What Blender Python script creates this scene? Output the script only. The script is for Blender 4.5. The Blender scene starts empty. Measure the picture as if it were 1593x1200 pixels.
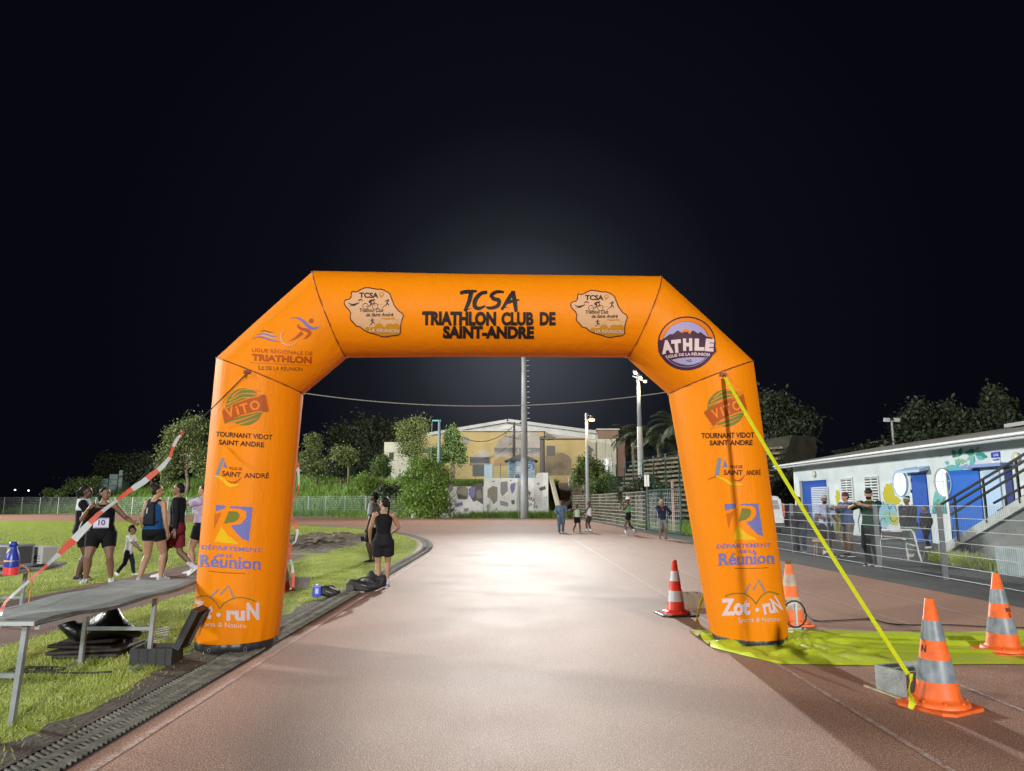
import bpy, bmesh, math, random
import numpy as np
from mathutils import Vector, Matrix
from mathutils.bvhtree import BVHTree
from mathutils.geometry import tessellate_polygon
SC = bpy.context.scene
COL = SC.collection
R = math.radians
V = Vector
# ------------------------------------------------------------------ camera
F, CX, CY, CAMZ, PITCH = 1105.0, 796.5, 600.0, 1.5, 9.30
cam = bpy.data.cameras.new('camera')
cam.sensor_fit = 'HORIZONTAL'; cam.sensor_width = 36.0
cam.lens = 36.0 * F / 1593.0
cam.clip_start = 0.05; cam.clip_end = 3000
camo = bpy.data.objects.new('camera', cam); COL.objects.link(camo)
camo.location = (0, 0, CAMZ); camo.rotation_euler = (R(90 + PITCH), 0, 0)
SC.camera = camo
# ------------------------------------------------------------------ night sky (glow of the lit stadium low in the north)
w = bpy.data.worlds.new('World'); SC.world = w; w.use_nodes = True
nt = w.node_tree; nt.nodes.clear()
def wn(t, **k):
    n = nt.nodes.new(t)
    for a, b in k.items(): setattr(n, a, b)
    return n
wo = wn('ShaderNodeOutputWorld'); bg = wn('ShaderNodeBackground')
tc = wn('ShaderNodeTexCoord')
dot = wn('ShaderNodeVectorMath', operation='DOT_PRODUCT')
gd = V((0.012, 1.0, 0.225)).normalized(); dot.inputs[1].default_value = gd
nt.links.new(tc.outputs['Generated'], dot.inputs[0])
ramp = wn('ShaderNodeValToRGB')
nt.links.new(dot.outputs['Value'], ramp.inputs[0])
cr = ramp.color_ramp
cr.elements[0].position = 0.55; cr.elements[0].color = (0.0016, 0.0017, 0.0040, 1)
cr.elements[1].position = 1.0; cr.elements[1].color = (0.062, 0.067, 0.083, 1)
for p, c in ((0.86, (0.0020, 0.0022, 0.0050, 1)), (0.955, (0.0036, 0.0040, 0.0074, 1)), (0.978, (0.0085, 0.0093, 0.0145, 1)), (0.989, (0.018, 0.020, 0.0265, 1)), (0.997, (0.042, 0.046, 0.057, 1))):
    e = cr.elements.new(p); e.color = c
sky = wn('ShaderNodeTexSky', sky_type='NISHITA')
sky.sun_disc = False; sky.sun_elevation = R(-6); sky.sun_rotation = R(200)
mixs = wn('ShaderNodeVectorMath', operation='MULTIPLY_ADD')
nt.links.new(sky.outputs[0], mixs.inputs[0]); mixs.inputs[1].default_value = (0.004, 0.004, 0.004)
nt.links.new(ramp.outputs[0], mixs.inputs[2])
nt.links.new(mixs.outputs[0], bg.inputs[0]); bg.inputs[1].default_value = 1.0
nt.links.new(bg.outputs[0], wo.inputs[0])
# ------------------------------------------------------------------ stadium floodlights (the masts of the ground) and exposure
def flood(loc, target, power, col, size=65, blend=.35, rad=.9):
    l = bpy.data.lights.new('floodlight', 'SPOT'); l.energy = power; l.color = col
    l.spot_size = R(size); l.spot_blend = blend; l.shadow_soft_size = rad
    o = bpy.data.objects.new('floodlight', l); COL.objects.link(o); o.location = loc
    o.rotation_euler = (V(target) - V(loc)).to_track_quat('-Z', 'Y').to_euler()
    return o
MAST = V((1.14, 66.0, 0))
flood((1.14, 65.2, 19.6), (-1, -60, 19.0), 132000, (1.0, .97, .92), 69, 1.0, .45)      # on the mast ahead
flood((.6, 65.2, 19.6), (-1, 30, 0), 20000, (1.0, .97, .92), 120, .6, .45)            # its lower lamp
flood((1.14, 66.8, 19.8), (-2, 130, 12), 48000, (1.0, .95, .88), 104, .5, .6)       # same mast, towards the hall
flood((19.5, -73, 21.0), (-6, 30, 0), 315000, (1.0, .98, .95), 80, .4, 2.0)            # mast behind, right
flood((-72, -40, 26), (-6, 22, 0), 170000, (.97, 1.0, .95), 80, .4, 1.6)           # mast behind, left
flood((-86, 46, 27), (-16, 44, 0), 385000, (.97, 1.0, .96), 125, .5, 4.0)           # mast beyond the infield, left
SC.view_settings.view_transform = 'Standard'; SC.view_settings.look = 'None'
SC.view_settings.exposure = 0.0; SC.view_settings.gamma = 1.0
SC.render.engine = 'CYCLES'
SC.cycles.use_denoising = True
SC.cycles.max_bounces = 6; SC.cycles.diffuse_bounces = 3; SC.cycles.glossy_bounces = 2
SC.cycles.transparent_max_bounces = 8; SC.cycles.sample_clamp_indirect = 4
# ------------------------------------------------------------------ helpers
CT, ST = math.cos(R(PITCH)), math.sin(R(PITCH))
def ray(px, py):
    dx = (px - CX) / F; dy = (CY - py) / F
    return V((dx, CT - dy * ST, ST + dy * CT))
def G(px, py, z=0.0):                      # point of the photo on the level z
    d = ray(px, py); t = (z - CAMZ) / d.z
    return V((0, 0, CAMZ)) + d * t
def AT(px, py, Y):                         # point of the photo at depth Y
    d = ray(px, py); return V((0, 0, CAMZ)) + d * (Y / d.y)
def AX(px, py, X):                         # point of the photo on the plane x = X
    d = ray(px, py); return V((0, 0, CAMZ)) + d * (X / d.x)
class MB:
    def __init__(s): s.v = []; s.f = []; s.m = []
    def add(s, vs, fs, mi=0):
        o = len(s.v); s.v.extend(tuple(p) for p in vs)
        s.f.extend([tuple(i + o for i in f) for f in fs]); s.m.extend([mi] * len(fs))
    def quad(s, a, b, c, d, mi=0): s.add([a, b, c, d], [(0, 1, 2, 3)], mi)
    def poly(s, pts, mi=0): s.add(pts, [tuple(range(len(pts)))], mi)
    def box(s, c, size, rot=None, mi=0):
        x, y, z = [k / 2 for k in size]
        P = [V((sx * x, sy * y, sz * z)) for sz in (-1, 1) for sy in (-1, 1) for sx in (-1, 1)]
        if rot is not None:
            if isinstance(rot, (int, float)): rot = Matrix.Rotation(rot, 3, 'Z')
            P = [rot @ p for p in P]
        c = V(c)
        s.add([c + p for p in P], [(0, 2, 3, 1), (4, 5, 7, 6), (0, 1, 5, 4), (2, 6, 7, 3), (0, 4, 6, 2), (1, 3, 7, 5)], mi)
    def bar(s, a, b, wd, hg, mi=0, up=(0, 0, 1)):       # rectangular bar from a to b
        a = V(a); b = V(b); d = (b - a); L = d.length
        if L < 1e-6: return
        d.normalize(); u = V(up)
        if abs(d.dot(u)) > .98: u = V((1, 0, 0)) if abs(d.x) < .9 else V((0, 1, 0))
        x = d.cross(u).normalized(); z = x.cross(d).normalized()
        m = Matrix((x, d, z)).transposed()
        s.box((a + b) / 2, (wd, L, hg), m, mi)
    def loft(s, rings, mi=0, cap=True, closed=True):
        n = len(rings[0]); vs = [p for r in rings for p in r]; fs = []
        for i in range(len(rings) - 1):
            for j in range(n if closed else n - 1):
                k = (j + 1) % n
                fs.append((i * n + j, i * n + k, (i + 1) * n + k, (i + 1) * n + j))
        if cap:
            fs.append(tuple(range(n - 1, -1, -1))); fs.append(tuple((len(rings) - 1) * n + j for j in range(n)))
        s.add(vs, fs, mi)
    def frus(s, a, ra, b, rb, n=10, mi=0, cap=True):
        a = V(a); b = V(b); d = (b - a)
        if d.length < 1e-6: return
        d.normalize(); u = V((0, 0, 1)) if abs(d.z) < .9 else V((1, 0, 0))
        x = d.cross(u).normalized(); y = d.cross(x).normalized()
        def rg(c, r): return [c + (x * math.cos(2 * math.pi * k / n) - y * math.sin(2 * math.pi * k / n)) * r for k in range(n)]
        s.loft([rg(a, ra), rg(b, rb)], mi, cap)
    def tube(s, pts, r, n=6, mi=0, r2=None):
        pts = [V(p) for p in pts]; rings = []; px = None; N = len(pts)
        for i, p in enumerate(pts):
            d = (pts[min(i + 1, N - 1)] - pts[max(i - 1, 0)])
            d = d.normalized() if d.length > 1e-9 else V((0, 0, 1))
            if px is None:
                u = V((0, 0, 1)) if abs(d.z) < .9 else V((1, 0, 0)); x = d.cross(u).normalized()
            else:
                x = (px - d * px.dot(d)); x = x.normalized() if x.length > 1e-6 else d.orthogonal().normalized()
            px = x; y = d.cross(x)
            rr = r if r2 is None else r + (r2 - r) * i / max(1, N - 1)
            rings.append([p + (x * math.cos(2 * math.pi * k / n) + y * math.sin(2 * math.pi * k / n)) * rr for k in range(n)])
        s.loft(rings, mi)
    def sph(s, c, r, nu=10, nv=7, mi=0, rot=None):
        if isinstance(r, (int, float)): r = (r, r, r)
        c = V(c); vs = []; fs = []
        for i in range(1, nv):
            a = math.pi * i / nv
            for j in range(nu):
                b = 2 * math.pi * j / nu
                p = V((r[0] * math.sin(a) * math.cos(b), r[1] * math.sin(a) * math.sin(b), r[2] * math.cos(a)))
                vs.append(c + (rot @ p if rot is not None else p))
        t = V((0, 0, r[2])); t = rot @ t if rot is not None else t
        vs += [c + t, c - t]; T = len(vs) - 2; B = T + 1
        for i in range(nv - 2):
            for j in range(nu):
                k = (j + 1) % nu
                fs.append((i * nu + j, (i + 1) * nu + j, (i + 1) * nu + k, i * nu + k))
        for j in range(nu):
            k = (j + 1) % nu
            fs.append((T, j, k)); fs.append((B, (nv - 2) * nu + k, (nv - 2) * nu + j))
        s.add(vs, fs, mi)
    def mesh(s, name, mats, smooth=False, loc=None):
        me = bpy.data.meshes.new(name)
        vs = s.v if loc is None else [(p[0] - loc[0], p[1] - loc[1], p[2] - loc[2]) for p in s.v]
        me.from_pydata(vs, [], s.f)
        if not isinstance(mats, (list, tuple)): mats = [mats]
        for m in mats: me.materials.append(m)
        if len(mats) > 1: me.polygons.foreach_set('material_index', s.m)
        if smooth: me.polygons.foreach_set('use_smooth', [True] * len(me.polygons))
        me.update(); return me
    def build(s, name, mats, parent=None, smooth=False, loc=None):
        o = bpy.data.objects.new(name, s.mesh(name, mats, smooth, loc)); COL.objects.link(o)
        if parent is not None: o.parent = parent
        elif loc is not None: o.location = loc
        return o
def thing(name, label, cat, loc=(0, 0, 0), rz=0, group=None):
    o = bpy.data.objects.new(name, None); COL.objects.link(o); o.empty_display_size = .2
    o.location = loc; o.rotation_euler = (0, 0, rz); o['label'] = label; o['category'] = cat
    if group: o['group'] = group
    return o
def tag(o, label, cat, group=None):
    o['label'] = label; o['category'] = cat
    if group: o['group'] = group
    return o
def struct(o): o['kind'] = 'structure'; return o
def bevel(o, wd=.01, seg=2):
    m = o.modifiers.new('bevel', 'BEVEL'); m.width = wd; m.segments = seg; m.limit_method = 'ANGLE'; return o
# ------------------------------------------------------------------ materials
def M(name, c, r=.6, c2=None, scale=4, detail=4, bump=0, bscale=60, metal=0, spec=.5, emit=None, es=0, world=False, contrast=(.35, .65), trans=0, rvar=0):
    m = bpy.data.materials.new(name); m.use_nodes = True; t = m.node_tree; b = t.nodes['Principled BSDF']
    b.inputs['Base Color'].default_value = (*c, 1); b.inputs['Roughness'].default_value = r
    b.inputs['Metallic'].default_value = metal; b.inputs['Specular IOR Level'].default_value = spec
    if emit: b.inputs['Emission Color'].default_value = (*emit, 1); b.inputs['Emission Strength'].default_value = es
    if c2 or bump:
        if world:
            g = t.nodes.new('ShaderNodeNewGeometry'); vec = g.outputs['Position']
        else:
            g = t.nodes.new('ShaderNodeTexCoord'); vec = g.outputs['Object']
    if c2:
        n = t.nodes.new('ShaderNodeTexNoise'); n.inputs['Scale'].default_value = scale; n.inputs['Detail'].default_value = detail; n.inputs['Roughness'].default_value = .65
        t.links.new(vec, n.inputs['Vector'])
        rp = t.nodes.new('ShaderNodeValToRGB'); rp.color_ramp.elements[0].position = contrast[0]; rp.color_ramp.elements[1].position = contrast[1]
        rp.color_ramp.elements[0].color = (*c, 1); rp.color_ramp.elements[1].color = (*c2, 1)
        t.links.new(n.outputs['Fac'], rp.inputs[0]); t.links.new(rp.outputs[0], b.inputs['Base Color'])
        if rvar:
            mr = t.nodes.new('ShaderNodeMapRange'); mr.inputs[3].default_value = r - rvar; mr.inputs[4].default_value = r + rvar
            t.links.new(n.outputs['Fac'], mr.inputs[0]); t.links.new(mr.outputs[0], b.inputs['Roughness'])
    if bump:
        n2 = t.nodes.new('ShaderNodeTexNoise'); n2.inputs['Scale'].default_value = bscale; n2.inputs['Detail'].default_value = 3
        t.links.new(vec, n2.inputs['Vector'])
        bp = t.nodes.new('ShaderNodeBump'); bp.inputs['Strength'].default_value = bump; bp.inputs['Distance'].default_value = .02
        t.links.new(n2.outputs['Fac'], bp.inputs['Height']); t.links.new(bp.outputs[0], b.inputs['Normal'])
    if trans:
        tr = t.nodes.new('ShaderNodeBsdfTranslucent'); mx = t.nodes.new('ShaderNodeMixShader'); mx.inputs[0].default_value = trans
        tr.inputs[0].default_value = (*c, 1)
        if c2: t.links.new(rp.outputs[0], tr.inputs[0])
        out = t.nodes['Material Output']
        t.links.new(b.outputs[0], mx.inputs[1]); t.links.new(tr.outputs[0], mx.inputs[2]); t.links.new(mx.outputs[0], out.inputs[0])
    return m
black = M('black_fabric', (.012, .012, .014), .7, (.022, .022, .026), 9, bump=.25, bscale=25)
blackp = M('black_plastic', (.015, .015, .017), .45, (.03, .03, .032), 6)
rubber = M('black_rubber', (.012, .012, .012), .7)
white = M('white_paint', (.75, .76, .77), .5, (.66, .68, .7), 3)
steel = M('galvanised_steel', (.42, .45, .48), .42, (.30, .33, .36), 6, metal=.6)
wire_m = M('fence_wire', (.45, .48, .5), .5, metal=.2)
post_m = M('grey_post', (.085, .092, .102), .5, (.12, .128, .138), 5)
greenwire = M('green_wire', (.03, .08, .06), .5)
greenpost = M('green_post', (.03, .09, .07), .5)
# ================================================================== GROUND
def world_nodes(name):
    m = bpy.data.materials.new(name); m.use_nodes = True; t = m.node_tree; b = t.nodes['Principled BSDF']
    g = t.nodes.new('ShaderNodeNewGeometry'); return m, t, b, g.outputs['Position']
def noise(t, vec, scale, detail=3, rough=.6):
    n = t.nodes.new('ShaderNodeTexNoise'); n.inputs['Scale'].default_value = scale; n.inputs['Detail'].default_value = detail
    n.inputs['Roughness'].default_value = rough; t.links.new(vec, n.inputs['Vector']); return n.outputs['Fac']
def rampn(t, fac, stops):
    r = t.nodes.new('ShaderNodeValToRGB'); e = r.color_ramp.elements
    e[0].position, e[0].color = stops[0][0], (*stops[0][1], 1); e[1].position, e[1].color = stops[-1][0], (*stops[-1][1], 1)
    for p, c in stops[1:-1]: k = e.new(p); k.color = (*c, 1)
    t.links.new(fac, r.inputs[0]); return r.outputs[0]
def mixc(t, fac, a, b, mode='MIX'):
    n = t.nodes.new('ShaderNodeMix'); n.data_type = 'RGBA'; n.blend_type = mode
    for s, v in ((0, fac), (6, a), (7, b)):
        if hasattr(v, 'is_linked'): t.links.new(v, n.inputs[s])
        else: n.inputs[s].default_value = v if s == 0 else (*v, 1)
    return n.outputs[2]
def bumpn(t, b, h, strength, dist):
    n = t.nodes.new('ShaderNodeBump'); n.inputs['Strength'].default_value = strength; n.inputs['Distance'].default_value = dist
    t.links.new(h, n.inputs['Height']); t.links.new(n.outputs[0], b.inputs['Normal'])
def speckled(name, stops, grain, speck, r0, r1, grey_band=None, gs=150, bs=.5, spec=.5):
    m, t, b, P = world_nodes(name)
    big = noise(t, P, .55, 5); base = rampn(t, big, stops)
    if grey_band:                                            # greyer band with ragged edges along the inner lanes
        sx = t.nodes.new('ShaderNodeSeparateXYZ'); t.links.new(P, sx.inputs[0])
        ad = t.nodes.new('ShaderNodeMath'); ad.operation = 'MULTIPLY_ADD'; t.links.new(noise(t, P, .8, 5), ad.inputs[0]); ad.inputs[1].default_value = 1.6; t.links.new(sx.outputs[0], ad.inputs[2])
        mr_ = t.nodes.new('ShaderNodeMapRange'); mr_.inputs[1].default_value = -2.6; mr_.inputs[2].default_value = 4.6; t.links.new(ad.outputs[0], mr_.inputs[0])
        base = mixc(t, rampn(t, mr_.outputs[0], ((.12, (0, 0, 0)), (.36, (.62, .62, .62)), (.66, (.62, .62, .62)), (.9, (0, 0, 0)))), base, grey_band)
    gr = noise(t, P, gs, 2, .7)
    c = mixc(t, rampn(t, gr, ((.40, (0, 0, 0)), (.52, (.0, .0, .0)), (.68, (1, 1, 1)))), base, speck)
    c = mixc(t, rampn(t, gr, ((.30, (1, 1, 1)), (.45, (0, 0, 0)))), c, grain)
    t.links.new(c, b.inputs['Base Color'])
    mr = t.nodes.new('ShaderNodeMapRange'); mr.inputs[1].default_value = .3; mr.inputs[2].default_value = .7
    mr.inputs[3].default_value = r0; mr.inputs[4].default_value = r1
    t.links.new(noise(t, P, .9, 4), mr.inputs[0]); t.links.new(mr.outputs[0], b.inputs['Roughness'])
    b.inputs['Specular IOR Level'].default_value = spec
    bumpn(t, b, gr, bs, .004)
    return m
track_m = speckled('track_surface', ((.3, (.235, .094, .046)), (.55, (.275, .112, .056)), (.72, (.30, .130, .070))), (.10, .036, .018), (.62, .54, .47), .63, .69, grey_band=(.235, .165, .130), gs=110, bs=1.0, spec=.6)
run_m = speckled('runway_surface', ((.3, (.12, .055, .042)), (.7, (.16, .075, .055))), (.07, .03, .02), (.28, .2, .17), .6, .75)
asph_m = speckled('asphalt', ((.3, (.035, .037, .038)), (.7, (.055, .057, .058))), (.02, .02, .02), (.14, .14, .14), .6, .8, gs=90)
def grass_mat(name, dark, mid, light, sc=1.3):
    m, t, b, P = world_nodes(name)
    c = rampn(t, noise(t, P, sc, 6, .7), ((.3, dark), (.5, mid), (.7, light)))
    f = noise(t, P, 38, 3, .7)
    c = mixc(t, rampn(t, f, ((.35, (0, 0, 0)), (.75, (.75, .75, .75)))), c, light)
    t.links.new(c, b.inputs['Base Color']); b.inputs['Roughness'].default_value = .75; b.inputs['Specular IOR Level'].default_value = .2
    bumpn(t, b, f, .8, .05); return m
grass_m = grass_mat('lawn', (.15, .20, .022), (.23, .30, .034), (.33, .38, .06))
hill_m = grass_mat('hill_grass', (.045, .075, .012), (.09, .15, .022), (.14, .22, .04), .35)
soil_m = M('soil', (.05, .036, .025), .9, (.085, .064, .045), 5, bump=.8, bscale=22, world=True)
dark_m = M('far_ground', (.02, .03, .012), .9, (.035, .045, .02), .2, world=True)

def sheet(name, pts, z, m):
    mb = MB(); mb.poly([(x, y, z) for x, y in pts]); o = mb.build(name, m); struct(o)
    bm = bmesh.new(); bm.from_mesh(o.data); bmesh.ops.triangulate(bm, faces=bm.faces)
    for f in bm.faces:
        if f.normal.z < 0: f.normal_flip()
    bm.to_mesh(o.data); bm.free(); return o
sheet('ground', [(-1500, -600), (1500, -600), (1500, 2500), (-1500, 2500)], 0, dark_m)
sheet('asphalt_path', [(4.5, -15), (70, -15), (70, 46), (9, 66), (4.5, 67)], .004, asph_m)
BC = (-39.0, 21.0)
def arc(rad, a0, a1, n):
    return [(BC[0] + rad * math.cos(R(a0 + (a1 - a0) * i / n)), BC[1] + rad * math.sin(R(a0 + (a1 - a0) * i / n))) for i in range(n + 1)]
FENCE = [(-110, 97), (-72, 93), (-48, 88), (-30, 82), (-18, 74), (-8.5, 69), (5.0, 66.5)]
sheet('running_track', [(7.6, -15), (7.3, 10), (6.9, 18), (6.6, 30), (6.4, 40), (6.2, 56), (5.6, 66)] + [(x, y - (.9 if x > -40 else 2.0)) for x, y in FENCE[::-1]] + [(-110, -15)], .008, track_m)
infield = [(-2.9, -15), (-2.9, 21)] + arc(36.0, 0, 105, 50)[1:] + [(-60, 48.5), (-110, 46), (-110, -15)]
sheet('grass_infield', infield, .014, grass_m)
sheet('long_jump_runway', [(-7.6, -15), (-5.3, -15), (-5.3, 14), (-5.75, 20.6), (-7.9, 21.2), (-7.6, 14)], .019, run_m)
def yf(x):
    for (a, b), (c, d) in zip(FENCE, FENCE[1:]):
        if a <= x <= c: return b + (d - b) * (x - a) / (c - a)
    return 66.5 if x > 5 else 97
# soil strip with a ragged edge beside the drain
random.seed(4)
pts = [(-2.86, y) for y in (1, 12)]
pts += [(-3.08 - .10 * math.sin(y * 1.9) - random.random() * .12 + max(0, (y - 7.5) * .05), y) for y in [12 - .15 * k for k in range(74)]]
sheet('bare_soil', pts, .018, soil_m)
# lane lines: worn paint
m, t, b, P = world_nodes('worn_line_paint')
pn = noise(t, P, 45, 4, .8); pb = noise(t, P, 1.1, 4)
t.links.new(mixc(t, rampn(t, pn, ((.40, (0, 0, 0)), (.60, (.85, .85, .85)))), (.25, .095, .058), (.55, .5, .46)), b.inputs['Base Color'])
b.inputs['Roughness'].default_value = .6
line_m = m
mb = MB()
for x, y0, y1 in ((2.47, -12, 30), (3.69, -12, 30), (4.91, -12, 26), (6.13, -12, 22), (-2.36, -12, 21)):
    wd = .022
    mb.quad((x - wd, y0, .012), (x + wd, y0, .012), (x + wd, y1, .012), (x - wd, y1, .012))
struct(mb.build('lane_lines', line_m))
# drain grate along the inner kerb: rows of curved rubber tiles
grate_m = M('drain_rubber', (.06, .058, .048), .8, (.165, .155, .125), 9, bump=.3, bscale=80, world=True)
gbase_m = M('drain_bed', (.012, .012, .011), .9)
def edge_path(s):                       # inner kerb line
    if s < 21: return V((-2.50, s, 0)), V((0, 1, 0))
    a = (s - 21) / 36.45
    return V((BC[0] + 36.5 * math.cos(a), BC[1] + 36.5 * math.sin(a), 0)), V((-math.sin(a), math.cos(a), 0))
mb = MB(); mbb = MB(); s = 1.5; prev = None
while s < 62:
    p, d = edge_path(s); n = V((d.y, -d.x, 0)); st = .052 if s < 13 else (.09 if s < 24 else .35)
    ncol = 4
    if s < 24:
        wv = .30 / ncol
        for k in range(ncol):
            o = -.31 + wv * (k + .5); sg = 1 if k % 2 else -1; hz = .032 - .008 * (1 - abs(k - 1.5) / 1.5)
            c0 = p + n * (o - wv * .52) - d * sg * st * .55; c1 = p + n * (o + wv * .52) + d * sg * st * .55
            mb.bar(c0 + V((0, 0, hz)), c1 + V((0, 0, hz)), .011 if s < 13 else .02, .016)
    else:
        for k in range(2):
            c = p + n * (-.27 + .18 * k) + d * st / 2
            mb.bar(c - d * st * .42 + V((0, 0, .02)), c + d * st * .42 + V((0, 0, .02)), .15, .02)
    if prev is not None:
        pp, pn_ = prev
        mbb.quad(pp - pn_ * .33 + V((0, 0, .017)), pp + V((0, 0, .017)), p + V((0, 0, .017)), p - n * .33 + V((0, 0, .017)))
    prev = (p, n); s += st
mbb.add(mb.v, mb.f, 1)
struct(mbb.build('drain_channel', [gbase_m, grate_m]))
# dug-over pit at the end of the runway
pit_m = M('pit_soil', (.12, .088, .055), .95, (.24, .19, .125), 1.6, 6, bump=1, bscale=9, world=True)
mb = MB(); nx, ny = 40, 60; gx = {}
random.seed(8)
for j in range(ny + 1):
    for i in range(nx + 1):
        u, v_ = i / nx, j / ny
        x = -9.4 + 3.9 * u; y = 21.4 + 10.4 * v_
        ed = min(u, 1 - u, v_ * 1.5, (1 - v_) * 1.5)
        h = min(1, ed * 5) * (.10 + .10 * math.sin(x * 3.1 + y) * math.sin(y * 2.3) + .10 * random.random())
        mb.v.append((x + .15 * math.sin(y * 1.3), y, .016 + max(0, h)))
for j in range(ny):
    for i in range(nx):
        a = j * (nx + 1) + i; mb.f.append((a, a + 1, a + nx + 2, a + nx + 1)); mb.m.append(0)
struct(mb.build('sand_pit', pit_m))
# ---- hill and terraces behind the far fence
def hmax(x):
    xs = [-120, -78, -64, -54, -44, -30, -12, -8]; hs = [0, .2, 1.4, 3.4, 4.6, 4.4, 3.5, 3.3]
    return float(np.interp(x, xs, hs))
def hill(x, y):
    d = y - yf(x)
    if x < -8.0:
        h = hmax(x) * min(1, max(0, (d - .8) / 15)) ** .8 + .22 * math.sin(x * .9) * math.sin(y * .7) * min(1, max(0, (d - 1) / 6))
        h += max(0, min(1, (d - 15) / 30)) * 1.6 * (1 if x > -58 else 0)
        return h if d > .5 else -.05
    if x < 3.9:
        return 3.3 + max(0, min(1, (y - 80) / 25)) * 1.6 if y > 68.9 else -.05
    if x < 8.6:
        return max(-.05, min(3.2, (y - 68.8) * .42 - .5))
    return max(-.05, min(4.2, (y - 60) * .25))
mb = MB(); X0, X1, Y0, Y1, st = -110, 60, 64, 150, 1.0
nx, ny = int((X1 - X0) / st), int((Y1 - 46) / st)
for j in range(ny + 1):
    for i in range(nx + 1):
        x, y = X0 + i * st, 46 + j * st
        mb.v.append((x, y, hill(x, y)))
for j in range(ny):
    for i in range(nx):
        a = j * (nx + 1) + i
        if max(mb.v[k][2] for k in (a, a + 1, a + nx + 2, a + nx + 1)) > -.04:
            mb.f.append((a, a + 1, a + nx + 2, a + nx + 1)); mb.m.append(0)
mb.m = [1 if mb.v[f[0]][0] > 3.2 else 0 for f in mb.f]
struct(mb.build('hill', [hill_m, dark_m], smooth=True))
# ---- grass blades
def blades(name, n, fx, hmin, hmax_, wd, m, lean=.5, kind='stuff', two=False):
    rng = np.random.default_rng(len(name) * 7 + n)
    x, y, z = fx(rng, n); n = len(x)
    a = rng.random(n) * 6.283; h = hmin + (hmax_ - hmin) * rng.random(n)
    la = rng.random(n) * 6.283; ll = h * lean * rng.random(n)
    dx, dy = np.cos(a) * wd, np.sin(a) * wd
    v = np.empty((n, 3, 3), np.float32)
    v[:, 0] = np.stack([x - dx, y - dy, z], 1); v[:, 1] = np.stack([x + dx, y + dy, z], 1)
    v[:, 2] = np.stack([x + np.cos(la) * ll, y + np.sin(la) * ll, z + h], 1)
    me = bpy.data.meshes.new(name); me.vertices.add(3 * n); me.loops.add(3 * n); me.polygons.add(n)
    me.vertices.foreach_set('co', v.reshape(-1)); me.loops.foreach_set('vertex_index', np.arange(3 * n, dtype=np.int32))
    me.polygons.foreach_set('loop_start', np.arange(0, 3 * n, 3, dtype=np.int32)); me.update(calc_edges=True)
    me.materials.append(m); o = bpy.data.objects.new(name, me); COL.objects.link(o); o['kind'] = kind; return o
def blade_mat(name, dark, mid, light, sc, trans=.3):
    m, t, b, P = world_nodes(name)
    c = rampn(t, noise(t, P, sc, 5, .7), ((.32, dark), (.5, mid), (.68, light)))
    c = mixc(t, rampn(t, noise(t, P, 60, 1), ((.4, (0, 0, 0)), (.7, (.8, .8, .8)))), c, light)
    t.links.new(c, b.inputs['Base Color']); b.inputs['Roughness'].default_value = .55
    tr = t.nodes.new('ShaderNodeBsdfTranslucent'); t.links.new(c, tr.inputs[0])
    mx = t.nodes.new('ShaderNodeMixShader'); mx.inputs[0].default_value = trans
    t.links.new(b.outputs[0], mx.inputs[1]); t.links.new(tr.outputs[0], mx.inputs[2]); t.links.new(mx.outputs[0], t.nodes['Material Output'].inputs[0])
    return m
bl_m = blade_mat('grass_blades', (.16, .22, .025), (.28, .36, .05), (.50, .50, .17), 1.4)
def verge(rng, n):
    y = 2.5 + 20 * rng.random(n) ** 1.5; x = -5.3 + 2.45 * rng.random(n)
    k = np.minimum(1, .25 + .75 * (-2.95 - x) / .3)
    soil = (x > -3.2 - .10 * np.sin(y * 1.9)) & (y < 11)
    keep = (rng.random(n) < k) & (~soil | (rng.random(n) < .12)) & (x < -2.88)
    return x[keep], y[keep], np.full(keep.sum(), .012)
blades('verge_grass', 90000, verge, .018, .048, .004, bl_m, 1.4)
def lawn(rng, n):
    y = 5 + 38 * rng.random(n) ** 1.6; x = -7.7 - 30 * rng.random(n) ** 1.3
    k = ~((x > -9.6) & (y > 21.2) & (y < 32)) 
    return x[k], y[k], np.full(k.sum(), .012)
blades('infield_grass', 80000, lawn, .03, .07, .008, bl_m, 1.0)
def lawn2(rng, n):
    y = 21 + 22 * rng.random(n); x = -9 + 6 * rng.random(n)
    k = ((x - BC[0]) ** 2 + (y - BC[1]) ** 2 < 35.9 ** 2) & ~((x > -9.6) & (x < -5.4) & (y < 31.8))
    return x[k], y[k], np.full(k.sum(), .012)
blades('infield_grass', 24000, lawn2, .03, .07, .010, bl_m, 1.0)
tall_m = blade_mat('tall_grass', (.07, .14, .015), (.13, .25, .03), (.24, .36, .06), .8)
def foot(rng, n):
    x = -25 + 32 * rng.random(n); y = np.interp(x, [p[0] for p in FENCE], [p[1] for p in FENCE]) - .6 + 1.6 * rng.random(n)
    return x, y, np.full(n, -.02)
blades('tall_grass', 16000, foot, .25, .85, .035, tall_m, .7)
def bank(rng, n):
    x = -66 + 58 * rng.random(n); yy = np.interp(x, [p[0] for p in FENCE], [p[1] for p in FENCE])
    y = yy + .8 + 18 * rng.random(n)
    return x, y, np.array([hill(a, b) for a, b in zip(x, y)]) - .02
blades('hillside_grass', 36000, bank, .35, 1.0, .06, tall_m, .8)
def terr(rng, n):
    x = -8 + 12.5 * rng.random(n); y = 69 + 3 * rng.random(n)
    return x, y, np.full(n, 3.25)
blades('terrace_grass', 2500, terr, .2, .6, .04, tall_m, .8)
def rside(rng, n):
    x = 8 + 4 * rng.random(n); y = 33 + 26 * rng.random(n)
    return x, y, np.zeros(n)
blades('slope_grass', 7000, rside, .1, .4, .03, tall_m, .8)
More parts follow.
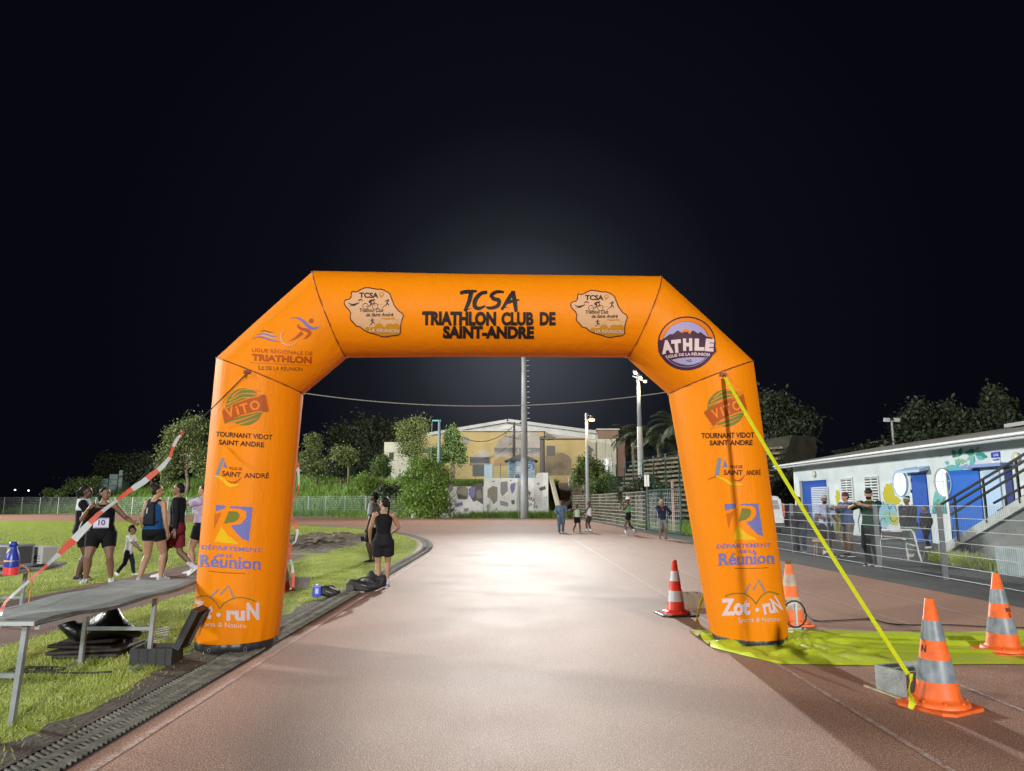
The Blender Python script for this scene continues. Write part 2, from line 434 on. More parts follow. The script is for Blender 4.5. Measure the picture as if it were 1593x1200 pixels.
# ================================================================== DECALS: flat drawings laid on a surface
_tc = {}
def text_mesh(s, bold=0.0):
    k = (s, bold)
    if k in _tc: return _tc[k]
    cu = bpy.data.curves.new('t', 'FONT'); cu.body = s; cu.size = 1; cu.offset = bold; cu.resolution_u = 3; cu.fill_mode = 'BOTH'
    o = bpy.data.objects.new('t', cu); COL.objects.link(o)
    dg = bpy.context.evaluated_depsgraph_get(); dg.update()
    me = bpy.data.meshes.new_from_object(o.evaluated_get(dg))
    vs = [(v.co.x, v.co.y) for v in me.vertices]; fs = [tuple(p.vertices) for p in me.polygons]
    bpy.data.objects.remove(o); bpy.data.curves.remove(cu); bpy.data.meshes.remove(me)
    _tc[k] = (vs, fs); return _tc[k]
_cap = [None]
def capheight():
    if _cap[0] is None:
        vs, _ = text_mesh('H'); _cap[0] = max(v[1] for v in vs)
    return _cap[0]
class Decal:
    """x right, y down drawing units; pt() turns them into the units of mapper"""
    def __init__(s, ox=0, oy=0, sc=1.0, sy=None, rot=0):
        s.ox, s.oy, s.sc, s.sy, s.rot = ox, oy, sc, sy or sc, rot; s.geo = []
    def pt(s, p):
        x, y = p[0] / s.sc, p[1] / s.sy; return (s.ox + x, s.oy + y)
    def raw(s, vs, fs, mi, layer): s.geo.append(([s.pt(p) for p in vs], fs, mi, layer + .03 * len(s.geo)))
    def poly(s, pts, mi, layer=0): s.raw(pts, [tuple(f) for f in tessellate_polygon([[V((p[0], p[1], 0)) for p in pts]])], mi, layer)
    def ell(s, c, rx, ry, mi, layer=0, n=40, a0=0, a1=360):
        s.poly([(c[0] + rx * math.cos(R(a0 + (a1 - a0) * i / n)), c[1] - ry * math.sin(R(a0 + (a1 - a0) * i / n))) for i in range(n + (0 if a1 - a0 == 360 else 1))], mi, layer)
    def stroke(s, pts, wd, mi, layer=0, smooth=True, closed=False):
        P = [V((p[0], p[1])) for p in pts]; W = wd if isinstance(wd, (list, tuple)) else [wd] * len(P)
        if closed: P = P + [P[0]]; W = list(W) + [W[0]]
        if smooth and len(P) > 2:
            Q, U = [], []
            for i in range(len(P) - 1):
                p0, p1, p2, p3 = P[max(i - 1, 0)], P[i], P[i + 1], P[min(i + 2, len(P) - 1)]
                for k in range(6):
                    t = k / 6; Q.append(.5 * ((2 * p1) + (-p0 + p2) * t + (2 * p0 - 5 * p1 + 4 * p2 - p3) * t * t + (-p0 + 3 * p1 - 3 * p2 + p3) * t ** 3)); U.append(W[i] * (1 - t) + W[i + 1] * t)
            Q.append(P[-1]); U.append(W[-1]); P, W = Q, U
        vs = []
        for i, p in enumerate(P):
            d = P[min(i + 1, len(P) - 1)] - P[max(i - 1, 0)]
            d = d.normalized() if d.length > 1e-6 else V((1, 0)); n = V((-d.y, d.x)) * (W[i] / 2)
            vs += [tuple(p + n), tuple(p - n)]
        s.raw(vs, [(2 * i, 2 * i + 1, 2 * i + 3, 2 * i + 2) for i in range(len(P) - 1)], mi, layer)
    def text(s, st, a, b, h, mi, layer=1, bold=.0, slant=0):
        vs, fs = text_mesh(st, bold); xs = [v[0] for v in vs]; x0, x1 = min(xs), max(xs)
        a = V(a); b = V(b); u = b - a; up = V((u.y, -u.x)).normalized() * h; cp = capheight()
        out = []
        for x, y in vs:
            k = (x - x0) / (x1 - x0) + slant * y / (x1 - x0)
            out.append(tuple(a + u * k + up * (y / cp)))
        s.raw(out, fs, mi, layer)
    def build(s, name, mats, mapper, parent=None, step=8, gap=(.0025, .0016), loc=None):
        mb = MB()
        for vs, fs, mi, layer in s.geo:
            bm = bmesh.new(); bv = [bm.verts.new((p[0], p[1], 0)) for p in vs]
            for f in fs:
                try: bm.faces.new([bv[i] for i in f])
                except ValueError: pass
            bmesh.ops.triangulate(bm, faces=bm.faces[:])
            if step:
                for ax in (0, 1):
                    c = [v.co[ax] for v in bm.verts]
                    if not c: continue
                    k = math.floor(min(c) / step) + 1
                    while k * step < max(c):
                        co = V((0, 0, 0)); co[ax] = k * step; no = V((0, 0, 0)); no[ax] = 1
                        bmesh.ops.bisect_plane(bm, geom=bm.verts[:] + bm.edges[:] + bm.faces[:], plane_co=co, plane_no=no); k += 1
            bm.verts.index_update(); mp = []
            for v in bm.verts: mp.append(mapper(v.co.x, v.co.y, gap[0] + gap[1] * layer))
            for f in bm.faces:
                ids = [v.index for v in f.verts]
                if any(mp[i] is None for i in ids): continue
                ps = [mp[i] for i in ids]
                n = (ps[1] - ps[0]).cross(ps[2] - ps[0])
                if n.dot(V((0, 0, 1.5)) - ps[0]) < 0: ps.reverse()
                mb.add(ps, [tuple(range(len(ps)))], mi)
            bm.free()
        return mb.build(name, mats, parent, loc=loc)
def plane_mapper(p0, n):
    p0 = V(p0); n = V(n).normalized(); o = V((0, 0, CAMZ))
    def f(x, y, g):
        d = ray(x, y); t = (p0 + n * g - o).dot(n) / d.dot(n); return o + d * t
    return f
# ================================================================== INFLATABLE ARCH
PL, PR = V((-3.0, 7.72, 0)), V((2.95, 8.0, 0))
an = V((PR.y - PL.y, -(PR.x - PL.x), 0)).normalized()      # towards the camera
def PA(px, py, off=0):
    d = ray(px, py); o = V((0, 0, CAMZ)); return o + d * ((PL + an * off - o).dot(an) / d.dot(an))
m, t, b, P = world_nodes('orange_nylon')
n1 = noise(t, P, 2.2, 3)
t.links.new(mixc(t, n1, (.76, .225, .0005), (.83, .255, .001)), b.inputs['Base Color'])
b.inputs['Roughness'].default_value = .55; b.inputs['Specular IOR Level'].default_value = .18
mp_ = t.nodes.new('ShaderNodeMapping'); mp_.inputs['Scale'].default_value = (7, 7, 1.6); t.links.new(P, mp_.inputs[0])
bumpn(t, b, noise(t, mp_.outputs[0], 1.0, 5, .6), .32, .04)
tr = t.nodes.new('ShaderNodeBsdfTranslucent'); tr.inputs[0].default_value = (.7, .14, .001, 1)
mx = t.nodes.new('ShaderNodeMixShader'); mx.inputs[0].default_value = .22
t.links.new(b.outputs[0], mx.inputs[1]); t.links.new(tr.outputs[0], mx.inputs[2]); t.links.new(mx.outputs[0], t.nodes['Material Output'].inputs[0])
orange_m = m
seam_m = M('dark_seam', (.16, .03, .004), .6)
K = [((303, 992), (433, 990)), ((340, 560), (470, 612)), ((490, 425), (538, 555)), ((1025, 433), (977, 555)), ((1168, 565), (1042, 612)), ((1222, 985), (1108, 987))]
arch = thing('inflatable_arch', 'big orange inflatable finish arch printed with sponsor logos, standing across the track', 'inflatable arch', (0, 7.86, 0), 0)
OFF = V(arch.location)
knots = []
for (o_, i_) in K:
    O, I = PA(*o_), PA(*i_); knots.append(((O + I) / 2, (O - I) / 2))
DEPR = .45
NR = 96
allv, allf = [], []
def ring(c, h, dep, wr=0):
    out = []
    for k in range(NR):
        a = 2 * math.pi * k / NR; q = 1 + wr * math.sin(13 * a + 1.3) + wr * .8 * math.sin(23 * a + 2 * math.sin(3 * a))
        # a slightly squared round section
        ca, sa = math.cos(a), math.sin(a)
        out.append(c + h * (ca * q) + an * (dep * sa * q))
    return out
segn = ['leg', 'corner_section', 'crossbar', 'corner_section', 'leg']
for k in range(5):
    (c0, h0), (c1, h1) = knots[k], knots[k + 1]
    N = {0: 26, 1: 12, 2: 26, 3: 12, 4: 26}[k]; rings = []
    leg = k in (0, 4)
    for i in range(N + 1):
        u = i / N; c = c0.lerp(c1, u); h = h0.lerp(h1, u)
        bul = 1 + .012 * math.sin(math.pi * u); wr = 0
        if k == 2: bul = 1 + .01 * math.cos(2 * math.pi * u) * (1 if u < .5 else .6) - .004
        wr = .0075 * (math.exp(-i / 1.3) * (i > 0) + math.exp(-(N - i) / 1.3) * (i < N))
        if leg:
            d = (u if k == 0 else 1 - u) * N
            if d < 3: bul *= 1 - .05 * (1 - d / 3) ** 2
            wr += .013 * math.exp(-d / 1.3)
        rings.append(ring(c, h * bul, DEPR * bul, wr))
    mb = MB(); mb.loft(rings, cap=False)
    o0 = len(allv); allv += [V(p) for p in mb.v]; allf += [tuple(i + o0 for i in f) for f in mb.f]
    mb.v = [tuple(V(p) - OFF) for p in mb.v]
    ob = mb.build(segn[k], orange_m, arch, smooth=True)
    if leg:                                                 # black foot band the leg stands in
        c, h = (c0, h0) if k == 0 else (c1, h1); mb = MB(); hf = V((h.x, h.y, 0)); cc = V((c.x, c.y, 0)) - OFF
        mb.loft([ring(cc + V((0, 0, z)), hf * s_, DEPR * s_, .012) for z, s_ in ((.004, .84), (.03, .9), (.075, .93), (c.z + .03, .915))])
        mb.build('foot_band', blackp, arch, smooth=True)
        for a in (-.55, .35):
            mb = MB()
            p = cc + hf * (.92 * math.sin(a)) + an * (DEPR * .93 * math.cos(a)) + V((0, 0, .07))
            mb.tube([p + V((.015 * math.cos(q * .7), -.005, -.015 + .02 * math.sin(q * .7))) for q in range(10)], .004, 5)
            mb.build('ground_ring', post_m, arch)
for k in (1, 2, 3, 4):                                       # welded seams
    c, h = knots[k]; rg = ring(c - OFF, h * 1.004, DEPR * 1.004, .008); mb = MB(); mb.tube(rg + rg[:2], .007, 5); mb.build('seam', seam_m, arch, smooth=True)
bvh = BVHTree.FromPolygons(allv, allf)
def arch_map(x, y, g):
    d = ray(x, y).normalized(); hit, n, i, ds = bvh.ray_cast(V((0, 0, CAMZ)), d)
    if hit is None: return None
    if n.dot(d) > 0: n = -n
    return hit + n * g - OFF
def ink(name, c): return M('ink_' + name, tuple(k * .66 for k in c), .6, spec=.2)
I_br, I_bk, I_pk, I_wh = ink('brown', (.10, .022, .006)), ink('black', (.022, .012, .008)), ink('peach', (.78, .44, .24)), ink('pale', (.82, .62, .62))
I_gr, I_rd, I_bl, I_ye = ink('green', (.20, .21, .03)), ink('red', (.50, .09, .006)), ink('blue', (.19, .19, .50)), ink('yellow', (.90, .52, .003))
I_gb, I_oc, I_li, I_pl = ink('grey_blue', (.25, .27, .36)), ink('ochre', (.62, .27, .012)), ink('lilac', (.44, .38, .62)), ink('plum', (.075, .025, .05))
I_or, I_lo = ink('orange', (.93, .25, .012)), ink('rust', (.68, .15, .004))
INK = [I_br, I_bk, I_pk, I_wh, I_gr, I_rd, I_bl, I_ye, I_gb, I_oc, I_li, I_pl, I_or, I_lo]
BR, BK, PK, WH, GR, RD, BL, YE, GB, OC, LI, PLM, ORG, LO = range(14)
def club_badge(name, ox, oy, sx, sy):
    D = Decal(ox, oy, 13.33 / sx, 13.33 / sy)
    out = [(240,185),(310,200),(360,180),(420,145),(510,110),(590,112),(680,130),(760,145),(830,140),(900,165),(965,195),(1020,240),(1045,310),(1080,390),(1110,470),(1200,585),(1280,640),(1300,690),(1275,760),(1250,850),(1240,950),(1245,1040),(1190,1085),(1080,1095),(930,1120),(850,1110),(740,1070),(600,1035),(480,980),(410,915),(320,895),(270,830),(210,770),(195,720),(210,640),(180,570),(110,500),(75,440),(80,380),(120,355),(185,345),(220,290),(220,220)]
    D.poly(out, PK, 0); D.stroke(out, 20, BR, 2, smooth=False, closed=True)
    D.poly([(490,955),(540,910),(600,925),(700,915),(740,860),(800,842),(850,850),(880,900),(910,925),(950,860),(1010,845),(1120,865),(1135,830),(1200,860),(1235,900),(1235,1040),(1180,1075),(930,1105),(740,1060),(600,1025)], OC, 1)
    D.stroke([(760,840),(870,730)], 7, OC, 1); D.stroke([(1110,740),(1210,810)], 7, OC, 1)
    D.stroke([(868,735),(950,752),(1040,745),(1115,742)], [20, 36, 26, 40], OC, 1)
    D.text('TCSA', (385,312), (782,318), 98, BK, 2, .035)
    D.ell((848,245), 50, 50, OC, 1, 20); D.poly([(806,270),(838,330),(890,270)], OC, 1.4); D.ell((848,243), 26, 26, PK, 2, 14)
    D.stroke([(155,420),(230,455),(300,450),(390,415)], [6, 26, 34, 8], BK, 2); D.stroke([(160,485),(240,482),(310,465)], [3, 10, 16], BK, 2)
    D.stroke([(360,385),(410,355),(470,380)], [10, 26, 5], BK, 2); D.ell((440,400), 12, 12, PK, 2, 10)
    for cx in (515, 715): D.stroke([(cx + 58 * math.cos(q * .5236), 490 + 58 * math.sin(q * .5236)) for q in range(12)], 10, BK, 2, closed=True)
    D.stroke([(590,415),(630,375),(680,365)], [46, 40, 20], BK, 2.2); D.ell((692,358), 18, 16, BK, 2.2, 12)
    D.stroke([(600,410),(640,430),(600,485)], [30, 24, 10], BK, 2.2); D.stroke([(680,375),(700,420),(690,450)], [16, 12, 14], BK, 2.2)
    D.stroke([(515,490),(600,490),(690,420),(715,490)], 8, BK, 2, smooth=False)
    D.stroke([(850,520),(920,480),(960,440),(965,395)], [4, 14, 24, 26], BK, 2); D.stroke([(965,440),(1000,450),(985,495)], [18, 14, 5], BK, 2)
    D.stroke([(910,395),(960,375),(1010,395)], [6, 20, 6], BK, 2); D.ell((985,358), 16, 14, BK, 2, 12)
    D.stroke([(760,440),(820,462),(900,435)], [3, 6, 3], OC, 1)
    D.text('Triathlon Club', (382,608), (880,606), 70, BK, 2, .02, .25); D.text('de Saint André', (520,698), (1085,694), 66, BK, 2, .02, .25)
    D.ell((655,752), 15, 15, BK, 2, 12); D.stroke([(655,775),(650,820)], [26, 22], BK, 2); D.stroke([(650,815),(645,850),(595,885)], [18, 14, 6], BK, 2)
    D.stroke([(655,820),(695,825),(705,865)], [18, 12, 5], BK, 2); D.stroke([(600,765),(650,785),(708,765)], [6, 12, 6], BK, 2)
    D.text('LA RÉUNION', (598,1015), (1208,1030), 66, WH, 3, .008)
    return D.build(name, INK, arch_map, arch)
club_badge('club_badge', 530, 440, 1, 1)
club_badge('club_badge', 887.9 - 75 / 13.33 * .957, 452.3 - 108 / 13.33 * .955, .957, .955)
# main lettering of the crossbar
D = Decal(620, 420, 2.845)
D.stroke([(272,103),(300,98),(346,95)], [13, 18, 9], BK, 1); D.stroke([(322,98),(312,140),(294,184)], [20, 19, 15], BK, 1.3)
D.stroke([(392,100),(364,106),(340,134),(338,162),(356,171),(384,160)], [15, 17, 20, 19, 16, 8], BK, 1)
D.stroke([(466,100),(436,98),(412,112),(420,128),(444,136),(440,158),(412,169),(388,166)], [9, 15, 17, 17, 18, 17, 15, 8], BK, 1)
D.stroke([(508,96),(484,134),(456,177)], [16, 18, 11], BK, 1); D.stroke([(506,95),(514,140),(521,186)], [17, 20, 14], BK, 1.3); D.stroke([(468,150),(500,140),(534,133)], [10, 14, 6], BK, 1.6)
for dx, dy in ((276, 109), (300, 176), (346, 172), (395, 173), (460, 170)): D.stroke([(dx, dy), (dx + 26, dy - 5)], [4, 1], BK, 1.8)
D.text('TRIATHLON', (104,240), (432,243), 52, BK, 1, .062); D.text('CLUB', (455,243), (598,242), 51, BK, 1, .055); D.text('DE', (625,242), (695,242), 51, BK, 1, .055)
D.text('SAINT-ANDRE', (196,299), (600,301), 47, BK, 1, .06)
D.build('lettering', INK, arch_map, arch)
# triathlon league logo on the left corner
D = Decal(380, 480, 10.9)
D.stroke([(780,175),(870,158),(960,188),(1040,255),(1110,322),(1190,338),(1295,298)], [4, 14, 34, 56, 60, 36, 4], BL, 1)
D.ell((1135,212), 42, 42, RD, 1, 20)
D.stroke([(935,268),(908,300),(960,340),(1060,372),(1112,412),(1075,470),(1000,528)], [6, 30, 46, 56, 58, 40, 4], RD, 1)
D.stroke([(985,405),(900,480),(820,532),(745,558)], [66, 42, 16, 3], RD, 1)
D.stroke([(760 + 140 * math.cos(R(a)), 490 + 140 * math.sin(R(a))) for a in range(250, -1, -18)], [2, 6, 14, 20, 24, 28, 30, 28, 24, 20, 16, 12, 8, 3], PK, 1.3)
D.stroke([(130,522),(260,487),(400,522),(500,552),(620,562)], [3, 18, 26, 18, 3], BL, 1); D.stroke([(220,452),(320,432),(440,467),(560,485)], [3, 20, 20, 3], BL, 1); D.stroke([(280,397),(350,384),(430,405),(500,412)], [3, 14, 12, 3], BR, 1)
D.stroke([(230,470),(330,455),(440,490),(560,515)], [3, 24, 24, 4], PK, .5); D.stroke([(270,415),(350,405),(440,435),(540,450)], [3, 20, 20, 4], PK, .5)
D.text('LIGUE RÉGIONALE DE', (132,737), (1155,797), 62, RD, 1, .012); D.text('TRIATHLON', (128,880), (1142,930), 102, RD, 1, .05)
D.stroke([(105,920),(1130,970)], 5, RD, 1); D.text('ÎLE DE LA RÉUNION', (230,1038), (985,1060), 60, BR, 1, .0)
D.build('league_logo', INK, arch_map, arch)
# athletics badge on the right corner
D = Decal(1015, 485, 12.63)
D.ell((672,625), 568, 530, PLM, 0, 60)
D.ell((672,625), 540, 500, ORG, 1, 50, 5, 172); D.ell((660,615), 470, 425, LO, 1.5, 50, 2, 176); D.ell((655,620), 445, 415, LI, 2, 50, 0, 178)
D.poly([(125,640),(200,545),(340,445),(400,445),(495,370),(550,410),(600,395),(690,395),(735,425),(790,370),(885,435),(935,405),(1060,500),(1150,510),(1215,600),(1252,790),(1190,850),(1100,950),(300,970),(160,860),(118,760)], PLM, 3)
D.poly([(555,410),(590,360),(640,338),(690,350),(745,400),(740,448),(705,430),(690,385),(670,415),(655,370),(630,415),(610,380),(595,425)], ORG, 4)
for ch, a, b_, h in (('A', (190,812), (415,782), 215), ('T', (385,795), (572,778), 212), ('H', (600,752), (780,748), 198), ('L', (822,748), (1012,750), 192), ('E', (1022,756), (1190,772), 200)):
    D.text(ch, a, b_, h, WH, 4, .075)
D.text('LIGUE', (275,912), (492,882), 52, WH, 4, .03); D.text('DE LA', (520,872), (745,862), 50, WH, 4, .03); D.text('RÉUNION', (765,858), (1118,872), 50, WH, 4, .03)
D.poly([(372,945),(500,915),(700,897),(900,900),(1035,910),(950,985),(820,1035),(700,1047),(560,1025),(460,990)], LI, 4); D.text('1952', (668,992), (770,986), 48, PLM, 5, .01)
D.stroke([(672 + 490 * math.cos(R(a)), 625 + 460 * math.sin(R(a))) for a in range(28, 153, 10)], 10, LI, 4)
for a in range(36, 146, 5): D.ell((672 + 445 * math.cos(R(a)), 625 + 425 * math.sin(R(a))), 7, 7, LI, 4, 6)
D.build('athletics_badge', INK, arch_map, arch)
# the two legs
def fuel_logo(D, c, r, top, bot, base, h):
    (cx, cy) = c
    up, dn = [], []
    D.poly([(cx + r * math.cos(R(a)), cy - r * math.sin(R(a))) for a in range(22, 192, 8)] + [(x, y - 12) for x, y in top], GR, 0)
    D.poly([(cx + r * math.cos(R(a)), cy - r * math.sin(R(a))) for a in range(215, 365, 8)] + [(x, y + 14) for x, y in bot], GR, 0)
    for k in range(3):
        q = .30 + .22 * k
        D.stroke([(cx - r * .95 + 30 * k, cy - r * q + 40), (cx - r * .2, cy - r * q - 30), (cx + r * .3, cy - r * q - 40), (cx + r * .85, cy - r * q - 20)], [14, 8, 12, 22], ORG, .6)
        D.stroke([(cx - r * .85, cy + r * q + 75), (cx - r * .2, cy + r * q + 35), (cx + r * .3, cy + r * q), (cx + r * .7, cy + r * q - 30)], [24, 14, 9, 4], ORG, .6)
    D.poly(top + bot, RD, 1)
    n = 4; a, b_ = V(base[0]), V(base[1])
    for ch, u0, u1 in (('V', 0, .24), ('i', .31, .38), ('T', .43, .66), ('O', .72, 1)):
        D.text(ch, a.lerp(b_, u0), a.lerp(b_, u1), h, ORG, 2, .03)
def dept(D, L, bl1, bl2, gr, br, ye, t1, t2, t3, ul):
    D.poly(bl1, BL, 0); D.poly(bl2, BL, 0); D.poly(gr, GR, 0); D.poly(br, LO, 0); D.poly(ye, YE, 0)
    D.text('DÉPARTEMENT', *t1, 32, BL, 1, .012); D.text('DE LA', *t2, 24, BL, 1, .03)
    D.text('Réunion', *t3, 88, BL, 1, .022); D.stroke(ul, 6, RD, 1)
    a, b_ = V(t3[0]), V(t3[1]); u = (b_ - a) / 100; up = V((u.y, -u.x)).normalized()
    for f, wd in ((1.2, 8), (11.5, 5), (33.5, 7), (51.5, 7), (62.5, 7), (69, 8), (91, 7), (99, 7)):   # small serifs
        p = a + u * f; D.stroke([tuple(p - u * wd * .45 - up * 2), tuple(p + u * wd * .45 - up * 2)], 7, BL, 1.4)

for L in (True, False):
    D = Decal(320, 590, 7.056) if L else Decal(1080, 590, 7.058)
    if L: fuel_logo(D, (425, 305), 205, [(183,350),(330,268),(480,215),(660,178)], [(692,345),(560,352),(400,392),(207,482)], ((238,425), (605,322)), 98)
    else: fuel_logo(D, (350, 318), 205, [(105,370),(250,270),(400,207),(540,178)], [(578,335),(450,372),(340,420),(205,510)], ((218,440), (520,322)), 98)
    D.build('fuel_station_logo', INK, arch_map, arch)
    D = Decal(320, 590, 7.056) if L else Decal(1080, 590, 7.058)
    if L:
        D.text('TOURNANT VIDOT', (115,627), (730,665), 50, BK, 1, .025); D.text('SAINT ANDRE', (145,716), (640,748), 50, BK, 1, .025)
    else:
        D.text('TOURNANT VIDOT', (80,650), (658,642), 55, BK, 1, .025); D.text('SAINT ANDRE', (170,727), (638,724), 53, BK, 1, .025)
    D.build('lettering', INK, arch_map, arch)
    D = Decal(320, 590, 7.056) if L else Decal(1080, 590, 7.058)
    if L:
        D.poly([(175,865),(207,865),(142,1052),(105,1056)], GB, 0); D.poly([(208,900),(238,978),(192,962)], BL, 0)
        D.stroke([(100,1062),(180,1092),(265,1165),(372,1160)], [8, 30, 40, 6], YE, 1); D.stroke([(235,1115),(320,1135),(402,1072)], [4, 20, 4], RD, 1); D.stroke([(55,1092),(85,1072),(130,1062)], [3, 10, 10], PK, 1)
        D.text('VILLE DE', (255,990), (398,1000), 28, BR, 1, .015); D.text('SAINT', (180,1062), (385,1080), 54, BR, 1, .02); D.text('ANDRÉ', (422,1084), (695,1088), 52, BR, 1, .02)
    else:
        D.poly([(262,865),(302,868),(272,1055),(225,1060)], GB, 0); D.poly([(335,885),(368,968),(316,965)], BL, 0)
        D.stroke([(235,1066),(320,1098),(410,1152),(535,1155)], [8, 30, 38, 6], YE, 1); D.stroke([(420,1105),(500,1112),(552,1055)], [4, 20, 4], RD, 1); D.stroke([(150,1112),(190,1085),(245,1072)], [3, 12, 10], RD, 1)
        D.text('VILLE DE', (390,976), (528,979), 30, BR, 1, .015); D.text('SAINT', (325,1051), (530,1053), 52, BR, 1, .02); D.text('ANDRÉ', (568,1053), (728,1050), 50, BR, 1, .02)
    D.build('town_logo', INK, arch_map, arch)
    D = Decal(290, 770, 5) if L else Decal(1080, 770, 5)
    if L: dept(D, L, [(230,78),(305,82),(298,105),(228,132)], [(340,88),(515,95),(485,362),(440,345),(390,300),(345,240),(425,225),(465,180),(465,130),(420,108),(340,103)], [(330,128),(395,130),(413,155),(405,190),(370,212),(290,225)], [(222,150),(275,138),(215,268)], [(275,248),(320,310),(412,385),(217,365)], ((120,422),(585,448)), ((240,482),(360,488)), ((105,553),(574,578)), [(175,592),(300,606),(458,610)])
    else: dept(D, L, [(238,70),(325,68),(318,100),(242,125)], [(362,68),(495,68),(535,325),(500,310),(455,270),(405,215),(455,195),(482,150),(480,110),(450,85),(362,82)], [(370,105),(430,108),(443,135),(430,170),(400,195),(345,208)], [(248,150),(310,125),(268,260)], [(335,230),(400,300),(495,350),(302,350)], ((178,418),(600,406)), ((360,454),(480,451)), ((195,545),(620,531)), [(315,572),(450,572),(575,566)])
    D.build('department_logo', INK, arch_map, arch)
    D = Decal(290, 770, 5) if L else Decal(1080, 770, 5)
    if L:
        D.stroke([(190,795),(250,735),(265,775),(325,705),(370,805)], 13, GB, 1, smooth=False); D.stroke([(80,800),(130,785),(190,800),(240,850),(260,886)], 9, GR, 1.3); D.stroke([(260,886),(300,840),(370,805),(450,800),(540,830)], 9, GR, 1.3)
        D.text('Zot', (42,925), (193,960), 104, WH, 1, .05); D.ell((252,932), 17, 17, WH, 1, 14); D.text('ru', (312,972), (455,972), 98, WH, 1, .05); D.text('N', (468,966), (566,964), 118, WH, 1, .05); D.text('Sports & Nature', (78,1018), (462,1036), 36, WH, 1, .0)
    else:
        D.stroke([(388,775),(435,695),(460,740),(502,665),(555,760)], 13, GB, 1, smooth=False); D.stroke([(240,790),(300,768),(385,770),(440,800),(482,850)], 9, GR, 1.3); D.stroke([(482,850),(520,790),(580,755),(658,775)], 9, GR, 1.3)
        D.text('Zot', (213,933), (435,925), 116, WH, 1, .05); D.ell((488,893), 17, 17, WH, 1, 14); D.text('ru', (543,927), (630,910), 110, WH, 1, .04); D.text('N', (640,915), (688,888), 116, WH, 1, .03); D.text('Sports & Nature', (340,990), (662,984), 35, WH, 1, .0)
    D.build('running_club_logo', INK, arch_map, arch)
def arch_pt(px, py, g=.01): return arch_map(px, py, g) + OFF
mb = MB()
for (x, y) in ((385, 579), (1125, 583)):
    p = arch_pt(x, y, .012) - OFF; mb = MB(); mb.box(p, (.07, .02, .035), mi=0)
    mb.tube([p + V((0, -.02, 0)), p + V((.01, -.03, -.03)), p + V((0, -.03, -.06)), p + V((-.015, -.03, -.04))], .006, 6); mb.build('hook', seam_m, arch)
# ================================================================== CONES, BLOCKS, STRAPS
co_m = M('cone_orange', (.76, .125, .016), .5, (.40, .075, .016), 8, 6, bump=.08, bscale=30, contrast=(.48, .80))
co_f = M('cone_faded_orange', (.85, .21, .05), .6, (.72, .16, .04), 9)
co_r = M('cone_red', (.72, .045, .022), .4, (.62, .035, .02), 8)
bd_g = M('grey_reflective', (.20, .235, .265), .45, (.09, .105, .115), 9, 6, bump=.05, contrast=(.42, .75))
bd_w = M('white_reflective', (.52, .45, .38), .6, (.34, .28, .22), 9)
bd_n = M('clean_white_reflective', (.56, .58, .62), .4, (.46, .48, .52), 6)
def rim(c, r, n=28, rot=0): return [V((c[0] + r * math.cos(2 * math.pi * k / n + rot), c[1] + r * math.sin(2 * math.pi * k / n + rot), c[2])) for k in range(n)]
def cone(label, p, h, om, bm_, basem, rz, square=.44, rb=.145, rt=.03, capm=None, lean=0):
    t = thing('traffic_cone', label, 'traffic cone', p, rz, 'traffic cones beside the arch')
    k = h / .75; q = square * k / 2; ch = q * .28
    mb = MB(); oc = [(q, -q + ch), (q, q - ch), (q - ch, q), (-q + ch, q), (-q, q - ch), (-q, -q + ch), (-q + ch, -q), (q - ch, -q)]
    mb.loft([[V((x * s, y * s, z)) for x, y in oc] for z, s in ((.002, .97), (.008, 1), (.026, 1), (.03, .97))]); mb.build('base', basem, t)
    mb = MB(); prof = [(.03, .20), (.05, .196), (.062, .18), (.068, rb + .012), (.085, rb), (.745, rt), (.75, rt - .006), (.75, .004)]
    mb.loft([rim((0, 0, z * k), r * k) for z, r in prof], cap=False)
    for a in range(8): mb.sph((.176 * k * math.cos(a * .785), .176 * k * math.sin(a * .785), .062 * k), .012 * k, 6, 4)
    mb.build('body', om, t, smooth=True)
    def rr(z): return (rb + (rt - rb) * (z - .085) / .66 + .0025) * k
    for z0, z1 in ((.19, .335), (.465, .60)):
        mb = MB(); mb.loft([rim((0, 0, z * k), rr(z), 32) for z in (z0, (z0 + z1) / 2, z1)], cap=False); mb.build('reflective_band', bm_, t, smooth=True)
    if capm:
        mb = MB(); mb.frus((0, 0, .70 * k), (rt + .006) * k, (0, 0, .765 * k), (rt + .002) * k, 14); mb.build('plug', capm, t)
    return t
c1 = cone('orange cone with two grey reflective bands beside the grey concrete block', G(1461, 1101), .78, co_m, bd_g, co_m, R(28))
p2 = G(1562, 1016); c2 = cone('orange cone with two grey bands at the end of the yellow tarp', p2, .78, co_m, bd_g, co_m, R(12))
c3 = cone('faded orange cone with worn pale bands and brown top behind the right arch leg', G(1232, 972), .76, co_f, bd_w, co_f, R(5), capm=M('brown_plug', (.12, .07, .03), .7))
c4 = cone('red cone with white bands standing on a black square base', G(1052, 957), .72, co_r, bd_n, blackp, R(8), square=.52, rb=.125)
c5 = cone('red orange cone with bright white bands behind the left leg of the arch', G(437, 922), .76, co_m, bd_n, co_m, R(0), rb=.16)
def cone_mark(parent, txts, ang):
    mb = MB()
    for st, z, w_, hgt in txts:
        vs, fs = text_mesh(st, .03); x1 = max(v[0] for v in vs); k = parent.get('k', 1.04)
        ps = []
        for x, y in vs:
            zz = z + y * hgt / .73; r = (.145 + (.03 - .145) * (zz / 1.04 - .085) / .66) * 1.04 + .004
            a = ang + (x / x1 - .5) * w_ / r; ps.append((r * math.cos(a), r * math.sin(a), zz))
        mb.add(ps, fs)
    mb.build('lettering', black, parent)
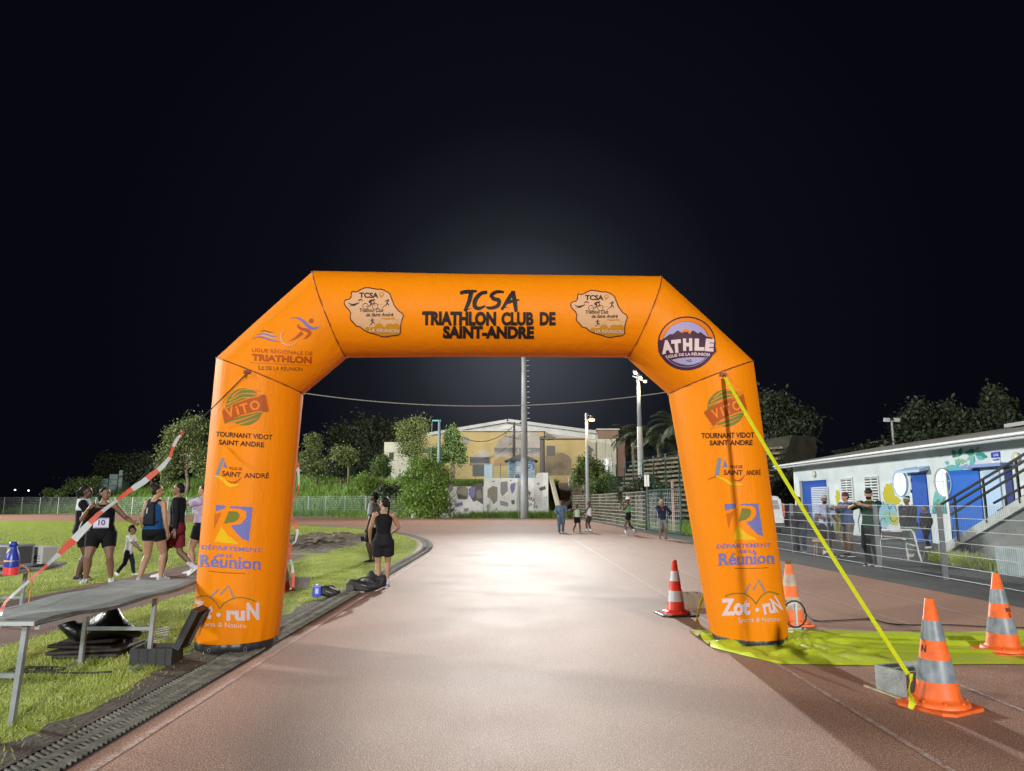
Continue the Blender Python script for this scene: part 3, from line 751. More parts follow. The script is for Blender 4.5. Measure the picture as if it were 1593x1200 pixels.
cone_mark(c2, (('RE', .41, .07, .04), ('S', .36, .035, .04)), R(-70) - R(12)); cone_mark(c1, (('N', .40, .045, .05),), R(-165) - R(28))
conc_m = M('concrete_block', (.23, .25, .235), .9, (.34, .36, .34), 8, bump=.9, bscale=70)
def block(label, c, L, W, H, rz, m=conc_m, name='concrete_block'):
    t = MB(); x, y = L / 2, W / 2; e = .03; top = H
    def bx(x0, x1, y0, y1): t.box(((x0 + x1) / 2, (y0 + y1) / 2, H / 2 + .002), (x1 - x0, y1 - y0, H))
    bx(-x, x, -y, -y + e); bx(-x, x, y - e, y)
    for xx in (-x, -e / 2, x - e): bx(xx, xx + e, -y + e, y - e)
    t.box((0, 0, .03), (L - 2 * e, W - 2 * e, .05))
    o = t.build(name, m); o.location = c; o.rotation_euler = (0, 0, rz); return tag(o, label, 'concrete block')
pb = G(1391, 1084); bp_ = V((pb.x + .09, pb.y + .14, 0))
a0, a1 = G(1361, 1076), G(1412, 1092); rzb = math.atan2(a1.y - a0.y, a1.x - a0.x)
dblk = (a1 - a0).normalized(); nblk = V((-dblk.y, dblk.x, 0))
bp_ = (a0 + a1) / 2 + nblk * .24 + dblk * .0
block('grey hollow concrete block holding the yellow strap beside the banded cone', bp_, .30, .46, .205, rzb)
block('small dark concrete block behind the left leg of the arch', G(466, 917), .32, .2, .2, .2, M('dark_block', (.13, .12, .11), .9, (.2, .19, .17), 9, bump=.6))
block('brown concrete block behind the cone on the black base', G(1077, 945), .3, .3, .2, .1, M('brown_block', (.13, .10, .07), .9, (.2, .15, .1), 9, bump=.6))
# wood offcut under the concrete block
mb = MB(); mb.bar(a0 - dblk * .12 + nblk * .02 + V((0, 0, .017)), a1 + dblk * .04 - nblk * .035 + V((0, 0, .017)), .03, .012)
tag(mb.build('wood_slat', M('raw_wood', (.42, .36, .24), .8, (.3, .25, .16), 12)), 'thin wooden slat lying at the foot of the concrete block', 'wood slat')
strap_m = M('yellow_webbing', (.55, .58, .006), .55, (.48, .50, .005), 30, bump=.2, bscale=220)
def ribbon(pts, wd, side=V((1, 0, 0)), twist=None, th=.0015):
    """flat webbing along pts"""
    mb = MB(); pts = [V(p) for p in pts]; rings = []
    for i, p in enumerate(pts):
        d = (pts[min(i + 1, len(pts) - 1)] - pts[max(i - 1, 0)]).normalized()
        s = (side - d * side.dot(d)).normalized(); n = s.cross(d)
        if twist: a = twist(i / (len(pts) - 1)); s, n = s * math.cos(a) + n * math.sin(a), n * math.cos(a) - s * math.sin(a)
        w_ = wd if not isinstance(wd, (list, tuple)) else wd[i]
        rings.append([p + s * w_ / 2 + n * th, p - s * w_ / 2 + n * th, p - s * w_ / 2 - n * th, p + s * w_ / 2 - n * th])
    mb.loft(rings); return mb
s0 = arch_pt(1126, 588, .04); s1 = (a0 + a1) / 2 + dblk * .10 + nblk * .03 + V((0, 0, .215))
s1 = AT(1413, 1050, 5.42)
mid = [s0.lerp(s1, u) - V((0, 0, .05 * math.sin(math.pi * u))) for u in [k / 24 for k in range(25)]]
lo = V((s1.x + .012, s1.y + .03, .025))
tail = [s1 + (V((.012 * math.sin(k * 1.7), -.01, 0)) + (lo - s1) * (k / 6)) for k in range(1, 7)]
t = thing('guy_strap', 'bright yellow webbing strap from the right shoulder of the arch to the concrete block', 'strap', V((s1.x, s1.y, 0)), 0)
mb = ribbon([p - V((s1.x, s1.y, 0)) for p in mid], .042, V((1, .3, 0))); mb.build('webbing', strap_m, t)
mb = ribbon([p - V((s1.x, s1.y, 0)) for p in [s1 + V((.015, -.01, .01))] + tail], [.035, .04, .05, .035, .04, .045, .03], V((1, .3, 0)), lambda u: 2.5 * u); mb.build('loose_end', strap_m, t)
# yellow strap at the back of the right leg
mb = ribbon([V((2.36, 8.5, 1.2)), V((2.28, 8.62, .5)), V((2.22, 8.74, .25)), V((2.2, 8.8, .12)), V((2.26, 8.84, .02))], [.05, .05, .07, .09, .06], V((1, 0, 0)), lambda u: u * 1.5)
tag(mb.build('tie_strap', strap_m), 'bunched yellow strap hanging behind the right leg of the arch near the red cone', 'strap')
# black guy rope on the left
rope_m = M('black_rope', (.02, .02, .022), .8)
anchor = G(-70, 1006); h0 = arch_pt(385, 582, .03)
mb = MB(); rp = [h0.lerp(anchor + V((0, 0, .03)), k / 20) - V((0, 0, .08 * math.sin(math.pi * k / 20))) for k in range(21)]; mb.tube(rp, .006, 5)
tag(mb.build('guy_rope', rope_m), 'thin black rope running down from the left shoulder of the arch', 'rope')
# red and white barrier tape
tp_r = M('tape_red', (.66, .10, .065), .45, (.60, .16, .12), 4, trans=.35); tp_w = M('tape_white', (.56, .60, .61), .45, (.46, .50, .51), 4, trans=.35)
def barrier_tape(name, label, pts, Yf, per=.17, thk=.0006):
    P = []
    for i, (x, y, wpx) in enumerate(pts):
        P.append((AT(x, y, Yf(i / (len(pts) - 1))), wpx))
    # resample
    Q = []
    for (a, wa), (b_, wb) in zip(P, P[1:]):
        n = max(2, int((b_ - a).length / .035))
        for k in range(n): u = k / n; Q.append((a.lerp(b_, u), wa + (wb - wa) * u))
    Q.append(P[-1]); mb = MB(); L = 0; lastp = Q[0][0]; prev = None
    for i, (p, wpx) in enumerate(Q):
        L += (p - lastp).length; lastp = p
        d = (Q[min(i + 1, len(Q) - 1)][0] - Q[max(i - 1, 0)][0]).normalized()
        vw = (p - V((0, 0, 1.5))).normalized(); s = d.cross(vw).normalized()
        full = .075; half = wpx * p.y / F / 2 * .74; k = min(1, half * 2 / full); tw = math.sqrt(max(0, 1 - k * k)) * (1 if math.sin(i * .07) > 0 else -1)
        e = s * half + vw * (full / 2 * tw * .6)
        e += vw * .006 * math.sin(i * 1.3)
        if prev is not None: mb.quad(prev[0] + prev[1], prev[0] - prev[1], p - e, p + e, int(L / per) % 2)
        prev = (p, e)
    o = mb.build(name, [tp_r, tp_w], smooth=True); return tag(o, label, 'barrier tape')
barrier_tape('barrier_tape', 'red and white barrier tape sagging from the black rope down to the dark table', [(281,670,5),(284,674,4),(277,681,6),(272,690,7),(268,700,5),(264,712,7),(256,722,9),(246,732,10),(235,740,12),(223,750,12),(212,757,12),(200,765,9),(188,774,7),(176,783,6),(165,791,7),(152,801,9),(140,814,12),(128,826,14),(115,840,15),(104,850,14),(92,862,10),(80,873,7),(68,884,6),(52,898,6),(38,910,5),(22,924,5),(8,937,5),(3,948,7),(0,958,6)], lambda u: 7.1 - 2.0 * u)
barrier_tape('barrier_tape', 'red and white tape hanging in loops beside the left leg of the arch', [(460,706,5),(463,728,7),(465,745,4),(464,765,3),(458,778,3),(452,783,4),(453,800,3),(459,815,5),(463,828,6),(460,842,3),(452,850,5),(450,866,5),(455,880,4),(456,897,6),(456,914,5)], lambda u: 8.3 + .5 * u, .2)
# knot and loose end on the table
# ================================================================== YELLOW TARP
m, t_, b, P = world_nodes('yellow_tarp'); t_.links.new(mixc(t_, noise(t_, P, 3, 3), (.37, .47, .02), (.46, .55, .04)), b.inputs['Base Color']); b.inputs['Roughness'].default_value = .42
bumpn(t_, b, noise(t_, P, 9, 4, .6), .5, .03); tarp_m = m
fl = [G(1098, 992), G(1128, 1016), G(1185, 1022), G(1700, 1016)]; 
def tarp_z(x, y):
    z = .017 + .010 * abs(math.sin(y * 5.2 + .5 * math.sin(x * 1.3))) + .007 * math.sin(x * 2.3 + y * 7) * math.sin(x * .8)
    for (ya, s, wd, hh) in ((7.75, .03, .05, .05), (8.15, -.02, .06, .035), (7.35, .05, .04, .03)):
        z += hh * math.exp(-((y - ya - s * (x - 3) - .05 * math.sin(x * 2.1)) / wd) ** 2)
    r = math.hypot(x - 3.0, y - 7.9); z += .05 * max(0, 1 - r / 1.3) * abs(math.sin(math.atan2(y - 7.9, x - 3) * 7))
    return max(.016, z)
mb = MB(); nx, ny = 190, 46
for j in range(ny + 1):
    v_ = j / ny
    for i in range(nx + 1):
        u = i / nx; x = 2.06 + 6.4 * u
        y0 = 6.90 + .03 * math.sin(x * 3.2) + (.80 * max(0, (2.5 - x) / .44) ** 1.1 if x < 2.5 else 0); y1 = 8.62 + .04 * math.sin(x * 2.2)
        y = y0 + (y1 - y0) * v_; z = tarp_z(x, y) if 0 < v_ < 1 else .014
        mb.v.append((x, y, z))
for j in range(ny):
    for i in range(nx):
        a = j * (nx + 1) + i; mb.f.append((a, a + 1, a + nx + 2, a + nx + 1)); mb.m.append(0)
tag(mb.build('tarpaulin', tarp_m, smooth=True), 'crumpled yellow green tarpaulin spread flat from the right leg of the arch', 'tarpaulin')
def cable(label, pts, r, m=None, name='cable', cat='cable', n=5):
    P = [V(p) for p in pts]; Q = []
    for i in range(len(P) - 1):
        p0, p1, p2, p3 = P[max(i - 1, 0)], P[i], P[i + 1], P[min(i + 2, len(P) - 1)]
        for k in range(8):
            t = k / 8; Q.append(.5 * ((2 * p1) + (-p0 + p2) * t + (2 * p0 - 5 * p1 + 4 * p2 - p3) * t * t + (-p0 + 3 * p1 - 3 * p2 + p3) * t ** 3))
    Q.append(P[-1]); mb = MB(); mb.tube(Q, r, n); return tag(mb.build(name, m or rope_m, smooth=True), label, cat)
def tz(px, py):
    p = G(px, py); return V((p.x, p.y, (tarp_z(p.x, p.y) if 6.9 < p.y < 8.62 and p.x > 2.4 else .012) + .008))
cable('black cable snaking across the yellow tarpaulin', [tz(1250, 955), tz(1268, 968), tz(1300, 968), tz(1340, 966), tz(1358, 966), tz(1385, 973), tz(1420, 975), tz(1480, 975), tz(1540, 978), tz(1640, 980)], .008)
# blower fitting by the right leg
t = thing('air_valve_stand', 'small grey metal bracket with a looped black hose at the right foot of the arch', 'bracket', G(1236, 982), 0)
mb = MB(); mb.bar((-.10, 0, .03), (.10, 0, .03), .03, .02); mb.bar((.03, 0, .03), (.03, 0, .32), .035, .02); mb.bar((.03, 0, .32), (-.10, 0, .30), .03, .02); mb.bar((-.1, 0, .03), (-.1, 0, .08), .03, .02)
for x in (-.10, .10): mb.bar((x, -.06, .03), (x, .06, .03), .025, .02)
mb.build('bracket', steel, t)
mb = MB(); mb.tube([(.0 + .13 * math.cos(k * .45), -.03 - .01 * k * .2, .20 + .15 * math.sin(k * .45)) for k in range(15)], .010, 6); mb.build('hose', rubber, t, smooth=True)
mb = MB(); mb.sph((-.12, -.02, .34), (.05, .03, .02), 8, 6); mb.build('clip', steel, t)
# ================================================================== TABLES
ply_m = M('weathered_plywood', (.10, .115, .11), .75, (.20, .22, .215), 2.2, 6, bump=.3, bscale=18)
edge_m = M('aluminium_edge', (.5, .53, .55), .4, metal=.4)
def table(label, x0, x1, y0, y1, z, group, sag=.03):
    t = thing('folding_table', label, 'table', ((x0 + x1) / 2, (y0 + y1) / 2, 0), 0, group)
    W, L = (x1 - x0) / 2, (y1 - y0) / 2; mb = MB(); rings = []
    for k in range(13):
        y = -L + 2 * L * k / 12; dz = -sag * math.sin(math.pi * k / 12) + .012 * math.sin(k * 1.1)
        tw = .010 * math.sin(k * .6) * (1 - k / 12)
        rings.append([V((-W, y, z + dz - tw)), V((W, y, z + dz + tw)), V((W, y, z - .028 + dz + tw)), V((-W, y, z - .028 + dz - tw))])
    mb.loft(rings); mb.build('tabletop', ply_m, t)
    mb = MB()
    for x in (-W + .02, W - .02): mb.bar((x, -L + .06, z - .05), (x, L - .06, z - .05), .03, .03)
    mb.bar((-W, -L - .004, z - .016), (W, -L - .004, z - .016), .010, .026); mb.build('edge_rail', edge_m, t)
    for y in (-L + .10, L - .62):
        for x in (-W + .06, W - .12):
            mb = MB(); o = -.02 if y < 0 else .0
            mb.bar((x, y, z - .04), (x - .02, y + o, .006), .035, .035, up=(0, 1, 0)); mb.build('leg', steel, t)
        mb = MB(); o = -.01 if y < 0 else 0
        mb.bar((-W + .075, y + o, .33), (W - .135, y + o, .33), .03, .03); mb.build('crossbar', steel, t)
    for x in (-W + .02, W - .14):
        mb = MB(); mb.bar((x, L - .95, .02), (x, L - .45, .02), .03, .025); mb.build('foot', steel, t)
    return t
table('long dark plywood table on grey steel legs nearest the camera', -4.05, -3.24, 5.02, 7.55, .70, 'plywood tables on the verge')
table('plywood table farther left carrying a bottle, boxes and a black bag', -6.75, -5.95, 7.4, 9.75, .70, 'plywood tables on the verge')
TZ = .702
# bottle
bt_b, bt_y, bt_r = M('bottle_blue', (.012, .035, .30), .35), M('bottle_yellow', (.8, .5, .02), .35), M('bottle_red', (.62, .05, .06), .35)
p = AT(17, 889, 8.05); p = V((p.x, 8.05, TZ)); t = thing('bottle', 'tall blue bottle with yellow bands and a red base on the farther table', 'bottle', p)
prof = [(.001, .06), (.004, .072), (.10, .074), (.17, .072), (.215, .066), (.26, .05), (.30, .036), (.315, .034)]
mb = MB(); mb.loft([rim((0, 0, z), r, 24) for z, r in prof]); mb.build('body', bt_b, t, smooth=True)
mb = MB(); mb.frus((0, 0, .312), .042, (0, 0, .36), .038, 18); mb.build('cap', bt_b, t, smooth=True)
mb = MB(); mb.loft([rim((0, 0, z), .076, 24) for z in (.006, .05, .085)], cap=False)
for k in range(24):
    j = (k + 1) % 24; a = 2 * math.pi * k / 24; hgt = lambda a: .085 + .05 * (math.sin(a - .6) + 1) * .5
    r0 = rim((0, 0, .085), .076, 24); mb.quad(r0[k], r0[j], V((r0[j].x, r0[j].y, hgt(2 * math.pi * j / 24))), V((r0[k].x, r0[k].y, hgt(a))))
mb.build('red_print', bt_r, t, smooth=True)
mb = MB()
for k in range(12):
    a = math.pi + .2 + k * .24; b2 = a + .24; f0, f1 = .155 + .018 * (1 - k / 12), .155 + .018 * (1 - (k + 1) / 12)
    mb.quad(*[V((.0755 * math.cos(q), .0755 * math.sin(q), z)) for q, z in ((a, .175 - f0 + .14), (b2, .175 - f1 + .14), (b2, f1), (a, f0))])
    z0 = .205 + .012 * k; rr = lambda z: float(np.interp(z, [.17, .215, .26, .30], [.0735, .0675, .0515, .0375])) + .001
    mb.quad(*[V((rr(z) * math.cos(q), rr(z) * math.sin(q), z)) for q, z in ((a, z0 - .0), (b2, z0 + .012), (b2, z0 + .047), (a, z0 + .035))] if z0 + .05 < .31 else [V((0, 0, .1))] * 4)
mb.build('yellow_print', bt_y, t)
# amplifier case + white box + black bag + cables
case_m = M('grey_case', (.05, .056, .06), .5, (.075, .08, .085), 9, bump=.2)
t = thing('equipment_case', 'dark grey amplifier case on the farther table', 'case', (-6.42, 9.15, TZ), R(-14))
mb = MB(); mb.box((0, 0, .14), (.62, .35, .26)); bevel(mb.build('shell', case_m, t), .012)
mb = MB()
for z in (.025, .26): mb.box((0, 0, z), (.63, .36, .022))
for x in (-.305, .305):
    for y in (-.17, .17): mb.box((x, y, .14), (.022, .022, .26))
mb.build('edging', steel, t); mb = MB(); mb.box((.02, -.178, .16), (.12, .012, .10)); mb.box((.02, -.186, .16), (.08, .012, .05)); mb.build('latch', blackp, t)
t = thing('printer', 'small pale box with slots beside the grey case on the farther table', 'box', (-5.99 - .17, 9.52, TZ), R(-8))
mb = MB(); mb.box((0, 0, .115), (.27, .26, .22)); bevel(mb.build('shell', M('pale_plastic', (.42, .44, .44), .5), t), .01)
mb = MB(); 
for z in (.04, .075, .11): mb.box((0, -.132, z), (.22, .008, .007))
mb.box((.02, -.134, .09), (.06, .008, .03)); mb.build('slot', blackp, t)
def lump(name, label, cat, p, size, rz, m, seed, group=None, extra=None):
    """soft bag: a rounded, creased volume with handle and pocket parts"""
    random.seed(seed); t = thing(name, label, cat, p, rz, group); sx, sy, sz = size
    mb = MB(); mb.sph((0, 0, sz * .48), (sx / 2, sy / 2, sz * .5), 28, 16)
    ph = [random.random() * 6 for _ in range(8)]; out = []
    for x, y, z in mb.v:
        u, v_, w_ = x / sx, y / sy, z / sz
        k = 1 + .16 * math.sin(7 * u + ph[0] + 3 * w_) + .12 * math.sin(9 * v_ + ph[1] + 5 * u) + .09 * math.sin(15 * w_ + ph[2] + 8 * u) + .05 * math.sin(22 * u + ph[3]) 
        q = abs(2 * u) ** 3; zz = max(.0, z * (1 + .22 * math.sin(6 * u + ph[4])))
        out.append((x * k, y * k, zz if zz > .012 else .004))
    mb.v = out; mb.build('bag_body', m, t, smooth=True)
    mb = MB(); mb.tube([(-sx * .28 + sx * .56 * k / 10, -.05 + .02 * math.sin(k), sz * (.86 + .22 * math.sin(math.pi * k / 10))) for k in range(11)], .012, 6); mb.build('handle', black, t, smooth=True)
    if extra: extra(t, sx, sy, sz)
    return t
def zipx(t, sx, sy, sz):
    mb = MB(); mb.tube([(-sx * .4 + sx * .8 * k / 10, -sy * .47 * math.sin(math.pi * (k + .8) / 11.6), sz * (.5 + .1 * math.sin(k * .7))) for k in range(11)], .007, 5); mb.build('zip', steel, t)
lump('duffel_bag', 'black bag lying behind the bottle on the farther table', 'bag', (-6.52, 8.5, TZ), (.55, .34, .24), .5, black, 3, 'black bags')
cable('orange cord looping off the edge of the farther table', [(-6.3, 8.1, TZ + .10), (-6.15, 8.35, TZ + .13), (-6.05, 8.6, TZ + .10), (-5.92, 8.85, TZ + .03), (-5.90, 9.0, TZ - .15), (-5.92, 9.02, .35), (-5.9, 9.0, .05), (-5.6, 8.9, .03)], .006, M('orange_cord', (.75, .22, .04), .5), 'cord', 'cord')
cable('pale cable coiled on the farther table by the bottle', [(-6.2 + .1 * math.cos(k * .7), 8.28 + .1 * math.sin(k * .7), TZ + .05 + .015 * k) for k in range(12)], .007, M('pale_cord', (.45, .42, .38), .5), 'cord', 'cord')
t = thing('loudspeaker', 'black cabinet at the left end of the farther table', 'case', (-6.62, 7.85, TZ), R(4)); mb = MB(); mb.box((0, 0, .14), (.3, .3, .26)); bevel(mb.build('cabinet', case_m, t), .012); mb = MB(); mb.box((0, -.153, .14), (.24, .012, .2)); mb.build('grille', blackp, t)
# kit under the near table
def fold_stack():
    t = thing('folded_fabric_stack', 'dark folded fabric stack topped by a shiny black bag under the near table', 'fabric stack', (-4.12, 7.35, 0), R(8))
    dk = M('dark_brown_fabric', (.02, .014, .012), .7, (.035, .024, .02), 14, bump=.3)
    for k in range(4):
        mb = MB(); zz = .01 + k * .042; ox = .02 * math.sin(k * 2.1)
        mb.loft([[V((sx * (.30 + .04 * math.sin(k * 1.7)) + ox + .04 * sy * math.sin(k), sy * (.24), zz + dz + .015 * sx * math.sin(k * 2.3) + .012)) for sx, sy in ((-1, -1), (1, -1), (1, 1), (-1, 1))] for dz in (.002, .036)]); bevel(mb.build('fold', dk, t), .02, 3)
    gl = M('glossy_black_bag', (.006, .006, .007), .34, bump=1, bscale=12, spec=.4)
    mb = MB(); mb.sph((.03, 0, .25), (.36, .25, .15), 34, 20); out = []
    for x, y, z in mb.v: out.append((x * (1 + .1 * math.sin(z * 30)), y, max(.12 + .06 * math.sin(x * 8), z * (1 + .17 * math.sin(x * 13 + y * 5) + .10 * math.sin(y * 19 + x * 9)))))
    mb.v = out; mb.build('plastic_bag', gl, t, smooth=True)
fold_stack()
t = thing('metal_canister', 'short black metal canister standing under the near table', 'canister', G(186, 1020) + V((0, .08, 0)), 0)
mb = MB(); mb.loft([rim((0, 0, z), r, 22) for z, r in ((.004, .07), (.01, .078), (.17, .078), (.18, .07), (.2, .07), (.205, .04))]); mb.build('drum', M('shiny_black_metal', (.02, .02, .022), .25, metal=.7), t, smooth=True)
mb = MB(); mb.loft([rim((0, 0, z), .082, 22) for z in (.155, .17)], cap=False); mb.build('rim_band', steel, t)
t = thing('wire_rack', 'small white slatted rack leaning on the dark stack under the near table', 'rack', G(217, 1014) + V((0, .34, 0)), R(10)); t.scale = (.72, .72, .72)
mb = MB()
for k in range(6): mb.bar((-.14, 0, .04 + .032 * k), (.16, .03, .09 + .032 * k), .010, .010)
mb.build('slat', M('dull_white', (.35, .37, .4), .5), t); mb = MB(); mb.bar((-.14, .012, .004), (-.14, .012, .24), .01, .01); mb.bar((.16, .03, .004), (.16, .03, .29), .01, .01); mb.build('upright', steel, t)
cable('tangled black cable on the grass below the near table', [V((-4.35 + .14 * math.cos(k * 1.1) + .02 * k, 6.62 + .09 * math.sin(k * 1.1), .03 + .004 * (k % 3))) for k in range(16)] + [V((-3.75, 6.5, .03)), V((-3.5, 6.55, .03))], .009)
cable('thin brown cord trailing over the grass behind the near table', [V((-4.7, 7.2, .03)), V((-4.4, 7.7, .05)), V((-4.25, 8.2, .06)), V((-4.1, 8.5, .03)), V((-3.7, 8.9, .03))], .005, M('brown_cord', (.35, .14, .06), .6), 'cord', 'cord')
pc = G(250, 1026); t = thing('equipment_case', 'open black hard case with its lid raised beside the left foot of the arch', 'case', V((-3.33, 6.98, 0)), R(3))
hard = M('black_hard_plastic', (.018, .019, .02), .5, (.028, .03, .032), 8, bump=.15); foam = M('brown_foam', (.05, .022, .012), .9, (.08, .035, .02), 20, bump=.5)
mb = MB(); 
for a, b_, s_ in (((0, -.13, .085), None, (.38, .012, .16)), ((0, .13, .085), None, (.38, .012, .16)), ((-.184, 0, .085), None, (.012, .25, .16)), ((.184, 0, .085), None, (.012, .25, .16)), ((0, 0, .012), None, (.36, .25, .016))): mb.box(a, s_)
for x in (-.12, -.04, .04, .12): mb.box((x, -.138, .085), (.02, .012, .15))
bevel(mb.build('case_tray', hard, t), .004)
mb = MB(); mb.box((0, 0, .10), (.352, .246, .06)); mb.build('foam_insert', foam, t)
mb = MB(); mb.box((.19, 0, .0), (.38, .27, .02)); 
for y in (-.13, .13): mb.box((.19, y, .035), (.38, .014, .05))
for x in (.006, .375): mb.box((x, 0, .035), (.014, .25, .05))
mm = Matrix.Rotation(R(-66), 3, 'Y'); mb.v = [tuple(V((.195, 0, .165)) + mm @ V((p[0], p[1], -p[2] + 0.0))) for p in mb.v]
bevel(mb.build('lid', hard, t), .005)
mb = MB(); mb.box((.19, 0, -.02), (.35, .24, .03)); mb.v = [tuple(V((.195, 0, .165)) + mm @ V(p)) for p in mb.v]; mb.build('lid_foam', foam, t)
mb = MB(); mb.tube([(-.05, -.05, .12), (-.055, -.05, .3)], .008, 6); mb.build('orange_tool', M('orange_plastic', (.8, .25, .03), .5), t)
# bags by the track
def heap(t, sx, sy, sz):
    zipx(t, sx, sy, sz); random.seed(2)
    mb = MB(); mb.sph((.14, .02, .15), (.20, .15, .11), 22, 12); mb.v = [(x, y, max(.01, z * (1 + .2 * math.sin(x * 25) + .18 * math.sin(y * 31 + x * 9)))) for x, y, z in mb.v]; mb.build('jacket', black, t, smooth=True)
    mb = MB(); mb.loft([[V((-.26 + x, -.15 + y, z)) for x, y in ((-.06, -.04), (.06, -.04), (.06, .05), (-.06, .05))] for z in (.02, .14)]); bevel(mb.build('pocket', M('dark_grey_fabric', (.05, .048, .045), .7), t), .02, 3)
    mb = MB(); mb.tube([(-.3, -.12, .02), (-.22, -.2, .015), (-.12, -.21, .02), (-.03, -.2, .012)], .012, 5); mb.build('strap', M('tan_strap', (.35, .3, .24), .7), t)
p = G(509, 932); b1 = lump('sports_bag', 'small black bag with a blue can beside it at the edge of the drain', 'bag', V((p.x, p.y + .12, .02)), (.30, .24, .16), R(18), black, 11, 'black bags beside the track', zipx)
p = G(567, 923); b2 = lump('sports_bag', 'larger black bag and clothes heaped at the feet of the woman in black', 'bag', V((p.x, p.y + .15, .01)), (.54, .34, .22), R(10), black, 17, 'black bags beside the track', heap)
p = G(492, 932); t = thing('drink_pouch', 'tall blue drink pouch standing against the smaller black bag', 'drink pouch', V((p.x, p.y + .02, .02)), R(10))
mb = MB(); mb.loft([[V((x * s, y * s, z)) for x, y in ((-.065, -.03), (.065, -.03), (.065, .03), (-.065, .03))] for z, s in ((.003, .9), (.02, 1), (.16, .95), (.185, .8))]); bevel(mb.build('pouch', M('blue_foil', (.015, .04, .42), .35), t), .008)
mb = MB(); mb.box((.0, -.033, .10), (.05, .004, .08)); mb.build('print', M('pale_print', (.35, .4, .7), .4), t)
mb = MB(); mb.frus((0, 0, .183), .02, (0, 0, .205), .018, 12); mb.build('cap', white, t)
# ================================================================== FENCES
def along(pts, sp):
    pts = [V((p[0], p[1], 0)) for p in pts]; out = [pts[0]]; acc = 0
    for a, b_ in zip(pts, pts[1:]):
        L = (b_ - a).length; u = sp - acc
        while u <= L: out.append(a.lerp(b_, u / L)); u += sp
        acc = (acc + L) % sp
    return out
def wire_fence(label, pts, h, sp, hs, vs, wt, pm, wm, postw=.05, z0=0.03, zf=None, vm=None, name='mesh_fence', cat='fence', ht=None):
    P = along(pts, sp); o = P[0].copy(); o.z = zf(P[0]) if zf else 0
    t = thing(name, label, cat, o)
    zz = [zf(p) if zf else 0 for p in P]; Q = [V((p.x, p.y, z)) - o for p, z in zip(P, zz)]
    for p in Q:
        mb = MB(); mb.box(p + V((0, 0, h / 2 + .01)), (postw, postw, h + .04)); mb.build('post', pm, t)
    for a, b_ in zip(Q, Q[1:]):
        mb = MB(); up = V((0, 0, 1)); d = b_ - a; n = max(1, int(d.length / vs)); nh = int((h - z0) / hs)
        off = V((d.y, -d.x, 0)).normalized() * (postw / 2 + .008)
        for k in range(nh + 1):
            z = z0 + (h - z0) * k / nh; mb.bar(a + up * z - off, b_ + up * z - off, ht or wt * 1.3, ht or wt * 1.3, 0)
        for k in range(1, n):
            p = a + d * (k / n) - off; mb.bar(p + up * (z0 - .02), p + up * (h + .015), wt, wt, 1)
        mb.build('mesh_panel', [wm, vm or wm], t)
    return t
wire_fence('grey welded mesh fence on dark posts along the asphalt beside the blue and white building', [(8.45, 6.7), (8.45, 24.4), (7.75, 31.8)], 1.42, 2.52, .2, .05, .0032, post_m, wire_m, .075, .05, ht=.011, vm=M('dull_wire', (.16, .17, .18), .6))
pale_post = M('pale_post', (.40, .43, .44), .5); tan_wire = M('tan_wire', (.40, .37, .30), .5)
wire_fence('tall pale wire fence on the far right between the stairs and the gate', [(7.25, 39), (6.7, 55), (5.6, 66)], 2.05, 2.7, .2, .2, .011, post_m, tan_wire, .06, .05, ht=.03)
fn_w = M('far_wire', (.38, .44, .42), .5)
wire_fence('long low wire fence with pale posts along the foot of the grassy bank', FENCE, 2.05, 2.7, .22, .16, .008, pale_post, fn_w, .07, .05)
wire_fence('tall dark green mesh fence in front of the terraced retaining wall', [(9.2, 36), (7.3, 57)], 4.2, 2.4, .4, .3, .008, greenpost, greenwire, .08, .1)
wire_fence('green mesh fence on top of the painted white wall', [(-24, 76), (-14, 72), (-6, 69.6), (4.4, 69.2)], 1.75, 2.4, .2, .14, .010, greenpost, greenwire, .07, .05, zf=lambda p: 3.42 if p.x > -8 else hill(p.x, p.y) + .02)
# gate
g = thing('fence_gate', 'dark green framed gate standing in the wire fence behind the blond spectator', 'gate', (7.3, 38.4, 0))
def gate_leaf(a, b_, h):
    mb = MB(); a, b_ = V(a), V(b_)
    for z in (.08, h): mb.bar(a + V((0, 0, z)), b_ + V((0, 0, z)), .06, .06)
    for p in (a, b_): mb.bar(p + V((0, 0, .04)), p + V((0, 0, h + .03)), .06, .06)
    mb.build('gate_frame', greenpost, g); mb = MB(); n = 9
    for k in range(1, n): p = a.lerp(b_, k / n); mb.bar(p + V((0, 0, .1)), p + V((0, 0, h - .03)), .012, .012)
    for k in range(1, 10): mb.bar(a + V((0, 0, h * k / 10)), b_ + V((0, 0, h * k / 10)), .012, .012)
    mb.build('mesh_panel', wire_m, g)
gate_leaf((0, 0, 0), (.12, -2.6, 0), 2.1); gate_leaf((.15, -2.8, 0), (.35, -5.6, 0), 2.1)
p = AT(1048, 812, 36); q = AT(1048, 750, 36)
tag((lambda mb: (mb.tube([(p.x, 36, -.0), (p.x, 36, q.z)], .07, 8), mb.box((p.x, 36, q.z + .03), (.16, .16, .06)), mb)[-1])(MB()).build('marker_post', M('rusty_post', (.35, .2, .15), .7)), 'short rusty pinkish post behind the gate', 'post')
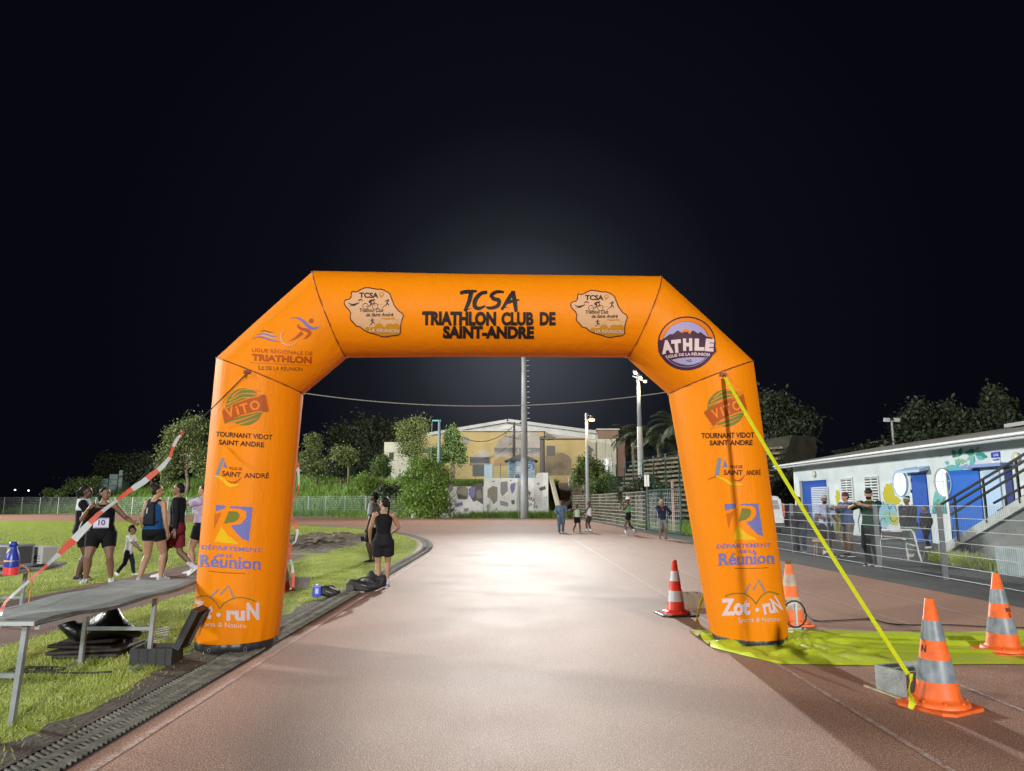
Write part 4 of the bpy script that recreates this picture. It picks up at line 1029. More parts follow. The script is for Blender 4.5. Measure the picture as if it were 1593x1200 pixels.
# ================================================================== PAINTED RETAINING WALL
ww_m = M('white_render', (.80, .80, .78), .85, (.66, .66, .64), 1.2, 5, bump=.2, bscale=20, world=True)
t = thing('retaining_wall', 'white retaining wall painted with grey and violet shapes below the green fence', 'wall', (-2, 68.4, 0))
xa, xb, xc = AT(640, 780, 68).x, AT(752, 780, 68).x, AT(853, 780, 68).x; zt0, zt1 = AT(700, 757, 68).z, AT(800, 744, 68).z
mb = MB(); O_ = V((-2, 68.4, 0))
mb.box(V(((xa + xb) / 2, 68.4, zt0 / 2)) - O_, (xb - xa, .8, zt0)); mb.box(V(((xb + xc) / 2 + .01, 68.4, zt1 / 2)) - O_, (xc - xb - .02, .8, zt1))
mb.build('wall', ww_m, t)
mb = MB(); z2 = AT(853, 739, 68).z
mb.add([V(p) - O_ for p in ((xc - 1.2, 68.01, zt1 + .005), (xc, 68.01, zt1 + .005), (xc, 68.01, z2 + .2), (xc - 1.0, 68.01, z2 + .2), (xc - 1.2, 68.79, zt1 + .005), (xc, 68.79, zt1 + .005), (xc, 68.79, z2 + .2), (xc - 1.0, 68.79, z2 + .2))], [(0, 1, 2, 3), (5, 4, 7, 6), (1, 5, 6, 2), (4, 0, 3, 7), (3, 2, 6, 7)]); mb.build('end_block', ww_m, t)
mb = MB(); cr_ = M('cream_render', (.62, .56, .42), .8)
w0, w1 = AT(856, 758, 68), AT(868, 800, 66.9)
mb.add([V(p) - O_ for p in ((xc + .02, 68.2, z2), (xc + .5, 68.2, z2 - .35), (xc + 1.4, 67.0, .0), (xc + .9, 67.0, 0), (xc + .02, 68.6, z2), (xc + .5, 68.6, z2 - .35), (xc + 1.4, 67.4, .0), (xc + .9, 67.4, 0))], [(0, 3, 2, 1), (4, 5, 6, 7), (0, 1, 5, 4), (1, 2, 6, 5), (3, 0, 4, 7)]); mb.build('sloping_wing', cr_, t)
mg = [M('mural_grey', (.27, .27, .28), .8), M('mural_sand', (.26, .245, .19), .8), M('mural_violet', (.22, .21, .40), .8), M('mural_dark', (.12, .115, .125), .8), M('mural_pale', (.40, .40, .40), .8)]
D = Decal(640, 560, 4.617)
for pts, mi in (([(255,885),(300,890),(300,935),(262,940)],0), ([(330,915),(375,905),(405,920),(410,985),(385,1005),(335,1000),(322,950)],1), ([(330,960),(400,985),(405,1000),(335,1000)],3), ([(410,930),(440,905),(490,885),(512,890),(515,1040),(470,1010),(445,1020),(420,980)],3), ([(425,920),(460,910),(455,980),(430,1000),(408,960)],2), ([(465,945),(495,930),(512,990),(470,1000)],1), ([(548,930),(585,905),(618,915),(618,1010),(590,1040),(572,1000),(545,985)],1), ([(640,880),(690,872),(692,940),(655,980),(640,960)],0), ([(715,890),(748,882),(740,940),(722,965),(708,915)],2), ([(635,1010),(695,1025),(695,1055),(640,1045)],0), ([(715,1010),(740,1005),(742,1035),(722,1040)],3), ([(915,920),(962,905),(965,930),(925,942)],3), ([(305,1035),(365,1020),(372,1045),(320,1060)],2), ([(285,1005),(320,1000),(325,1025),(295,1025)],4), ([(168,1010),(215,1000),(270,1020),(265,1060),(240,1085),(175,1085)],0), ([(375,1070),(410,1062),(410,1088),(380,1090)],0), ([(540,1045),(560,1035),(558,1085),(545,1085)],0), ([(570,875),(600,868),(595,880)],0), ([(703,866),(720,862),(718,872)],3), ([(895,890),(918,882),(915,900)],0), ([(945,995),(975,985),(975,992)],3), ([(440,890),(452,895),(448,905)],3), ([(595,1072),(620,1066),(612,1078)],3), ([(120,1090),(140,1030),(165,1010),(160,1090)],2), ([(255,1070),(320,1075),(300,1092),(255,1092)],2)):
    D.poly(pts, mi, 1)
D.stroke([(205,970),(225,990),(245,985),(270,965)], [6,5,5,6], 3, 2); D.stroke([(205,970),(210,1010),(240,1045),(272,1010),(270,965)], 5, 3, 2); D.stroke([(220,1015),(232,1018)], 5, 3, 2); D.stroke([(250,1015),(262,1010)], 5, 3, 2); D.ell((243,1040), 6, 5, 3, 2, 8)
random.seed(5)
for k in range(26):
    a = random.random(); b_ = random.random(); x = 822 + 90 * b_ * (1 - .5 * (1 - a)); y = 905 + 150 * a
    if x < 825 + 90 * a + 8: D.stroke([(x, y), (x + random.uniform(-12, 12), y + random.uniform(8, 18)), (x + random.uniform(-14, 14), y + random.uniform(14, 26))], [4, 8, 3], 3, 1)
pm_ = plane_mapper((0, 68.0, 0), (0, -1, 0))
D.build('mural', mg, lambda x, y, g: pm_(x, y, g * 6) - O_, t, step=0)
# ---- stairs with white handrails
stn = M('stair_concrete', (.20, .15, .11), .9, (.28, .22, .17), 3)
t = thing('outdoor_stairs', 'brown flight of steps with white handrails right of the painted wall', 'stairs', (6.6, 68, 0))
mb = MB()
for k in range(18): mb.box((-.05, .3 + .36 * k + .6, (k + 1) * .095 + .0), (3.4, 1.55, (k + 1) * .19))
mb.build('steps', stn, t)
for x in (-.8, .25, 1.3):
    for k0 in (2, 9):
        mb = MB(); y0, y1 = .3 + .36 * k0, .3 + .36 * (k0 + 6); z0, z1 = (k0 + 1) * .19, (k0 + 7) * .19
        for dx in (0, .28):
            mb.tube([(x + dx, y0, z0 - .1), (x + dx, y0, z0 + .95), (x + dx, y1, z1 + .95), (x + dx, y1, z1 - .1)], .035, 6)
        mb.bar((x, y0, z0 + .5), (x, y1, z1 + .5), .04, .04); mb.bar((x, y0, z0 + .95), (x + .28, y0, z0 + .95), .06, .06); mb.bar((x, y1, z1 + .95), (x + .28, y1, z1 + .95), .06, .06)
        mb.build('handrail', white, t)
mb = MB(); pl = AT(897, 770, 67); pt_ = AT(897, 742, 67)
for k in range(7):
    mb.box((pl.x + .04 * math.sin(k * 2), 67.2, .42 * k + .25), (.75 + .06 * math.sin(k * 3), .7, .40))
tag(mb.build('stone_pillar', M('rough_stone', (.25, .19, .13), .95, (.38, .30, .2), 5, bump=1, bscale=6)), 'rough stone pillar on the right side of the stairs', 'pillar')
# ---- terraced retaining wall on the right
ter = M('precast_wall', (.085, .07, .05), .9, (.21, .175, .12), 2.5, 5, bump=.5, bscale=12, world=True)
t = thing('terraced_wall', 'terraced retaining wall of pale horizontal beams climbing to the right behind the green mesh fence', 'wall', (9, 54, 0))
mb = MB(); A0, B0 = V((-1.6, 4.5, 0)), V((6.5, -8.0, 0)); nn = V((B0.y - A0.y, -(B0.x - A0.x), 0)).normalized() * -1
for k in range(14):
    for j in range(8):
        a = A0.lerp(B0, j / 8); b_ = A0.lerp(B0, (j + .96) / 8); rise = .38 * (j / 8) * k / 14 * 3
        c = nn * (.26 * k); mb.bar(a + c + V((0, 0, .15 + .36 * k + rise * .3)), b_ + c + V((0, 0, .15 + .36 * k + rise * .3)), .30, .15)
        mb.bar(a.lerp(b_, .5) + c + nn * .2 + V((0, 0, -.05 + .36 * k + rise * .3)), a.lerp(b_, .5) + c + nn * .2 + V((0, 0, .10 + .36 * k + rise * .3)), .2, .2)
mb.build('beam_rows', ter, t)
mb = MB(); mb.loft([[A0 + nn * .35, B0 + nn * .35, B0 + nn * 6, A0 + nn * 6], [A0 + nn * 4.3 + V((0, 0, 5)), B0 + nn * 4.3 + V((0, 0, 6)), B0 + nn * 7 + V((0, 0, 6)), A0 + nn * 7 + V((0, 0, 5))]]); mb.build('backfill', M('planted_earth', (.012, .016, .006), .95, (.04, .034, .02), 1.5, bump=.8, bscale=5), t)
t = thing('notice_board', 'small bright white board on posts in front of the terraced wall', 'board', (AT(1006, 748, 39).x, 39, 0)); zb = AT(1006, 757, 39).z; zt_ = AT(1006, 739, 39).z
mb = MB(); mb.box((0, 0, (zb + zt_) / 2), (.26, .05, zt_ - zb)); mb.build('panel', M('bright_board', (.8, .8, .78), .5), t); mb = MB(); mb.box((0, .04, zb / 2), (.05, .05, zb)); mb.box((.0, -.03, (zb + zt_) / 2), (.02, .015, zt_ - zb)); mb.build('post', post_m, t)
# ================================================================== MASTS, LAMPS, POLES
mast_m = M('mast_steel', (.36, .37, .38), .5, (.28, .29, .30), .8, metal=.1)
t = thing('floodlight_mast', 'tall grey floodlight mast with climbing pegs rising behind the crossbar of the arch', 'floodlight mast', MAST)
mb = MB(); mb.frus((0, 0, 0), .36, (0, 0, 5.5), .34, 16); mb.frus((0, 0, 5.5), .31, (0, 0, 19.8), .20, 16); mb.build('pole', mast_m, t, smooth=True)
for k in range(31):
    z = 3.2 + k * .5; r = .33 - .12 * z / 19.8; mb = MB(); mb.bar((r - .02, 0, z), (r + .24, 0, z), .035, .035); mb.build('climbing_peg', steel, t)
mb = MB(); mb.bar((-1.6, 0, 19.5), (1.6, 0, 19.5), .12, .12); mb.bar((-1.6, 0, 20.0), (1.6, 0, 20.0), .12, .12); mb.build('head_frame', steel, t)
lamp_w = M('lit_floodlight_glass', (.9, .9, .9), .3, emit=(1, .97, .9), es=30)
for x in (-1.2, -.4, .4, 1.2):
    mb = MB(); mb.box((x, -.16, 19.75), (.6, .22, .5)); h_ = mb.build('lamp_housing', post_m, t)
    mb = MB(); mb.box((x, -.285, 19.72), (.5, .02, .4)); gl = mb.build('lamp_glass', lamp_w, h_); gl.visible_shadow = True
glow = M('lit_street_lamp', (.9, .7, .4), .3, emit=(1, .60, .24), es=2.2)
def street_lamp(label, px, pyt, Y, col, arm, rad=.09):
    top = AT(px, pyt, Y); b0 = V((top.x, Y, hill(top.x, Y) if Y > 50 else 0)); b0.z = max(b0.z, 0) * (1 if Y > 50 else 0)
    h = top.z - b0.z; t = thing('street_lamp', label, 'street lamp', b0)
    mb = MB(); mb.frus((0, 0, 0), rad * 1.5, (0, 0, h), rad, 12); mb.build('pole', mast_m, t, smooth=True)
    mb = MB(); mb.bar((0, 0, h - .15), (arm * .6, -.1, h - .2), .06, .06); mb.build('arm', mast_m, t)
    mb = MB(); mb.loft([rim((arm, -.12, h - .50), .27, 14), rim((arm, -.12, h - .38), .22, 14), rim((arm, -.12, h - .2), .1, 14)]); s_ = mb.build('lamp_shade', post_m, t)
    mb = MB(); mb.sph((arm, -.12, h - .56), (.27, .24, .15), 12, 8); mb.build('bulb', glow, s_, smooth=True)
    l = bpy.data.lights.new('street_light', 'POINT'); l.energy = 190; l.color = col; l.shadow_soft_size = .25
    o = bpy.data.objects.new('street_light', l); COL.objects.link(o); o.location = b0 + V((arm, -.35, h - .85)); return t
street_lamp('lit street lamp with an orange glow left of the tall lit pole', 912, 643, 58, (1, .68, .34), .42, .11)
t = thing('lamp_mast', 'tall pale pole crowned by warm lit lamps close to the right leg of the arch', 'lamp mast', (AT(996, 700, 47).x, 47, 0)); top = AT(994, 574, 47); h = top.z
mb = MB(); mb.frus((0, 0, 0), .25, (0, 0, h * .62), .17, 14); mb.frus((0, 0, h * .62), .15, (0, 0, h - .3), .10, 14); mb.build('pole', mast_m, t, smooth=True)
mb = MB(); mb.bar((-.35, 0, h - .5), (.5, 0, h - .9), .06, .06); mb.build('arm', steel, t)
for x, z in ((-.22, h - .2), (.12, h - .55), (.45, h - .85)):
    mb = MB(); mb.box((x, -.05, z), (.22, .2, .2), Matrix.Rotation(.4, 3, 'X')); q_ = mb.build('lamp_housing', steel, t)
    if x < .4: mb = MB(); mb.sph((x, -.2, z - .12), (.13, .08, .11), 10, 6); mb.build('bulb', M('lit_warm_bulb', (.9, .8, .6), .3, emit=(1, .74, .42), es=2.6), q_, smooth=True)
l = bpy.data.lights.new('street_light', 'POINT'); l.energy = 240; l.color = (1, .78, .46); l.shadow_soft_size = .2
o = bpy.data.objects.new('street_light', l); COL.objects.link(o); o.location = (AT(996, 700, 47).x, 46.5, h - 1.3)
cy_m = M('cyan_lit_metal', (.20, .62, .66), .5)  # cyan light on the arm and pole is put into their colours
t = thing('pitch_light_pole', 'pale bluish pole with a short arm at its top in front of the hall', 'pole', (AT(683, 700, 74).x, 74, 3.4)); h = AT(683, 654, 74).z - 3.4
mb = MB(); mb.frus((0, 0, 0), .2, (0, 0, h), .14, 10); mb.build('pole', M('cyan_lit_pole', (.24, .33, .36), .5), t, smooth=True); mb = MB(); mb.bar((-.75, 0, h - .05), (.15, 0, h - .05), .22, .14); mb.build('arm', cy_m, t); mb = MB(); mb.bar((-.8, .2, h - .1), (-.9, .5, h - 4), .04, .04); mb.build('stay', steel, t)
dkp = M('dark_pole', (.035, .03, .028), .8)
for lab, px, y0, y1, Y, arms in (('thin dark utility pole with a small crossarm before the hall gable', 800, 742, 657, 96, True), ('thick dark utility pole with a fuse box before the yellow right block of the hall', 844, 742, 679, 84, False)):
    p0, p1 = AT(px, y0, Y), AT(px, y1, Y); zb = hill(p0.x, Y); t = thing('utility_pole', lab, 'utility pole', (p0.x, Y, zb)); hh = p1.z - zb
    mb = MB(); mb.frus((0, 0, -.1), .2 if arms else .34, (0, 0, hh), .14 if arms else .28, 10); mb.build('pole', dkp, t)
    mb = MB()
    if arms: mb.bar((-1.1, 0, hh - .1), (1.0, 0, hh - .5), .12, .12); mb.sph((-.9, 0, hh + .25), .14, 8, 6); mb.sph((.85, 0, hh - .1), .14, 8, 6)
    else:
        mb.bar((-.4, -.36, hh - .3), (1.5, -.36, hh - .3), .14, .14); mb.build('crossarm', dkp, t); mb = MB(); mb.box((1.0, -.1, hh - 1.7), (1.0, .5, 1.1))
    mb.build('crossarm' if arms else 'fuse_box', dkp, t)
def line(name, label, a, b_, sag, r, m):
    mb = MB(); mb.tube([a.lerp(b_, k / 30) - V((0, 0, sag * 4 * (k / 30) * (1 - k / 30))) for k in range(31)], r, 5); return tag(mb.build(name, m), label, 'cable')
line('overhead_cable', 'pale overhead cable sagging across the opening of the arch', AT(400, 600, 55), AT(1110, 598, 55), AT(760, 600, 55).z - AT(760, 633, 55).z, .035, M('pale_cable', (.30, .28, .24), .6))
for lab, px in (('dark utility pole behind the left leg of the arch carrying the pale overhead cable', 400), ('dark utility pole behind the right leg of the arch carrying the pale overhead cable', 1110)):
    q = AT(px, 604, 55); t = thing('utility_pole', lab, 'utility pole', (q.x, 55.12, 0)); mb = MB(); mb.frus((0, 0, 0), .15, (0, 0, q.z + .35), .11, 10); mb.build('pole', dkp, t); mb = MB(); mb.bar((0, -.2, q.z + .15), (0, .25, q.z + .15), .1, .1); mb.build('bracket', steel, t)
line('overhead_cable', 'thin dark cable sagging from the left hall corner to the utility pole by the gable', AT(715, 678, 95), AT(800, 662, 95), 1.4, .05, dkp)
# ================================================================== HALL
yel = M('yellow_render', (.34, .255, .105), .85, (.27, .205, .095), .35, 5, world=True); cre = M('cream_panel', (.46, .44, .34), .8, (.36, .35, .29), .3, 5, world=True)
gst = M('stained_render', (.19, .17, .15), .9, (.30, .27, .235), .5, 6, world=True); drk = M('dark_opening', (.01, .01, .012), .4); rf_m = M('metal_roof', (.27, .27, .26), .5, (.33, .33, .32), .3, world=True); brn = M('brown_cladding', (.15, .085, .06), .8, (.19, .11, .08), .4, world=True)
H = thing('sports_hall', 'large cream and yellow sports hall with a low gabled roof beyond the green fence', 'hall', (0, 105, 4)); HO = V((0, 105, 4))
def hp(px, py, Y): return AT(px, py, Y) - HO
def hbox(name, m, x0, y0, x1, y1, Y, dep, par=H):
    a, b_ = hp(x0, y1, Y), hp(x1, y0, Y); mb = MB(); mb.box(((a.x + b_.x) / 2, Y - 105 + dep / 2, (a.z + b_.z) / 2), (b_.x - a.x, dep, b_.z - a.z)); return mb.build(name, m, par)
gp = [hp(640, 684, 105), hp(791, 658, 105), hp(930, 676, 105), hp(930, 752, 105), hp(640, 752, 105)]
mb = MB(); mb.loft([[p + V((0, d, 0)) for p in gp] for d in (0, 40)]); mb.build('wall', cre, H)
mb = MB(); r0 = [hp(632, 679, 104.2), hp(791, 652, 104.2), hp(936, 671, 104.2)]; th = V((0, 0, -.45))
mb.loft([[r0[0] + V((0, d, 0)), r0[1] + V((0, d, 0)), r0[2] + V((0, d, 0)), r0[2] + th + V((0, d, 0)), r0[1] + th + V((0, d, 0)), r0[0] + th + V((0, d, 0))] for d in (0, 42)]); mb.build('roof', rf_m, H)
mb = MB(); q0 = [hp(645, 683, 104.95), hp(791, 657, 104.95), hp(926, 674, 104.95)]
mb.loft([[q0[0] + V((0, d, 0)), q0[1] + V((0, d, 0)), q0[2] + V((0, d, 0)), q0[2] + V((0, d, -1.0)), q0[1] + V((0, d, -1.0)), q0[0] + V((0, d, -1.0))] for d in (-.15, .03)]); mb.build('gable_band', M('weathered_gable', (.30, .30, .29), .8, (.44, .44, .42), .5, 6, world=True), H)
hbox('porch_block', yel, 708, 671, 846, 752, 101, 4.2); hbox('porch_roof', rf_m, 704, 669.5, 849, 671, 100.6, 4.4)
hbox('store_block', yel, 848, 683.5, 912, 752, 100.5, 4.7); hbox('store_roof', brn, 846, 681.5, 914, 683.5, 100.2, 5)
hbox('annex', cre, 596, 688, 648, 752, 103, 12); hbox('annex_wall', yel, 648, 678, 710, 752, 103.5, 1.6)
hbox('wing', cre, 930, 676, 958, 752, 103.2, 20); hbox('wing_cladding', brn, 930, 669, 962, 682, 102.9, 20); hbox('wing_roof', cre, 928, 667, 964, 669, 102.6, 20)
hbox('brown_wing', brn, 958, 681, 972, 752, 104, 14)
for x0, y0, x1, y1, Y in ((769, 696.5, 805, 704, 100.94), (807, 696.5, 841, 704, 100.94), (731, 711, 762, 722, 100.94), (719, 697, 724, 703, 100.94), (605, 704, 612, 716, 102.94), (630, 703, 638, 712, 103.4), (657, 698, 668, 706, 103.4)):
    f = hbox('window', drk, x0, y0, x1, y1, Y, .12)
    a, b_ = hp(x0, y1, Y), hp(x1, y0, Y); mb = MB()
    for z in (a.z, b_.z): mb.box(((a.x + b_.x) / 2, Y - 105 - .06, z), (b_.x - a.x + .15, .1, .12))
    mb.build('window_frame', gst, f)
hbox('garage_door', drk, 735, 722, 760, 741, 100.92, .12); hbox('service_door', M('blue_grey_door', (.25, .33, .40), .6), 753, 722, 766, 745, 100.9, .15)
# weather stains with arched outlines on the front
D = Decal(640, 560, 4.617)
D.poly([(600,625),(630,580),(680,540),(730,520),(770,512),(900,512),(915,540),(930,600),(930,632),(600,632)], 0, 0)
D.poly([(600,668),(930,668),(915,690),(820,700),(700,690),(640,720),(600,700)], 0, 0); D.poly([(450,690),(500,645),(560,660),(570,700),(560,740),(590,755),(420,755)], 0, 0)
D.poly([(370,545),(410,560),(415,600),(380,625),(350,610)], 0, 0)
pmh = plane_mapper((0, 101, 0), (0, -1, 0)); D.build('wall_stain', [gst], lambda x, y, g: pmh(x, y, .03) - HO, H, step=0)
D = Decal(640, 560, 4.617); D.poly([(600,720),(640,695),(690,705),(690,760),(590,760)], 0); D.build('wall_stain', [M('dark_stain', (.22, .15, .07), .9)], lambda x, y, g: pmh(x, y, .045) - HO, H, step=0)
D = Decal(640, 560, 4.617); D.poly([(965,690),(1020,670),(1080,665),(1130,690),(1150,720),(1148,830),(960,830)], 0); D.poly([(975,580),(1055,568),(960,515)], 0)
pmr = plane_mapper((0, 100.5, 0), (0, -1, 0)); D.build('wall_stain', [M('sooty_stain', (.11, .085, .06), .95, (.2, .16, .1), .6)], lambda x, y, g: pmr(x, y, .03) - HO, H, step=0)
for x in (938, 948): hbox('wall_pilaster', cre, x, 683, x + 3, 752, 103.0, .3)
wl = hbox('window', M('lit_window_glass', (.5, .5, .5), .3, emit=(.8, .9, 1), es=.5), 941, 714, 951, 734, 103.05, .2); mb = MB(); a, b_ = hp(941, 734, 102.9), hp(951, 714, 102.9)
for u in (0, .5, 1): mb.box((a.x + (b_.x - a.x) * u, -2.1, (a.z + b_.z) / 2), (.12, .1, b_.z - a.z)); mb.box(((a.x + b_.x) / 2, -2.1, a.z + (b_.z - a.z) * u), (b_.x - a.x, .1, .12))
mb.build('window_frame', white, wl)
# small painted hut
hz = 3.35; t = thing('small_hut', 'small square hut with a pyramid roof and blue painted walls behind the floodlight mast', 'hut', (AT(811, 730, 74).x, 74.0 + 1.8, hz)); a, b_ = AT(790, 742, 74), AT(832, 717, 74); wx = (b_.x - a.x) / 2; hh = b_.z - hz
mb = MB(); mb.box((0, 0, hh / 2), (2 * wx, 3.2, hh)); mb.build('wall', M('blue_mural_wall', (.10, .22, .42), .8, (.42, .52, .60), .9, 5, contrast=(.42, .58)), t)
pk = AT(811, 705, 75.8).z - hz; e = wx + .35; mb = MB(); mb.add([(-e, -1.95, hh), (e, -1.95, hh), (e, 1.95, hh), (-e, 1.95, hh), (0, 0, pk)], [(0, 1, 4), (1, 2, 4), (2, 3, 4), (3, 0, 4), (3, 2, 1, 0)]); mb.build('roof', M('hut_roof', (.22, .23, .23), .7, (.18, .19, .19), 2), t)
mb = MB()
for c, r in (((wx * .62, -1.612, hh * .72), .27), ((-.35, -1.612, hh * .3), .33)):
    mb.tube([(c[0] + r * math.cos(k * .3142), c[1], c[2] + r * math.sin(k * .3142)) for k in range(21)], .05, 5)
mb.box((-.3, -1.612, hh * .62), (.5, .02, .7), .0); mb.build('mural', M('pale_mural', (.6, .62, .62), .7), t)
# stacked pale green containers on the bank at the far left
gm = M('green_grey_panel', (.18, .25, .235), .7, (.22, .3, .28), .6, world=True)
for lab, x0, y0, x1, y1 in (('pale green block on the bank, the tallest of the stepped row', 183, 732, 191, 752), ('pale green block on the bank, in the middle of the stepped row', 168, 738, 183, 757), ('pale green block on the bank, lowest and leftmost of the stepped row', 147, 745, 168, 759)):
    a, b_ = AT(x0, y1, 100), AT(x1, y0, 100); hzz = 1.5
    t = thing('container_wall', lab, 'block wall', ((a.x + b_.x) / 2, 101.2, hzz)); mb = MB(); W_ = b_.x - a.x - .06; zt2 = b_.z - hzz
    mb.box((0, 0, zt2 / 2), (W_, 2.2, zt2)); mb.build('panel', gm, t); mb = MB()
    for k in range(1, 5): mb.box((0, -1.115, zt2 * k / 5), (W_, .04, .07))
    mb.build('joint', M('dark_joint', (.05, .07, .07), .8), t)
# ================================================================== BLUE AND WHITE CLUB BUILDING
BX = 15.5; t = thing('clubhouse', 'low white clubhouse with blue doors, round windows and painted plants behind the mesh fence', 'building', (BX, 28, 0)); BO = V((BX, 28, 0)); B = t
wall_m = M('white_wall', (.62, .67, .69), .85, (.52, .57, .59), .9, 5, bump=.15, bscale=15, world=True); blue_m = M('blue_door', (.012, .07, .36), .5, (.016, .09, .42), 2); blue_d = M('deep_blue', (.012, .03, .16), .5); paleb = M('pale_blue', (.38, .52, .72), .6)
YE_ = 39.6; mb = MB(); mb.box((4, -.2 + 0, 1.72), (8, 2 * (YE_ - 28) + .0, 3.44)); mb.v = [(x, y - .0, z) for x, y, z in mb.v]; mb.build('wall', wall_m, B)
# roof with overhang, corrugated sheet and gutter
e0, e1 = -12.2, YE_ - 28 + .4; mb = MB(); n = 140
prof_t, prof_b = [], []
for k in range(n + 1):
    y = e0 + (e1 - e0) * k / n; c = .018 * (1 if k % 2 else -1); prof_t.append([V((-.72, y, 3.50 + c)), V((5.0, y, 4.50 + c))]); prof_b.append([V((-.72, y, 3.46 + c)), V((5.0, y, 4.46 + c))])
for k in range(n):
    mb.quad(prof_t[k][0], prof_t[k + 1][0], prof_t[k + 1][1], prof_t[k][1])
mb.build('roof', M('grey_roof_sheet', (.20, .19, .175), .7, (.27, .26, .24), .8, world=True), B)
mb = MB(); mb.box((-.36, (e0 + e1) / 2 - .0, 3.452), (.70, e1 - e0 - .02, .04)); mb.build('soffit', wall_m, B)
mb = MB(); mb.bar((-.76, e0, 3.40), (-.76, e1, 3.40), .06, .20); mb.bar((-.80, e0, 3.49), (-.80, e1, 3.49), .06, .03); mb.bar((-.805, e0, 3.33), (-.805, e1, 3.33), .03, .025); mb.build('fascia', M('pale_fascia', (.50, .53, .54), .5), B)
mb = MB(); mb.tube([(-.86, e0, 3.44), (-.86, e1, 3.44)], .045, 8); mb.build('gutter', M('gutter', (.62, .64, .65), .5), B)
mb = MB(); p = AX(1560, 664, 19) - BO; mb.box((4.0, p.y - 1.5, 4.40), (.9, 3.0, .14)); mb.build('skylight', M('skylight_sheet', (.30, .32, .32), .5), B)
def bw(px, py): return AX(px, py, BX) - BO
def wbox(name, m, x0, y0, x1, y1, dep=.04, out=0.0, par=None, yb=None):
    a, b_ = bw(x0, y0), bw(x1, y1); zt = (a.z); zb = b_.z if yb is None else yb
    mb = MB(); mb.box((-out - dep / 2, (a.y + b_.y) / 2, (zt + zb) / 2), (dep, abs(a.y - b_.y), zt - zb)); return mb.build(name, m, par or B)
sh = wbox('roller_shutter', blue_m, 1249, 749, 1289, 800, .03, .0, yb=.02); shm = M('lit_slats', (.62, .66, .70), .5)  # whitish slats: the lit part of the shutter painted into the colour
a, b_ = bw(1263, 758), bw(1289, 760); mb = MB()
for k in range(22): mb.box((-.045, (a.y + b_.y) / 2, a.z - .05 - k * .088), (.025, abs(a.y - b_.y), .058))
mb.build('slat', shm, sh)
a, b_ = bw(1247.5, 748), bw(1249, 800); mb = MB(); mb.box((-.02, (a.y + b_.y) / 2, a.z / 2), (.06, .35, a.z)); mb.build('shutter_guide', M('guide_grey', (.22, .23, .25), .8), B)  # mid grey strip along the left edge of the shutter
for x0, y0, x1, y1 in ((1309, 744.5, 1329, 779), (1346, 742, 1370, 783)):
    a, b_ = bw(x0, y0), bw(x1, y1); yc, wy = (a.y + b_.y) / 2, abs(a.y - b_.y); zc, hz_ = (a.z + b_.z) / 2, a.z - b_.z
    mb = MB(); mb.box((-.012, yc, zc), (.02, wy, hz_)); wd_ = mb.build('window', M('dark_pane', (.06, .07, .075), .3), B)
    mb = MB()
    for z in (zc - hz_ / 2, zc + hz_ / 2): mb.box((-.03, yc, z), (.06, wy + .06, .06))
    for y in (yc - wy / 2, yc, yc + wy / 2): mb.box((-.034, y, zc), (.056, .06, hz_ - .06))
    mb.build('window_frame', white, wd_); mb = MB()
    for k in range(9): mb.box((-.05, yc, zc - hz_ / 2 + hz_ * (k + .7) / 9.4), (.05, wy - .08, .05), Matrix.Rotation(.6, 3, 'Y'))
    mb.build('louvre', M('pale_louvre', (.55, .60, .60), .4), wd_)
lit = M('lit_round_glass', (.7, .72, .72), .3, emit=(.86, .97, 1.0), es=1.05)
for px, py, m_ in ((1401.5, 752, paleb), (1469, 751, M('grey_reveal', (.36, .37, .37), .8))):
    c = bw(px, py); r = .53; mb = MB()
    rg = lambda r_, x: [V((x, c.y + r_ * math.cos(k * .2618), c.z + r_ * math.sin(k * .2618))) for k in range(24)]
    mb.loft([rg(r * 1.0, -.002), rg(r * 1.0, -.07), rg(r * .91, -.07), rg(r * .91, -.006)], cap=False); w_ = mb.build('round_window', m_, B)
    mb = MB(); mb.poly([p for p in rg(r * .92, -.02)][::-1]); mb.build('pane', lit, w_); mb = MB(); mb.box((-.04, c.y, c.z), (.02, .03, 1.6 * r)); mb.box((-.043, c.y, c.z + .05), (.02, 1.6 * r, .03)); mb.build('glazing_bar', paleb, w_)
dr = wbox('door', blue_m, 1418, 738, 1446, 790, .05, 0, yb=.02); wbox('hinge', blue_d, 1419, 745, 1421, 750, .02, .05, dr); wbox('hinge', blue_d, 1419, 762, 1421, 767, .02, .05, dr)
a, b_ = bw(1410, 733), bw(1446.5, 731); mb = MB(); mb.add([(-.0, a.y, a.z + .13), (-.0, b_.y, a.z + .13), (-.40, b_.y, a.z - .02), (-.40, a.y, a.z - .02), (-.0, a.y, a.z - .0), (-.0, b_.y, a.z - .0), (-.40, b_.y, a.z - .10), (-.40, a.y, a.z - .10)], [(0, 1, 2, 3), (7, 6, 5, 4), (0, 3, 7, 4), (1, 5, 6, 2), (2, 6, 7, 3)]); mb.build('door_canopy', paleb, B)
wbox('double_door', M('bright_blue_door', (.008, .12, .52), .45), 1474, 733, 1530, 790, .05, 0, yb=.02); wbox('door_post', white, 1475.5, 735, 1477.5, 790, .05, .055, yb=.02)
wbox('door', paleb, 1531, 731, 1562, 790, .05, 0.002, yb=.02); wbox('door', blue_d, 1563, 728, 1581, 790, .05, .0, yb=.02)
a, b_ = bw(1512, 726), bw(1576, 720); mb = MB(); mb.box((-.2, (a.y + b_.y) / 2, a.z - .02), (.4, abs(a.y - b_.y), .10)); mb.build('door_canopy', M('blue_canopy', (.16, .24, .50), .6), B)
